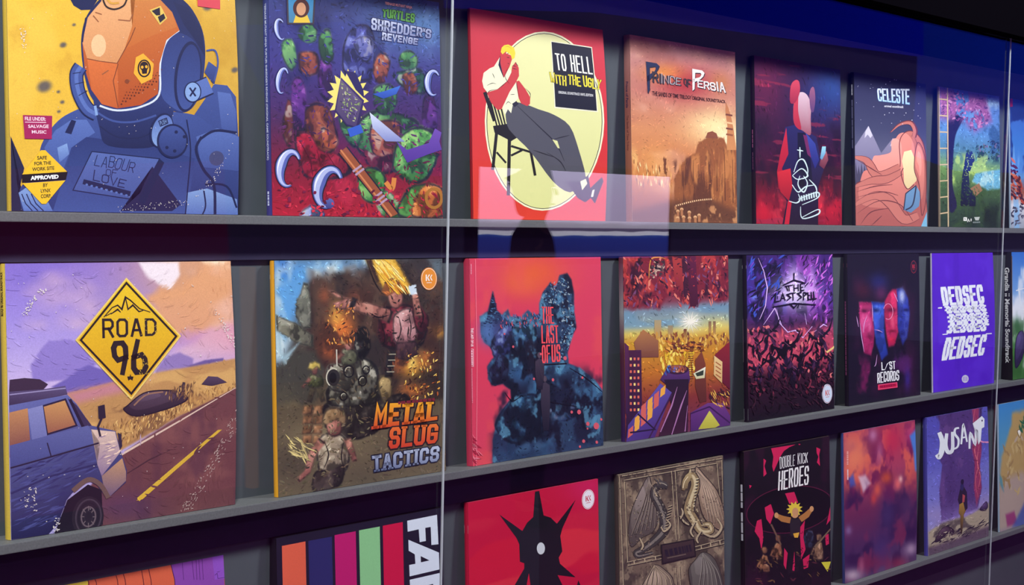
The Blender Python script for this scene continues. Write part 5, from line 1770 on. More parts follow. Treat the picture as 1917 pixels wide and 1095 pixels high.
# the wide spine wraps round to the front's left edge
a.text('THE LAST OF US', [(108, 402), (106, 488), (94, 488), (94, 402)], (250, 210, 216), bold=.04)
a.line([(105, 500), (104, 580), (92, 580), (92, 500)], (250, 200, 210), 2.5, closed=True)
a.ticks((98, 505), (98, 576), 8, 6, (250, 200, 210))
a.ticks((96, 590), (95, 752), 26, 5, (232, 140, 160), .7)
a.ticks((103, 103), (102, 152), 7, 3.5, (244, 170, 186), .8)
a.brush(26, [(82, 900), (100, 890), (130, 980), (90, 1030)], [(236, 120, 136), (176, 40, 66)], 46, 6, 30, 30)
sleeve('record_sleeve', 'pinkish red record sleeve with a dark blue tree-covered hill shape', 1.625, 1, a, (206, 60, 88), .012, (226, 120, 140))

# ---- city sleeve
a = Art([(1166, 480), (1360, 479), (1363, 797), (1171, 824)], (110, 150), 131)
a.ramp([(0, (120, 42, 60)), (.25, (130, 60, 76)), (.3, (120, 140, 156)), (.38, (150, 170, 160)), (.42, (214, 190, 96)), (.47, (206, 150, 50)), (.65, (190, 110, 40)), (.8, (130, 50, 50)), (1, (110, 50, 80))])
a.F(1140, 460, .347)
a.area([(60, 50), (632, 50), (638, 290), (560, 300), (500, 260), (470, 340), (420, 330), (330, 260), (260, 340), (150, 330), (62, 340)], (124, 36, 52), .015, 1, warp=.03, wsc=12)
a.cloud((196, 66, 60), 8, .5, .62, .8, area=[(60, 50), (632, 50), (636, 270), (62, 320)], soft=.02, sx=1.4)
a.cloud((50, 22, 44), 8, .52, .64, .85, area=[(60, 50), (632, 50), (636, 270), (62, 320)], soft=.02, sx=1.4)
a.cloud((110, 150, 176), 4, .45, .6, .7, area=[(62, 340), (640, 310), (640, 430), (62, 440)], soft=.02, sx=.5, sy=2)
a.blob(430, 410, 60, 50, (246, 244, 220), 1)
a.blob(560, 420, 110, 40, (240, 214, 110), .6)
a.brush(190, [(65, 60), (630, 60), (634, 270), (470, 330), (70, 320)], [(206, 80, 70), (66, 26, 50), (150, 50, 66), (230, 130, 110), (44, 20, 40), (120, 70, 110)], 46, 12, 80, 45)
a.poly([(412, 50), (460, 50), (474, 330), (430, 330)], (96, 30, 62), (70, 22, 44))
a.poly([(335, 60), (385, 70), (400, 320), (345, 180)], (176, 60, 56), (110, 30, 46))
a.brush(60, [(212, 150), (225, 90), (296, 80), (290, 140), (240, 172)], [(66, 54, 62), (30, 24, 32), (120, 90, 90), (206, 170, 150)], 26, 12, 60, 60)
a.line([(210, 200), (220, 80), (260, 62), (300, 70)], (226, 150, 60), 8, smooth=True, taper=(.2, .2))
a.dabs(900, 18, 6, .24, flow=5, contrast=.3)
for t in range(14):
    an = 2 * math.pi * t / 14
    a.line([(430, 412), (430 + 70 * math.cos(an), 412 + 60 * math.sin(an))], (250, 246, 226), 7, taper=(1, .05))
for x, y, w_, h, c in ((240, 400, 36, 110, (170, 156, 120)), (312, 430, 26, 70, (150, 140, 110)), (528, 410, 14, 80, (130, 100, 80)), (552, 410, 14, 90, (130, 100, 80)), (395, 450, 16, 60, (110, 60, 50))):
    a.poly([(x, y), (x + w_, y), (x + w_, y + h), (x, y + h)], c, (200, 150, 70))
a.brush(150, [(150, 470), (640, 480), (640, 560), (150, 560)], [(206, 150, 60), (150, 84, 44), (236, 190, 90), (110, 60, 50)], 30, 12, 85, 20)
a.brush(120, [(270, 540), (450, 530), (450, 700), (280, 700)], [(236, 190, 50), (206, 150, 40), (150, 90, 40), (250, 220, 100)], 40, 14, 88, 20)
a.poly([(130, 520), (180, 450), (260, 510), (262, 600), (150, 600)], (180, 120, 70), (120, 70, 60))
a.poly([(100, 560), (170, 560), (176, 1030), (84, 1030)], (76, 34, 66), (44, 24, 60))
for j in range(9):
    for i in range(3):
        a.poly([(110 + i * 20, 600 + j * 34), (120 + i * 20, 600 + j * 34), (120 + i * 20, 614 + j * 34), (110 + i * 20, 614 + j * 34)], (226, 110, 90) if (i * 5 + j) % 3 else (250, 220, 130))
a.poly([(62, 520), (104, 540), (100, 900), (66, 900)], (90, 40, 80), (60, 30, 70))
a.brush(60, [(300, 580), (310, 520), (480, 520), (500, 570)], [(206, 120, 44), (130, 64, 36), (90, 44, 34), (236, 170, 70)], 34, 14, 10, 40)
a.poly([(455, 620), (490, 570), (510, 640), (515, 840), (480, 850), (455, 760)], (130, 66, 50), (90, 40, 40))
for k in range(14):
    a.line([(418, 560 + k * 12), (445, 560 + k * 12)], (120, 70, 40), 4)
a.poly([(445, 690), (510, 655), (505, 715), (460, 720)], (240, 240, 220), (206, 200, 150))
a.poly([(455, 690), (500, 672), (498, 700), (465, 706)], (50, 60, 50))
a.poly([(560, 590), (640, 520), (645, 780), (560, 700)], (140, 40, 50), (96, 26, 50))
a.poly([(556, 595), (600, 630), (598, 745), (554, 700)], (232, 200, 140), (214, 170, 110))
for k in range(4):
    a.line([(564, 630 + k * 22), (592, 650 + k * 22)], (170, 100, 60), 6)
a.poly([(270, 720), (300, 665), (420, 665), (428, 720), (410, 780), (330, 770)], (96, 56, 120), (48, 28, 66))
a.ell(360, 668, 60, 26, (60, 32, 60))
a.ell(360, 664, 50, 20, (170, 96, 70), (90, 46, 50))
a.brush(30, [(320, 655), (400, 655), (400, 680), (325, 680)], [(206, 150, 120), (90, 110, 190), (60, 30, 50), (190, 90, 60)], 16, 8, 60, 60)
a.poly([(290, 720), (420, 720), (415, 1000), (260, 1030), (330, 860)], (42, 26, 48), (60, 26, 50))
for p in ([(330, 1030), (380, 860), (410, 780)], [(270, 1000), (330, 860), (360, 760)], [(400, 1000), (414, 860)]):
    a.line(p, (176, 120, 170), 8, taper=(.6, .2))
a.poly([(100, 960), (270, 740), (330, 790), (240, 1040), (90, 1050)], (96, 84, 170), (70, 40, 110), 60)
for i in range(4):
    for j in range(3):
        x, y = 170 + i * 34 - j * 34, 860 - i * 30 + j * 62
        a.poly([(x, y), (x + 26, y - 22), (x + 22, y + 26), (x - 4, y + 46)], (240, 170, 70) if (i + j) % 2 else (214, 100, 90))
a.line([(210, 1040), (330, 800)], (60, 30, 70), 10)
a.line([(150, 900), (240, 985), (110, 1000)], (40, 26, 60), 9)
a.poly([(430, 900), (520, 850), (600, 850), (640, 920), (640, 975), (430, 1000)], (110, 60, 130), (76, 36, 100))
a.poly([(470, 990), (530, 890), (585, 970), (560, 985)], (214, 206, 90), (180, 170, 60))
a.line([(430, 905), (530, 870), (640, 960)], (60, 30, 80), 8)
a.brush(40, [(530, 780), (640, 780), (640, 880), (540, 860)], [(226, 170, 80), (150, 80, 50), (60, 36, 50)], 44, 8, 60, 40)
a.brush(12, [(295, 690), (315, 640), (330, 660), (326, 700)], [(90, 140, 210), (60, 90, 170), (40, 50, 110)], 22, 9, 80, 40)
sleeve('record_sleeve', 'record sleeve of a yellow city with red rubble hanging above it', 2.0005, 1, a, lambda s: s.ramp([(0, (110, 50, 70)), (.3, (150, 150, 150)), (.5, (90, 44, 60)), (1, (60, 34, 90))]), .009, (150, 90, 90))

# ---- purple battle sleeve
a = Art([(1396, 479), (1556, 478), (1559, 765), (1402, 788)], (110, 150), 141)
a.ramp([(0, (62, 34, 110)), (.3, (86, 48, 150)), (.42, (70, 34, 80)), (.5, (176, 66, 96)), (.66, (200, 76, 96)), (.74, (60, 24, 44)), (1, (20, 12, 24))])
a.F(1140, 460, .347)
a.cloud((40, 54, 150), 4, .45, .62, .9, area=[(740, 55), (960, 55), (960, 340), (740, 360)], soft=.08)
a.cloud((150, 60, 180), 5, .48, .66, .8, area=[(960, 55), (1200, 55), (1210, 400), (960, 400)], soft=.08)
a.cloud((26, 16, 50), 6, .52, .64, .85, area=[(740, 55), (1200, 55), (1210, 440), (740, 440)], soft=.05, sx=1.3)
a.blob(1000, 260, 110, 90, (240, 226, 255), 1)
a.blob(990, 200, 36, 90, (230, 200, 250), .9)
a.blob(1085, 220, 26, 110, (220, 160, 240), .9)
a.blob(780, 280, 20, 20, (110, 130, 230), 1)
a.dabs(900, 22, 7, .25, flow=4, contrast=.4)
a.brush(90, [(745, 60), (950, 60), (900, 340), (745, 400)], [(60, 84, 190), (30, 24, 70), (110, 70, 190), (20, 14, 40)], 50, 10, -55, 35)
a.brush(90, [(1020, 60), (1195, 60), (1205, 420), (1100, 420)], [(160, 70, 190), (90, 40, 130), (40, 20, 60), (206, 110, 220)], 50, 10, -65, 35)
for p in ([(800, 70), (830, 140), (850, 230), (840, 330), (810, 400)], [(830, 430), (870, 370), (890, 340), (930, 440)], [(900, 345), (915, 420), (960, 470), (1000, 460), (1040, 500), (1090, 440)], [(1100, 470), (1150, 430), (1170, 440)], [(1050, 370), (1060, 430)]):
    a.line(p, (226, 190, 250), 6, taper=(.2, .4))
a.brush(150, [(745, 420), (1210, 470), (1210, 720), (745, 620)], [(214, 84, 100), (40, 18, 34), (230, 120, 120), (24, 14, 28), (150, 50, 80), (60, 26, 50)], 40, 16, 70, 60)
for x, y, s in ((860, 470, 1), (950, 560, 1.3), (1130, 500, 1.1), (790, 540, .8), (1040, 600, 1), (880, 620, 1), (1100, 640, .9), (1190, 600, .9), (800, 660, .9), (990, 680, 1)):
    a.brush(16, [(x - 22 * s, y + 80 * s), (x - 22 * s, y - 20 * s), (x + 4 * s, y - 46 * s), (x + 26 * s, y), (x + 24 * s, y + 84 * s)], [(24, 14, 32), (36, 20, 48), (16, 10, 22), (70, 36, 70)], 54 * s, 16 * s, 80, 30)
    a.line([(x + 6 * s, y), (x + 44 * s, y - 36 * s), (x + 60 * s, y - 84 * s)], (20, 12, 28), 11 * s, taper=(1, .2))
    a.line([(x - 12 * s, y + 10), (x - 50 * s, y - 8 * s), (x - 60 * s, y + 30 * s)], (20, 12, 28), 11 * s, taper=(1, .2))
    a.line([(x - 8 * s, y - 30 * s), (x + 16 * s, y - 10 * s)], (214, 130, 170), 4, taper=(.2, .2))
a.line([(1165, 580), (1220, 545), (1222, 570)], (240, 206, 130), 10, smooth=True)
a.brush(170, [(745, 690), (1212, 690), (1210, 800), (745, 800)], [(24, 14, 26), (60, 26, 44), (120, 44, 64), (14, 10, 18), (40, 20, 36)], 34, 12, 60, 60)
a.brush(60, [(750, 780), (1200, 780), (1200, 860), (750, 900)], [(60, 30, 44), (34, 18, 30), (16, 10, 18)], 34, 8, 60, 60)
TK = (24, 16, 40)
for p in ([(948, 222), (958, 248)], [(940, 224), (985, 216)], [(962, 220), (966, 250)], [(990, 214), (992, 252)], [(988, 234), (1012, 232)], [(1012, 212), (1014, 250)], [(1022, 212), (1044, 208)], [(1022, 230), (1040, 228)], [(1024, 212), (1026, 248), (1046, 244)],
          [(894, 256), (888, 308), (914, 302)], [(918, 304), (930, 262), (944, 300)], [(922, 288), (942, 286)], [(972, 262), (954, 268), (972, 284), (952, 300)], [(966, 262), (1000, 258)], [(984, 260), (986, 300)], [(1032, 256), (1010, 262), (1030, 282), (1008, 300)],
          [(1040, 256), (1042, 300)], [(1040, 256), (1060, 262), (1042, 280)], [(1064, 256), (1066, 296), (1080, 294)], [(1064, 274), (1076, 272)], [(1082, 254), (1084, 294), (1096, 290)], [(1094, 252), (1098, 294), (1112, 290)],
          [(880, 334), (990, 316), (1108, 324)], [(930, 218), (990, 190), (1050, 206)], [(990, 150), (990, 190)], [(965, 316), (990, 340), (1012, 316)], [(1018, 316), (1010, 340)]):
    a.line(p, TK, 8.5, taper=(.7, .6))
o = sleeve('record_sleeve', 'purple and pink battle record sleeve with a white round sticker low at right', 2.3765, 1, a,
           lambda s: (s.fill((30, 20, 36)), s.poly([(0, .38), (1, .38), (1, .64), (0, .64)], (190, 150, 160)), s.poly([(0, .06), (1, .06), (1, .08), (0, .08)], (230, 225, 230)), s.poly([(0, .92), (1, .92), (1, .99), (0, .99)], (180, 180, 186))), .009, (40, 30, 50))
round_sticker(o, a, 1168, 800, .0195, (206, 220, 236), (206, 76, 60), lab='white round sticker')

# ---- near-black sleeve with banded pink and blue light
a = Art([(1587, 479), (1719, 479), (1722, 739), (1589, 760)], (100, 150), 151)
a.fill((24, 18, 36))
a.F(1550, 450, .3013)
a.F(1560, 480, .2557)
a.cloud((60, 22, 56), 4, .42, .7, .8, area=[(160, 180), (580, 180), (600, 1000), (160, 1000)], soft=.1)
a.blob(330, 200, 80, 70, (34, 40, 110), .8)
a.blob(220, 260, 70, 70, (70, 24, 44), .8)
a.blob(350, 280, 50, 60, (96, 40, 84), .8)
for pts, c, c3, hi in (([(190, 345), (282, 343), (300, 560), (292, 650), (276, 730), (222, 712), (214, 600), (194, 480)], (232, 70, 140), (150, 30, 84), (250, 150, 196)),
                       ([(281, 343), (376, 343), (370, 560), (398, 720), (352, 765), (312, 640), (300, 560)], (70, 110, 236), (34, 50, 140), (150, 186, 250)),
                       ([(375, 335), (400, 280), (428, 248), (464, 250), (472, 560), (444, 650), (404, 664), (386, 560), (372, 420)], (244, 60, 112), (170, 28, 76), (252, 140, 170)),
                       ([(463, 250), (502, 240), (545, 310), (557, 430), (540, 600), (508, 655), (488, 600), (470, 520)], (66, 88, 216), (30, 36, 116), (160, 180, 244))):
    a.form(pts, c, c3, hi, c3, soft=.012, warp=.012, wsc=7, smooth=False, ang=75, mott=.35)
for x, y, rx, ry, c, al in ((228, 405, 28, 16, (70, 14, 46), .9), (312, 400, 34, 18, (20, 30, 90), .9), (425, 400, 44, 18, (90, 12, 50), .9), (530, 400, 24, 14, (18, 22, 76), .9), (265, 590, 24, 14, (110, 16, 56), .8), (335, 560, 22, 12, (20, 34, 110), .8),
                            (430, 550, 30, 12, (110, 10, 40), .9), (498, 570, 18, 12, (20, 24, 86), .8), (268, 520, 12, 40, (236, 120, 170), .6), (430, 470, 14, 50, (240, 100, 130), .7), (500, 300, 22, 50, (206, 214, 244), .9), (425, 610, 26, 24, (226, 40, 80), .8)):
    a.blob(x, y, rx, ry, c, al)
a.cloud((120, 30, 84), 6, .46, .7, .85, area=[(180, 740), (330, 760), (330, 1010), (160, 1010)], soft=.06)
a.cloud((90, 34, 104), 6, .46, .7, .8, area=[(420, 690), (570, 720), (560, 900), (440, 880)], soft=.06)
a.blob(540, 900, 24, 80, (64, 40, 140), .8)
a.dabs(700, 20, 6, .14, flow=4, contrast=.0)
for p in ([(250, 430), (226, 500), (222, 560)], [(196, 480), (206, 580), (226, 700)], [(300, 540), (330, 545), (360, 560)], [(285, 350), (290, 480)], [(320, 720), (310, 790), (298, 806)], [(440, 270), (470, 340)], [(170, 440), (186, 520)]):
    a.line(p, (226, 170, 226), 5, smooth=True, taper=(.1, .3))
a.ring(400, 410, 34, 56, 4, (236, 150, 190), n=30, a0=200, a1=480)
a.F(1550, 450, .3013)
a.block('L', [(330, 758), (348, 757), (350, 806), (332, 808)], WHITE, th=.34)
a.block('ST', [(378, 754), (416, 750), (418, 800), (382, 804)], WHITE, th=.34, gap=.14)
a.line([(352, 806), (366, 770), (380, 756)], WHITE, 5, taper=(.3, .3))
a.block('RECORDS', [(304, 820), (440, 806), (440, 868), (306, 886)], WHITE, th=.34, gap=.12, jig=.06)
a.poly([(308, 896), (428, 880), (430, 914), (310, 930)], (206, 26, 66))
a.line([(311, 924), (316, 898), (426, 884), (428, 910)], (236, 110, 160), 2.5, closed=True)
a.ticks((322, 910), (418, 897), 9, 14, (150, 14, 64), .8)
o = sleeve('record_sleeve', 'near-black record sleeve with pink and blue banded faces', 2.7505, 1, a, lambda s: (s.fill((30, 24, 38)), s.poly([(0, .06), (1, .06), (1, .085), (0, .085)], (190, 110, 130))), .0085, (34, 28, 44),
           spine_text=lambda s: s.ticks((.5, .31), (.5, .8), 22, .3, (140, 70, 110), .85))
round_sticker(o, a, 528, 178, .0145, (40, 28, 44), (206, 50, 70), lab='dark round badge with a red mark')

# ---- violet sleeve with sliced white lettering
a = Art([(1746, 476), (1854, 474), (1860, 719), (1748, 735)], (80, 110), 161)
a.fill((84, 34, 196))
a.cloud((96, 50, 214), 5, .5, .75, .6)
a.F(1550, 450, .3013)
LW = (236, 240, 244)
sl = []
r5 = np.random.RandomState(5)


def strip_word(word, q, shifts):
    k0 = len(a.lay)
    a.block(word, q, LW, th=.44, gap=.08)
    uv, faces, cols, _z = a.lay.pop()
    vmin, vmax = uv[:, 1].min(), uv[:, 1].max()
    n_ = len(shifts)
    V2, F2 = [], []
    for f in faces:
        P = uv[list(f)]
        for k in range(n_):
            lo, hi = vmin + (vmax - vmin) * k / n_, vmin + (vmax - vmin) * (k + 1) / n_
            out = [tuple(p) for p in P]
            for lim, sg in ((lo, 1), (hi, -1)):
                res = []
                for i in range(len(out)):
                    p, q2 = out[i], out[(i + 1) % len(out)]
                    ip, iq = (p[1] - lim) * sg >= 0, (q2[1] - lim) * sg >= 0
                    if ip:
                        res.append(p)
                    if ip != iq:
                        t = (lim - p[1]) / (q2[1] - p[1])
                        res.append((p[0] + (q2[0] - p[0]) * t, lim))
                out = res
                if len(out) < 3:
                    break
            if len(out) >= 3:
                F2.append(tuple(range(len(V2), len(V2) + len(out))))
                V2 += [(x + shifts[k], y) for x, y in out]
    if V2:
        a._add(np.array(V2), F2, np.tile(np.array(LW) / 255.0, (len(V2), 1)))


strip_word('DEDSEC', [(700, 288), (946, 272), (950, 388), (704, 404)], [0, 0, .003, .006, .012, .02, .028])
strip_word('DEDSEC', [(725, 404), (960, 388), (962, 440), (728, 452)], [-.01, .015, -.006, .02, .03])
strip_word('DEDSEC', [(745, 454), (975, 440), (978, 500), (748, 510)], [.01, -.02, .02, -.01, .02])
strip_word('DEDSEC', [(752, 510), (985, 498), (972, 560), (740, 574)], [.01, -.012, .016, -.02, -.01])
strip_word('DEDSEC', [(722, 600), (968, 580), (960, 712), (706, 744)], [.03, .02, .012, .006, .003, 0, 0])
for q in ((685, 412, 24, 8), (968, 575, 34, 6), (712, 576, 30, 6), (960, 515, 26, 9)):
    a.poly([(q[0], q[1]), (q[0] + q[2], q[1] - 2), (q[0] + q[2], q[1] + q[3] - 2), (q[0], q[1] + q[3])], LW)
a.ell(850, 862, 21, 25, (214, 214, 226), n=24)
for k in range(4):
    a.line([(838 + 8 * k, 846), (838 + 8 * k, 878)], (120, 80, 196), 3)
sleeve('record_sleeve', 'plain violet record sleeve with white sliced-up lettering', 3.1275, 1, a,
       lambda s: (s.fill((206, 200, 226)), s.poly([(0, .12), (1, .12), (1, .4), (0, .4)], (110, 80, 190)), s.poly([(0, .6), (1, .6), (1, .95), (0, .95)], (100, 60, 200))), .004, (190, 180, 226), .004)

# ---- black box with a lettered spine, at the right edge
gq = [tuple(p) for p in project([(3.545, W * math.sin(LEAN), ROWZ[1] + W * math.cos(LEAN)), (3.86, W * math.sin(LEAN), ROWZ[1] + W * math.cos(LEAN)), (3.86, 0, ROWZ[1]), (3.545, 0, ROWZ[1])])]
a = Art(gq, (80, 110), 171)
a.ramp([(0, (50, 110, 200)), (.3, (110, 160, 220)), (.45, (226, 230, 236)), (.55, (110, 150, 130)), (.65, (70, 130, 60)), (1, (60, 110, 50))])
a.cloud((236, 240, 246), 4, .5, .65, .8)
a.cloud((50, 96, 44), 6, .5, .65, .8, area=[(1885, 600), (1985, 600), (1985, 720), (1885, 720)], soft=.05)
a.line([(1892, 480), (1890, 700)], (120, 96, 70), 2)
lump(a, [(1898, 660), (1902, 630), (1912, 620), (1918, 640), (1912, 670), (1900, 690)], (60, 50, 90), (40, 34, 66), wd=1)
for p in ([(1905, 540), (1912, 600)], [(1900, 545), (1917, 540)]):
    a.line(p, (230, 235, 240), 2)
sleeve('record_box', 'black boxed record set with white lettering down its wide spine', 3.545, 1, a, (26, 24, 28), .026, (30, 28, 32), dz=.0012, mkey='gloss', y0=-.002,
       spine_text=lambda s: s.text('Grandia II Memorial Soundtrack', [(.80, .12), (.80, .87), (.34, .87), (.34, .12)], (236, 236, 236), bold=.035), group='record sleeves on the middle ledge')

# ================================================================ bottom ledge
# ---- yellow, orange and violet sleeve, mostly below the frame
OX = .8695
oq = quad_of(OX, 2, -.0045)
a = Art([(12, 1108), (430, 1033), (437, 1473), (23, 1611)], (90, 120), 201)
a.fill((214, 92, 62))
a.F(0, 980, .24)
a.poly([(0, 620), (425, 478), (712, 424), (735, 479), (700, 2700), (0, 2700)], (226, 200, 66))
a.poly([(712, 424), (1372, 296), (1410, 479), (1500, 2200), (760, 2500), (735, 479)], (214, 98, 64), (200, 84, 66))
a.poly([(768, 414), (804, 406), (792, 470)], (236, 206, 80))
a.poly([(1372, 296), (1790, 215), (1810, 2060), (1500, 2200), (1410, 479)], (138, 72, 164), (110, 60, 160))
a.poly([(1700, 235), (1790, 215), (1800, 470), (1720, 480)], (140, 80, 186))
DL = (96, 34, 40)
for p in ([(714, 424), (740, 500), (760, 900)], [(768, 414), (800, 500), (830, 900)], [(938, 380), (965, 480), (1000, 900)], [(995, 370), (1025, 480), (1060, 900)], [(1146, 342), (1166, 480), (1200, 900)], [(1198, 332), (1226, 480), (1250, 900)]):
    a.line(p, DL, 6)
for p in ([(1370, 297), (1410, 480), (1420, 900)],):
    a.line(p, (70, 30, 80), 6)
for p in ([(1470, 300), (1480, 480)], [(1545, 275), (1560, 480)], [(1580, 320), (1582, 480)], [(1580, 320), (1602, 318), (1606, 480)], [(1625, 270), (1632, 480)], [(1720, 445), (1740, 430), (1745, 470), (1800, 460)], [(1740, 420), (1760, 416)]):
    a.line(p, (84, 40, 110), 4)
sleeve('record_sleeve', 'yellow, orange and violet record sleeve cut off at the bottom left', OX, 2, a, (214, 180, 60), .006, (160, 90, 130), dz=-.0040 + .0045, lean=rad(5.5))

# ---- black box with colour bars and white lettering
vq = [tuple(p) for p in project([(1.256, W * math.sin(LEAN) - .0, ROWZ[2] + W * math.cos(LEAN)), (1.256 + W, W * math.sin(LEAN), ROWZ[2] + W * math.cos(LEAN)), (1.256 + W, 0, ROWZ[2]), (1.256, 0, ROWZ[2])])]
a = Art([(520, 1010), (829, 954), (835, 1340), (526, 1440)], (90, 120), 211)
a.ramp([(0, (28, 24, 44)), (1, (24, 20, 36))])
a.F(480, 950, .2191)
for (x0, y0, x1, y1, c) in ((230, 338, 430, 300, (226, 98, 70)), (455, 296, 655, 260, (40, 40, 96)), (678, 248, 858, 215, (186, 28, 104)), (886, 208, 1062, 176, (136, 196, 136)), (1088, 170, 1258, 138, (200, 22, 66))):
    a.poly([(x0, y0), (x1, y1), (x1 + 25, 1750 - (x1 - 230) * .2), (x0 + 25, 1760 - (x0 - 230) * .2)], c)
WL = (214, 224, 234)
a.poly([(1296, 128), (1550, 78), (1562, 326), (1502, 332), (1496, 180), (1450, 188), (1455, 298), (1402, 308), (1394, 200), (1300, 220)], WL)
a.poly([(1306, 288), (1566, 396), (1570, 538), (1316, 596), (1312, 500), (1365, 490), (1360, 410), (1308, 380)], WL)
a.poly([(1410, 425), (1485, 462), (1412, 478)], (24, 20, 36))
a.poly([(1316, 625), (1572, 568), (1580, 900), (1520, 912), (1516, 660), (1320, 704)], WL)
sleeve('record_box', 'black boxed record set with colour bars and white letters turned sideways', 1.262, 2, a, (24, 20, 30), .016, (20, 18, 26), lean=rad(3.0))

# ---- red sleeve with a spiky black shape
a = Art([(877, 940), (1116, 898), (1122, 1246), (882, 1326)], (100, 130), 221)
a.fill((204, 24, 56))
a.F(840, 820, .2869)
a.cloud((222, 60, 66), 3, .5, .58, .55, sx=.6, sy=1.8, octv=2)
a.cloud((186, 16, 60), 3, .52, .6, .5, sx=.6, sy=1.8, octv=2)
a.blob(900, 320, 160, 130, (206, 40, 110), .5)
SK1, SK2 = (30, 28, 38), (24, 18, 28)
a.poly([(560, 350), (586, 346), (615, 505), (660, 520), (700, 560), (820, 405), (735, 590), (722, 640), (735, 740), (712, 780), (720, 820), (820, 910), (705, 895), (760, 1010), (800, 1400), (420, 1450), (430, 955), (490, 850),
        (490, 815), (462, 805), (458, 690), (440, 650), (330, 496), (478, 605), (510, 550), (548, 515)], SK1)
a.poly([(586, 346), (615, 505), (660, 520), (700, 560), (820, 405), (735, 590), (722, 640), (735, 740), (712, 780), (720, 820), (820, 910), (705, 895), (760, 1010), (800, 1400), (600, 1420), (585, 900), (588, 600), (580, 400)], SK2)
a.poly([(505, 960), (520, 880), (530, 960)], (204, 24, 56))
a.poly([(830, 960), (838, 930), (860, 980)], SK2)
a.ell(597, 720, 29, 43, (24, 20, 26))
a.ell(597, 720, 26, 39, (206, 212, 214))
o = sleeve('record_sleeve', 'crimson record sleeve with a spiky black shape and one white dot', 1.633, 2, a, lambda s: (s.fill((200, 26, 60)), s.poly([(0, .11), (1, .11), (1, .15), (0, .15)], (240, 200, 206))), .008, (226, 70, 100))
round_sticker(o, a, 900, 404, .0165, (238, 232, 236), (200, 40, 66), lab='white round sticker')

# ---- brown embossed sleeve with two winged beasts
a = Art([(1157, 885), (1350, 852), (1356, 1168), (1162, 1232)], (150, 190), 231)
a.fill((112, 94, 80))
a.F(840, 820, .2869)
a.cloud((150, 130, 108), 10, .45, .65, .8)
a.cloud((66, 54, 50), 7, .5, .68, .8)
a.cloud((176, 154, 124), 22, .55, .7, .5)
LTB, DKB, MDB = (186, 166, 134), (58, 48, 46), (122, 102, 86)


def ridge(p, wd, c=LTB, d=DKB, sm=True):
    q = np.asarray(p, float)
    a.line(q + [3, 5], d, wd * 1.5, smooth=sm, taper=(.5, .5))
    a.line(q, c, wd, smooth=sm, taper=(.5, .5))


for p in ([(1112, 236), (1770, 130)], [(1140, 262), (1740, 160)], [(1112, 240), (1140, 1000)], [(1145, 270), (1165, 800)], [(1770, 140), (1815, 720)], [(1740, 165), (1790, 700)], [(1160, 800), (1390, 755)], [(1165, 822), (1390, 778)], [(1600, 705), (1800, 655)], [(1600, 728), (1802, 682)],
          [(1447, 205), (1480, 660)], [(1470, 200), (1500, 650)], [(1475, 840), (1490, 1100)], [(1500, 830), (1515, 1090)]):
    ridge(p, 9, sm=False)
for t in (.2, .5, .8):
    for (A_, B_) in (((1160, 811), (1390, 766)), ((1600, 716), (1800, 668))):
        x, y = A_[0] + (B_[0] - A_[0]) * t, A_[1] + (B_[1] - A_[1]) * t
        a.line([(x, y - 12), (x + 2, y + 12)], LTB, 7)
# left beast: dark coil with a folded wing
lump(a, [(1300, 236), (1320, 300), (1340, 400), (1360, 520), (1330, 600), (1260, 640), (1190, 700), (1170, 600), (1190, 460), (1250, 320)], (106, 94, 88), (84, 72, 70), DKB, 5)
for k in range(6):
    ridge([(1302, 250), (1270 + k * 14, 400), (1190 + k * 30, 620 - k * 10)], 5, (146, 130, 116))
for wd, c in ((74, DKB), (58, (66, 60, 60)), (20, (126, 116, 108))):
    a.line([(1400, 300), (1350, 310), (1335, 360), (1370, 430), (1400, 510), (1400, 590), (1340, 660), (1260, 720), (1220, 740), (1240, 760), (1330, 740)], c, wd, smooth=True, taper=(.6, .3))
a.brush(60, [(1340, 300), (1400, 420), (1440, 560), (1380, 620), (1330, 400)], [(146, 134, 120), (46, 40, 42)], 16, 8, 40, 40)
for k in range(8):
    a.poly([(1320 + k * 4, 300 + k * 8), (1300 + k * 6, 270 + k * 14), (1334 + k * 4, 316 + k * 8)], LTB)
for k in range(9):
    ridge([(1425 - k * 3, 440 + k * 18), (1452 - k * 3, 430 + k * 18)], 6)
a.poly([(1380, 285), (1420, 300), (1412, 322), (1380, 318)], (84, 76, 74))
# right beast: pale coil with an upright wing
lump(a, [(1600, 185), (1660, 240), (1740, 340), (1785, 480), (1780, 600), (1700, 560), (1650, 500), (1620, 380)], (156, 132, 110), (128, 104, 86), DKB, 5)
for k in range(6):
    ridge([(1606, 200), (1650 + k * 14, 340), (1690 + k * 18, 560 - k * 6)], 5, (190, 166, 140))
for wd, c in ((78, DKB), (62, (150, 128, 92)), (22, (210, 192, 150))):
    a.line([(1530, 320), (1540, 270), (1580, 240), (1600, 300), (1570, 400), (1560, 470), (1600, 540), (1640, 600), (1700, 600), (1690, 560), (1650, 560)], c, wd, smooth=True, taper=(.6, .4))
for k in range(10):
    ridge([(1600 - k * 1.5, 262 + k * 20), (1622 - k * 3, 258 + k * 20)], 7, (224, 210, 170))
ridge([(1640, 610), (1720, 640), (1770, 580), (1740, 520)], 16)
a.brush(50, [(1540, 420), (1620, 440), (1660, 580), (1560, 560)], [(206, 186, 146), (96, 80, 64)], 18, 8, 60, 40)
for p in ([(1500, 500), (1530, 540), (1560, 560)], [(1510, 450), (1520, 480), (1505, 520)]):
    ridge(p, 12)
a.poly([(1345, 310), (1352, 276), (1330, 250), (1366, 268), (1362, 246), (1388, 272), (1412, 276), (1424, 300), (1416, 326), (1398, 314), (1376, 326)], (96, 88, 86), (54, 48, 50))
a.line([(1366, 282), (1392, 286), (1416, 300)], (170, 158, 140), 5, smooth=True)
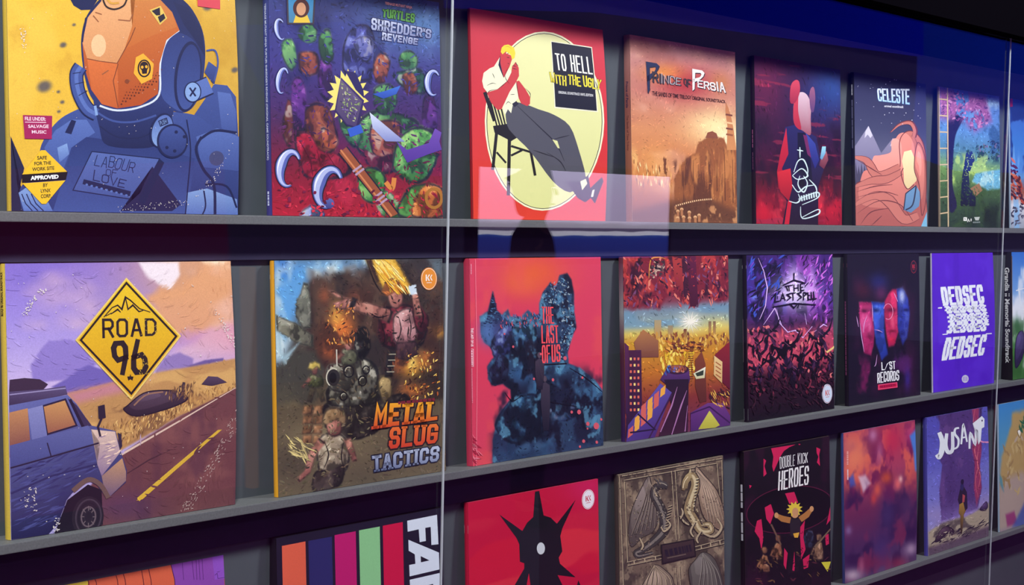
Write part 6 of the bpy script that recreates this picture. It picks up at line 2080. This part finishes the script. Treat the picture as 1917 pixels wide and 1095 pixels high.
a.poly([(1512, 330), (1518, 270), (1536, 236), (1556, 220), (1572, 226), (1580, 250), (1552, 270), (1546, 310), (1528, 336)], (186, 164, 116), (120, 98, 72))
a.line([(1520, 320), (1528, 280), (1552, 244)], (230, 212, 170), 5, smooth=True)
a.poly([(1556, 220), (1566, 190), (1574, 222)], (206, 184, 140))
for p in ([(1410, 520), (1440, 560), (1400, 600), (1380, 570)], [(1240, 640), (1262, 690), (1250, 720)], [(1600, 540), (1570, 600), (1590, 640)], [(1640, 600), (1610, 650), (1620, 680)]):
    ridge(p, 13)
a.dabs(900, 12, 4, .25, flow=5, contrast=.3)
# plaque and the lower wings
a.poly([(1382, 690), (1590, 655), (1602, 765), (1390, 812)], (70, 52, 54), (54, 40, 46))
a.line([(1382, 690), (1590, 655), (1602, 765), (1390, 812)], (40, 30, 36), 9, closed=True)
a.ticks((1405, 745), (1580, 710), 8, 46, (42, 32, 46), .72)
a.line([(1420, 776), (1540, 752)], (110, 92, 84), 7)
lump(a, [(1240, 1000), (1300, 880), (1340, 820), (1400, 850), (1460, 930), (1440, 1100), (1240, 1100)], (140, 122, 104), (104, 88, 78), DKB, 5)
for k in range(6):
    ridge([(1335, 822), (1290 + k * 30, 920), (1260 + k * 36, 1060)], 5)
lump(a, [(1560, 850), (1600, 790), (1650, 740), (1720, 780), (1770, 900), (1780, 1050), (1600, 1080), (1570, 950)], (92, 86, 80), (66, 60, 60), DKB, 5)
for k in range(6):
    ridge([(1648, 745), (1640 + k * 20, 860), (1620 + k * 32, 1000)], 5, (150, 142, 130))
sleeve('record_sleeve', 'brown embossed record sleeve with two winged beasts facing each other', 2.0035, 2, a, (76, 64, 60), .009, (186, 170, 140))

# ---- black and pink rock-band sleeve
a = Art([(1393, 845), (1545, 818), (1556, 1101), (1388, 1154)], (110, 150), 241)
a.fill((22, 16, 24))
a.F(1360, 740, .3242)
a.cloud((44, 18, 36), 5, .5, .7, .8)
PK = (206, 36, 84)
a.poly([(250, 306), (385, 286), (350, 300), (320, 320), (300, 350), (262, 430), (255, 400), (262, 350)], PK)
for p in ([(208, 360), (222, 370), (212, 400), (224, 440), (206, 456)], [(500, 300), (522, 310), (516, 340), (522, 400), (504, 380), (512, 350), (502, 330)], [(126, 500), (140, 505), (128, 520)], [(400, 282), (412, 284), (404, 290)]):
    a.poly(p, PK)
a.ell(355, 640, 250, 130, (14, 10, 16), rot=-8)
a.ring(355, 640, 250, 130, 5, (84, 24, 50), rot=-8)
for p in ([(326, 548), (378, 540), (400, 600), (350, 606)], [(210, 625), (245, 606), (262, 660), (240, 720), (218, 690)], [(165, 700), (190, 690), (200, 800), (186, 870), (176, 800), (150, 760)], [(590, 620), (610, 640), (590, 700), (566, 730), (580, 660)], [(370, 850), (392, 900), (380, 1000), (360, 1010)],
          [(400, 760), (440, 700), (432, 800), (446, 870), (420, 930)], [(560, 790), (580, 780), (584, 840), (566, 850)], [(430, 930), (470, 900), (462, 980), (436, 990)], [(320, 860), (340, 890), (330, 990), (316, 960)]):
    a.poly(p, PK)
# generic singer with raised arms and a small band
a.poly([(356, 780), (412, 780), (420, 900), (404, 1010), (384, 1010), (380, 880), (366, 1010), (340, 1010)], (20, 16, 22), (28, 22, 30))
a.poly([(352, 690), (416, 690), (412, 790), (356, 790)], (40, 34, 40))
for p in ([(356, 700), (310, 690), (276, 670)], [(412, 696), (450, 670), (478, 636)]):
    a.line(p, (176, 116, 60), 34, taper=(1, .6))
    a.ell(p[-1][0], p[-1][1], 12, 16, (206, 150, 100))
a.ell(382, 655, 24, 32, (206, 150, 104))
st = []
for k in range(22):
    t = 2 * math.pi * k / 22
    r = (48 if k % 2 else 30)
    st.append((380 + r * math.cos(t), 636 + r * .95 * math.sin(t)))
a.poly(st, (226, 196, 66))
a.ell(384, 652, 18, 24, (206, 150, 104))
a.poly([(372, 776), (408, 770), (400, 800), (380, 800)], (226, 170, 60))
for x, y, c, c2 in ((285, 860, (176, 116, 80), (84, 50, 46)), (470, 790, (70, 78, 110), (36, 36, 52)), (205, 930, (190, 128, 86), (90, 58, 48)), (525, 860, (160, 120, 90), (80, 56, 48))):
    a.form([(x - 34, y + 70), (x - 30, y - 5), (x - 10, y - 36), (x + 16, y - 30), (x + 26, y + 10), (x + 32, y + 80)], c, c2, (226, 180, 140), (14, 10, 14), warp=.014, smooth=False, mott=.9)
    a.form([(x - 14, y - 74), (x + 12, y - 74), (x + 14, y - 44), (x - 10, y - 40)], c, c2, None, (14, 10, 14), warp=.008)
    a.limb([(x - 26, y), (x - 44, y + 40), (x - 10, y + 60)], 16, c, c2, rim=(14, 10, 14))
a.dabs(700, 14, 5, .25, region=[(110, 780), (610, 760), (600, 1080), (100, 1100)], flow=5, contrast=.3)
a.line([(245, 720), (300, 840)], (110, 80, 66), 10)
a.line([(600, 750), (500, 860)], (120, 96, 76), 12)
a.poly([(540, 950), (606, 945), (580, 1010)], (214, 206, 60))
a.poly([(110, 1095), (180, 1080), (160, 1100)], (214, 206, 60))
a.brush(60, [(110, 900), (600, 880), (590, 1060), (100, 1090)], [(40, 26, 34), (110, 80, 50), (26, 18, 26), (84, 40, 50)], 34, 9, 20, 60)
a.block('DOUBLE', [(296, 352), (382, 336), (380, 396), (298, 414)], (240, 238, 236), th=.24, gap=.22, jig=.04)
a.block('KICK', [(396, 334), (452, 326), (452, 380), (396, 392)], (240, 238, 236), th=.24, gap=.22, jig=.04)
a.block('HEROES', [(290, 428), (460, 392), (458, 498), (286, 532)], (240, 238, 234), th=.33, gap=.15, jig=.04)
sleeve('record_sleeve', 'black and pink record sleeve with a blond singer, arms spread', 2.3885, 2, a, (20, 16, 22), .010, (90, 76, 70), spine_text=lambda s: (s.ticks((.5, .2), (.5, .345), 3, .42, (214, 212, 220), .9), s.ticks((.5, .37), (.5, .545), 3, .42, (214, 212, 220), .9)))

# ---- red and violet smoke sleeve
a = Art([(1577, 809), (1710, 788), (1718, 1053), (1586, 1093)], (110, 150), 251)
a.ramp([(0, (176, 70, 90)), (.3, (170, 66, 96)), (.55, (110, 44, 84)), (.8, (76, 42, 90)), (1, (96, 70, 110))])
a.F(1360, 740, .3242)
a.cloud((226, 100, 84), 5, .46, .60, .9, area=[(670, 200), (1090, 150), (1100, 520), (680, 560)], soft=.1)
a.cloud((110, 30, 80), 6, .50, .62, .9, area=[(670, 200), (1090, 150), (1100, 620), (680, 660)], soft=.1)
a.blob(740, 360, 70, 110, (236, 130, 96), .9, 20)
a.blob(700, 280, 60, 50, (206, 110, 100), .7)
a.blob(950, 260, 70, 110, (196, 44, 80), .9)
a.blob(1060, 230, 40, 60, (190, 60, 120), .7)
a.area([(705, 480), (730, 450), (745, 520), (715, 530)], (70, 90, 180), .02, .9)
a.area([(760, 470), (800, 460), (830, 510), (790, 560)], (220, 190, 206), .02, .9)
a.area([(1050, 240), (1088, 200), (1100, 460), (1080, 440), (1070, 330)], (76, 130, 214), .02, .95)
a.cloud((52, 26, 74), 4, .44, .58, .95, area=[(690, 560), (1110, 500), (1110, 960), (690, 1080)], soft=.1)
a.cloud((130, 44, 84), 5, .52, .66, .8, area=[(690, 520), (1110, 480), (1110, 1000), (690, 1080)], soft=.1)
for x, y, rx, ry, c, al in ((920, 480, 34, 40, (206, 84, 56), .9), (870, 550, 24, 44, (230, 96, 76), .9), (985, 520, 24, 46, (240, 110, 110), .95), (1000, 490, 12, 22, (250, 190, 180), .9), (850, 600, 18, 36, (214, 70, 66), .8), (840, 230, 26, 40, (200, 130, 170), .8), (880, 330, 20, 70, (190, 110, 150), .6),
                            (1070, 900, 40, 44, (190, 160, 186), .9), (740, 1040, 60, 40, (200, 176, 190), .9), (790, 990, 16, 50, (190, 110, 140), .7), (710, 780, 20, 30, (140, 110, 160), .8), (930, 700, 50, 120, (66, 46, 100), .9), (1040, 650, 50, 90, (84, 50, 96), .8), (900, 900, 60, 100, (70, 50, 110), .8), (1000, 980, 60, 40, (150, 40, 70), .7), (850, 970, 60, 40, (130, 40, 76), .6)):
    a.blob(x, y, rx, ry, c, al)
a.ticks((695, 318), (697, 400), 7, 9, (236, 170, 160), .7)
a.ticks((698, 424), (700, 486), 2, 7, (226, 196, 200), .95)
sleeve('record_sleeve', 'blurred red and violet smoke record sleeve without lettering on its front', 2.7605, 2, a, lambda s: s.ramp([(0, (70, 90, 160)), (1, (60, 70, 130))]), .006, (150, 110, 150), .003)

# ---- violet sleeve, walker before a giant tower
a = Art([(1734, 781), (1848, 761), (1853, 1024), (1737, 1041)], (100, 140), 261)
a.ramp([(0, (84, 80, 176)), (.3, (96, 96, 190)), (.6, (126, 126, 206)), (.78, (176, 160, 200)), (.85, (190, 170, 150)), (1, (120, 100, 110))])
a.F(1360, 740, .3242)
a.cloud((130, 136, 210), 4, .5, .7, .5, sx=.5, sy=1.5)
TW = [(1225, 90), (1460, 60), (1450, 200), (1470, 300), (1455, 420), (1470, 560), (1450, 690), (1235, 740), (1225, 560), (1240, 400), (1228, 380)]
a.area([(1200, 95), (1470, 60), (1470, 190), (1380, 210), (1250, 200)], (70, 44, 90), .02, .95, warp=.03)
a.area(TW, (84, 58, 120), .008, .95, warp=.012)
a.cloud((110, 76, 140), 8, .5, .66, .7, area=TW, soft=.02)
a.area([(1410, 70), (1455, 62), (1448, 200), (1468, 320), (1455, 430), (1468, 560), (1440, 680), (1420, 560), (1425, 420), (1410, 320), (1430, 220)], (170, 60, 96), .015, .85, warp=.02)
a.blob(1360, 720, 150, 70, (150, 130, 200), .7)
for p in ([(1430, 80), (1418, 160), (1440, 240), (1425, 330), (1445, 420), (1430, 520), (1448, 620)], [(1452, 300), (1440, 400), (1460, 500), (1442, 580)]):
    a.line(p, (230, 120, 130), 5, smooth=True, taper=(.3, .2))
a.line([(1440, 250), (1470, 280), (1520, 284)], (236, 150, 190), 9, smooth=True, taper=(.4, 1))
GRD = [(1165, 790), (1240, 750), (1380, 730), (1470, 690), (1525, 660), (1525, 880), (1170, 930)]
a.area(GRD, (180, 166, 140), .012, 1, warp=.01)
a.cloud((96, 84, 84), 8, .5, .64, .9, area=GRD, soft=.02, sx=.7, sy=1.6)
a.area([(1165, 880), (1300, 860), (1525, 810), (1525, 890), (1170, 935)], (96, 76, 96), .02, .9)
a.brush(60, [(1180, 860), (1250, 760), (1330, 800), (1500, 770), (1520, 810), (1330, 870)], [(60, 44, 66), (96, 80, 84), (44, 34, 54)], 44, 9, -25, 25)
lump(a, [(1460, 700), (1480, 670), (1500, 655), (1510, 690), (1490, 710)], (76, 56, 96), (54, 40, 70), (40, 30, 54), 3)
lump(a, [(1200, 850), (1230, 790), (1270, 770), (1310, 810), (1260, 820), (1230, 850)], (70, 50, 66), (50, 36, 54), (36, 28, 44), 3)
a.dabs(700, 16, 5, .16, flow=4, contrast=.2)
# walker seen from behind
a.poly([(1340, 610), (1372, 610), (1378, 690), (1362, 720), (1356, 830), (1346, 830), (1344, 720), (1334, 700)], (196, 150, 60), (54, 40, 44))
a.poly([(1328, 620), (1340, 560), (1360, 540), (1380, 580), (1386, 680), (1372, 694), (1360, 640), (1336, 650)], (44, 34, 56))
a.ell(1352, 545, 10, 24, (50, 46, 96))
a.ell(1353, 515, 9, 16, (40, 30, 60))
a.poly([(1355, 590), (1370, 600), (1366, 640), (1354, 640)], (180, 80, 84))
JW = (236, 242, 244)
for p, wd in (([(1222, 212), (1238, 262), (1236, 320), (1222, 356), (1208, 340)], 30), ([(1264, 220), (1258, 290), (1272, 330), (1296, 316), (1296, 212)], 24), ([(1334, 190), (1312, 196), (1310, 226), (1330, 258), (1326, 300), (1304, 314)], 14),
              ([(1346, 288), (1356, 190), (1362, 184), (1380, 276)], 14), ([(1350, 250), (1374, 246)], 10), ([(1394, 318), (1400, 226), (1428, 292), (1430, 214)], 15)):
    a.line(p, JW, wd, smooth=True, taper=(.75, .7))
a.poly([(1414, 166), (1470, 122), (1486, 140), (1484, 190), (1468, 198), (1462, 270), (1448, 296), (1446, 210), (1424, 192)], JW)
a.ell(1471, 150, 4, 6, (60, 40, 80))
o = sleeve('record_sleeve', 'violet record sleeve of a lone walker before a huge dark tower', 3.1315, 2, a, lambda s: (s.fill((84, 80, 180)), s.poly([(0, .05), (1, .05), (1, .075), (0, .075)], (226, 226, 240)), s.poly([(0, .45), (1, .45), (1, .8), (0, .8)], (60, 56, 130))), .009, (110, 106, 190), .003)
round_sticker(o, a, 1490, 750, .0155, (150, 150, 186), (90, 84, 130), lab='grey-blue round sticker')

# ---- painted sleeve at the right edge
a = Art(quad_of(3.510, 2), (80, 120), 271)
a.ramp([(0, (66, 140, 206)), (.3, (90, 160, 196)), (.7, (176, 160, 150)), (1, (150, 130, 150))])
a.F(1360, 740, .3242)
a.area([(1650, 100), (1800, 60), (1900, 300), (1800, 700), (1560, 760), (1570, 560), (1590, 360), (1640, 180)], (190, 160, 100), .03, 1, warp=.02)
a.area([(1570, 520), (1700, 440), (1900, 500), (1900, 700), (1560, 790)], (186, 166, 150), .04, 1, warp=.02)
a.area([(1610, 690), (1660, 670), (1680, 740), (1620, 760)], (160, 70, 120), .02, 1)
a.area([(1650, 760), (1720, 620), (1900, 600), (1900, 800)], (76, 96, 170), .03, .9)
a.area([(1560, 430), (1590, 480), (1600, 560), (1580, 520)], (96, 150, 160), .015, 1)
a.brush(40, [(1600, 300), (1700, 200), (1720, 560), (1600, 560)], [(206, 180, 120), (170, 140, 90), (196, 176, 150)], 60, 14, 80, 40)
lump(a, [(1678, 210), (1690, 200), (1700, 215), (1692, 245)], (240, 236, 200), (220, 190, 130), (120, 90, 60), 3)
a.brush(10, (1690, 130, 1720, 200), [(50, 110, 80)], 40, 12, 60, 30)
sleeve('record_sleeve', 'blue and ochre painted record sleeve low at the right edge', 3.5105, 2, a, (180, 200, 220), .005, (190, 196, 206))

# ================================================================ a visitor across the aisle, mirrored in front of the screen
def visitor():
    (hx, hz), = mirrored([(1003, 360)], -3.6)
    base = (hx, -3.6, FLOOR)
    H = hz - FLOOR + 0.12                     # standing height
    k = H / 1.72
    root = D.objects.new('person', None)
    C.objects.link(root)
    root.location = base
    root.rotation_euler = (0, 0, rad(-28))
    root['label'] = 'person in a dark jacket standing across the aisle, mirrored in the glass'
    root['category'] = 'person'
    skin_m = mat('skin', (176, 128, 106), 0.55, 0.3)
    coat_m = mat('dark_cloth', (30, 28, 36), 0.85, 0.2, 0.1, 80)
    jean_m = mat('dark_denim', (34, 38, 56), 0.85, 0.2, 0.1, 80)
    hair_m = mat('dark_hair', (34, 24, 20), 0.6, 0.3)
    shoe_m = mat('black_shoes', (18, 18, 20), 0.5, 0.3)

    def grow(name, nodes, edges, m, rootv=0, sub=2):
        """nodes: (x, y, z, rx, ry); faces +y"""
        me = D.meshes.new(name)
        me.from_pydata([(x * k, y * k, z * k) for x, y, z, *_ in nodes], edges, [])
        o = link(name, me, root, m)
        mod = o.modifiers.new('skin', 'SKIN')
        mod.use_smooth_shade = True
        sk = me.skin_vertices[0].data if me.skin_vertices else None
        if sk is None:
            bm = bmesh.new()
            bm.from_mesh(me)
            bm.verts.layers.skin.verify()
            bm.to_mesh(me)
            bm.free()
            sk = me.skin_vertices[0].data
        for i, n in enumerate(nodes):
            sk[i].radius = (n[3] * k, n[4] * k)
            sk[i].use_root = i == rootv
        sb = o.modifiers.new('smooth', 'SUBSURF')
        sb.levels = sb.render_levels = sub
        return o

    # body: pelvis, spine, neck, head, arms with five fingers each, legs, feet
    N_, E_ = [], []

    def nd(x, y, z, rx, ry, p=None):
        N_.append((x, y, z, rx, ry))
        if p is not None:
            E_.append((p, len(N_) - 1))
        return len(N_) - 1

    pel = nd(0, 0, .93, .15, .10)
    wst = nd(0, .01, 1.08, .125, .09, pel)
    che = nd(0, 0, 1.27, .15, .10, wst)
    shl = nd(0, -.01, 1.40, .10, .075, che)
    nek = nd(0, 0, 1.475, .05, .05, shl)
    jaw = nd(0, .02, 1.54, .062, .066, nek)
    hed = nd(0, .012, 1.61, .074, .09, jaw)
    nd(0, 0, 1.675, .062, .075, hed)
    for s in (-1, 1):
        sh = nd(s * .165, -.01, 1.385, .055, .055, shl)
        el = nd(s * .235, -.02, 1.11, .042, .042, sh)
        wr = nd(s * .25, .06, .88, .028, .024, el)
        pa = nd(s * .252, .075, .81, .036, .018, wr)
        for q, (dy, dz, l) in enumerate(((.03, -.02, .055), (.012, -.035, .07), (-.006, -.036, .075), (-.024, -.03, .066))):
            a1 = nd(s * .252, .075 + dy, .80 + dz, .0095, .0095, pa)
            a2 = nd(s * .247, .082 + dy, .80 + dz - l * .55, .0088, .0088, a1)
            nd(s * .238, .092 + dy, .80 + dz - l, .008, .008, a2)
        t1 = nd(s * .235, .105, .825, .0105, .0105, pa)
        nd(s * .226, .122, .79, .009, .009, t1)
        hp = nd(s * .085, 0, .86, .088, .09, pel)
        kn = nd(s * .095, .015, .49, .056, .06, hp)
        an = nd(s * .10, -.015, .09, .038, .042, kn)
        nd(s * .11, .10, .04, .04, .03, an)
    grow('body', N_, E_, skin_m)
    # face: nose, brow and ears sit on the head
    grow('ear', [(-.076, .005, 1.60, .008, .014), (-.078, .0, 1.625, .008, .014)], [(0, 1)], skin_m, 0, 1)
    grow('ear', [(.076, .005, 1.60, .008, .014), (.078, .0, 1.625, .008, .014)], [(0, 1)], skin_m, 0, 1)
    grow('nose', [(0, .096, 1.625, .008, .008), (0, .112, 1.59, .014, .013)], [(0, 1)], skin_m, 0, 1)
    grow('mouth', [(-.022, .088, 1.548, .006, .005), (0, .094, 1.55, .007, .006), (.022, .088, 1.548, .006, .005)], [(0, 1), (1, 2)], mat('lips', (150, 84, 80), .5), 1, 1)
    for s in (-1, 1):
        grow('eye', [(s * .03 - .006, .088, 1.622, .007, .006), (s * .03 + .006, .088, 1.622, .007, .006)], [(0, 1)], mat('eye_dark', (30, 26, 26), .2), 0, 1)
    grow('hair', [(0, -.02, 1.69, .08, .085), (0, -.06, 1.63, .078, .06), (0, -.055, 1.55, .075, .045), (0, -.05, 1.48, .062, .034), (0, .03, 1.705, .07, .055)], [(0, 1), (1, 2), (2, 3), (0, 4)], hair_m)
    JN = [(0, 0, .92, .165, .118), (0, .01, 1.08, .142, .108), (0, 0, 1.27, .168, .116), (0, -.01, 1.41, .105, .085), (0, 0, 1.455, .06, .06)]
    JE = [(0, 1), (1, 2), (2, 3), (3, 4)]
    for s in (-1, 1):
        b = len(JN)
        JN += [(s * .17, -.01, 1.39, .066, .066), (s * .237, -.02, 1.11, .056, .056), (s * .25, .05, .90, .042, .042)]
        JE += [(3, b), (b, b + 1), (b + 1, b + 2)]
    grow('jacket', JN, JE, coat_m)
    TN = [(0, 0, .94, .150, .108)]
    TE = []
    for s in (-1, 1):
        b = len(TN)
        TN += [(s * .087, 0, .84, .098, .1), (s * .097, .013, .49, .072, .075), (s * .10, -.012, .10, .062, .066)]
        TE += [(0, b), (b, b + 1), (b + 1, b + 2)]
    grow('trousers', TN, TE, jean_m)
    for s in (-1, 1):
        grow('shoe', [(s * .10, -.04, .045, .05, .045), (s * .106, .04, .045, .052, .045), (s * .112, .13, .035, .046, .035)], [(0, 1), (1, 2)], shoe_m, 1)


visitor()
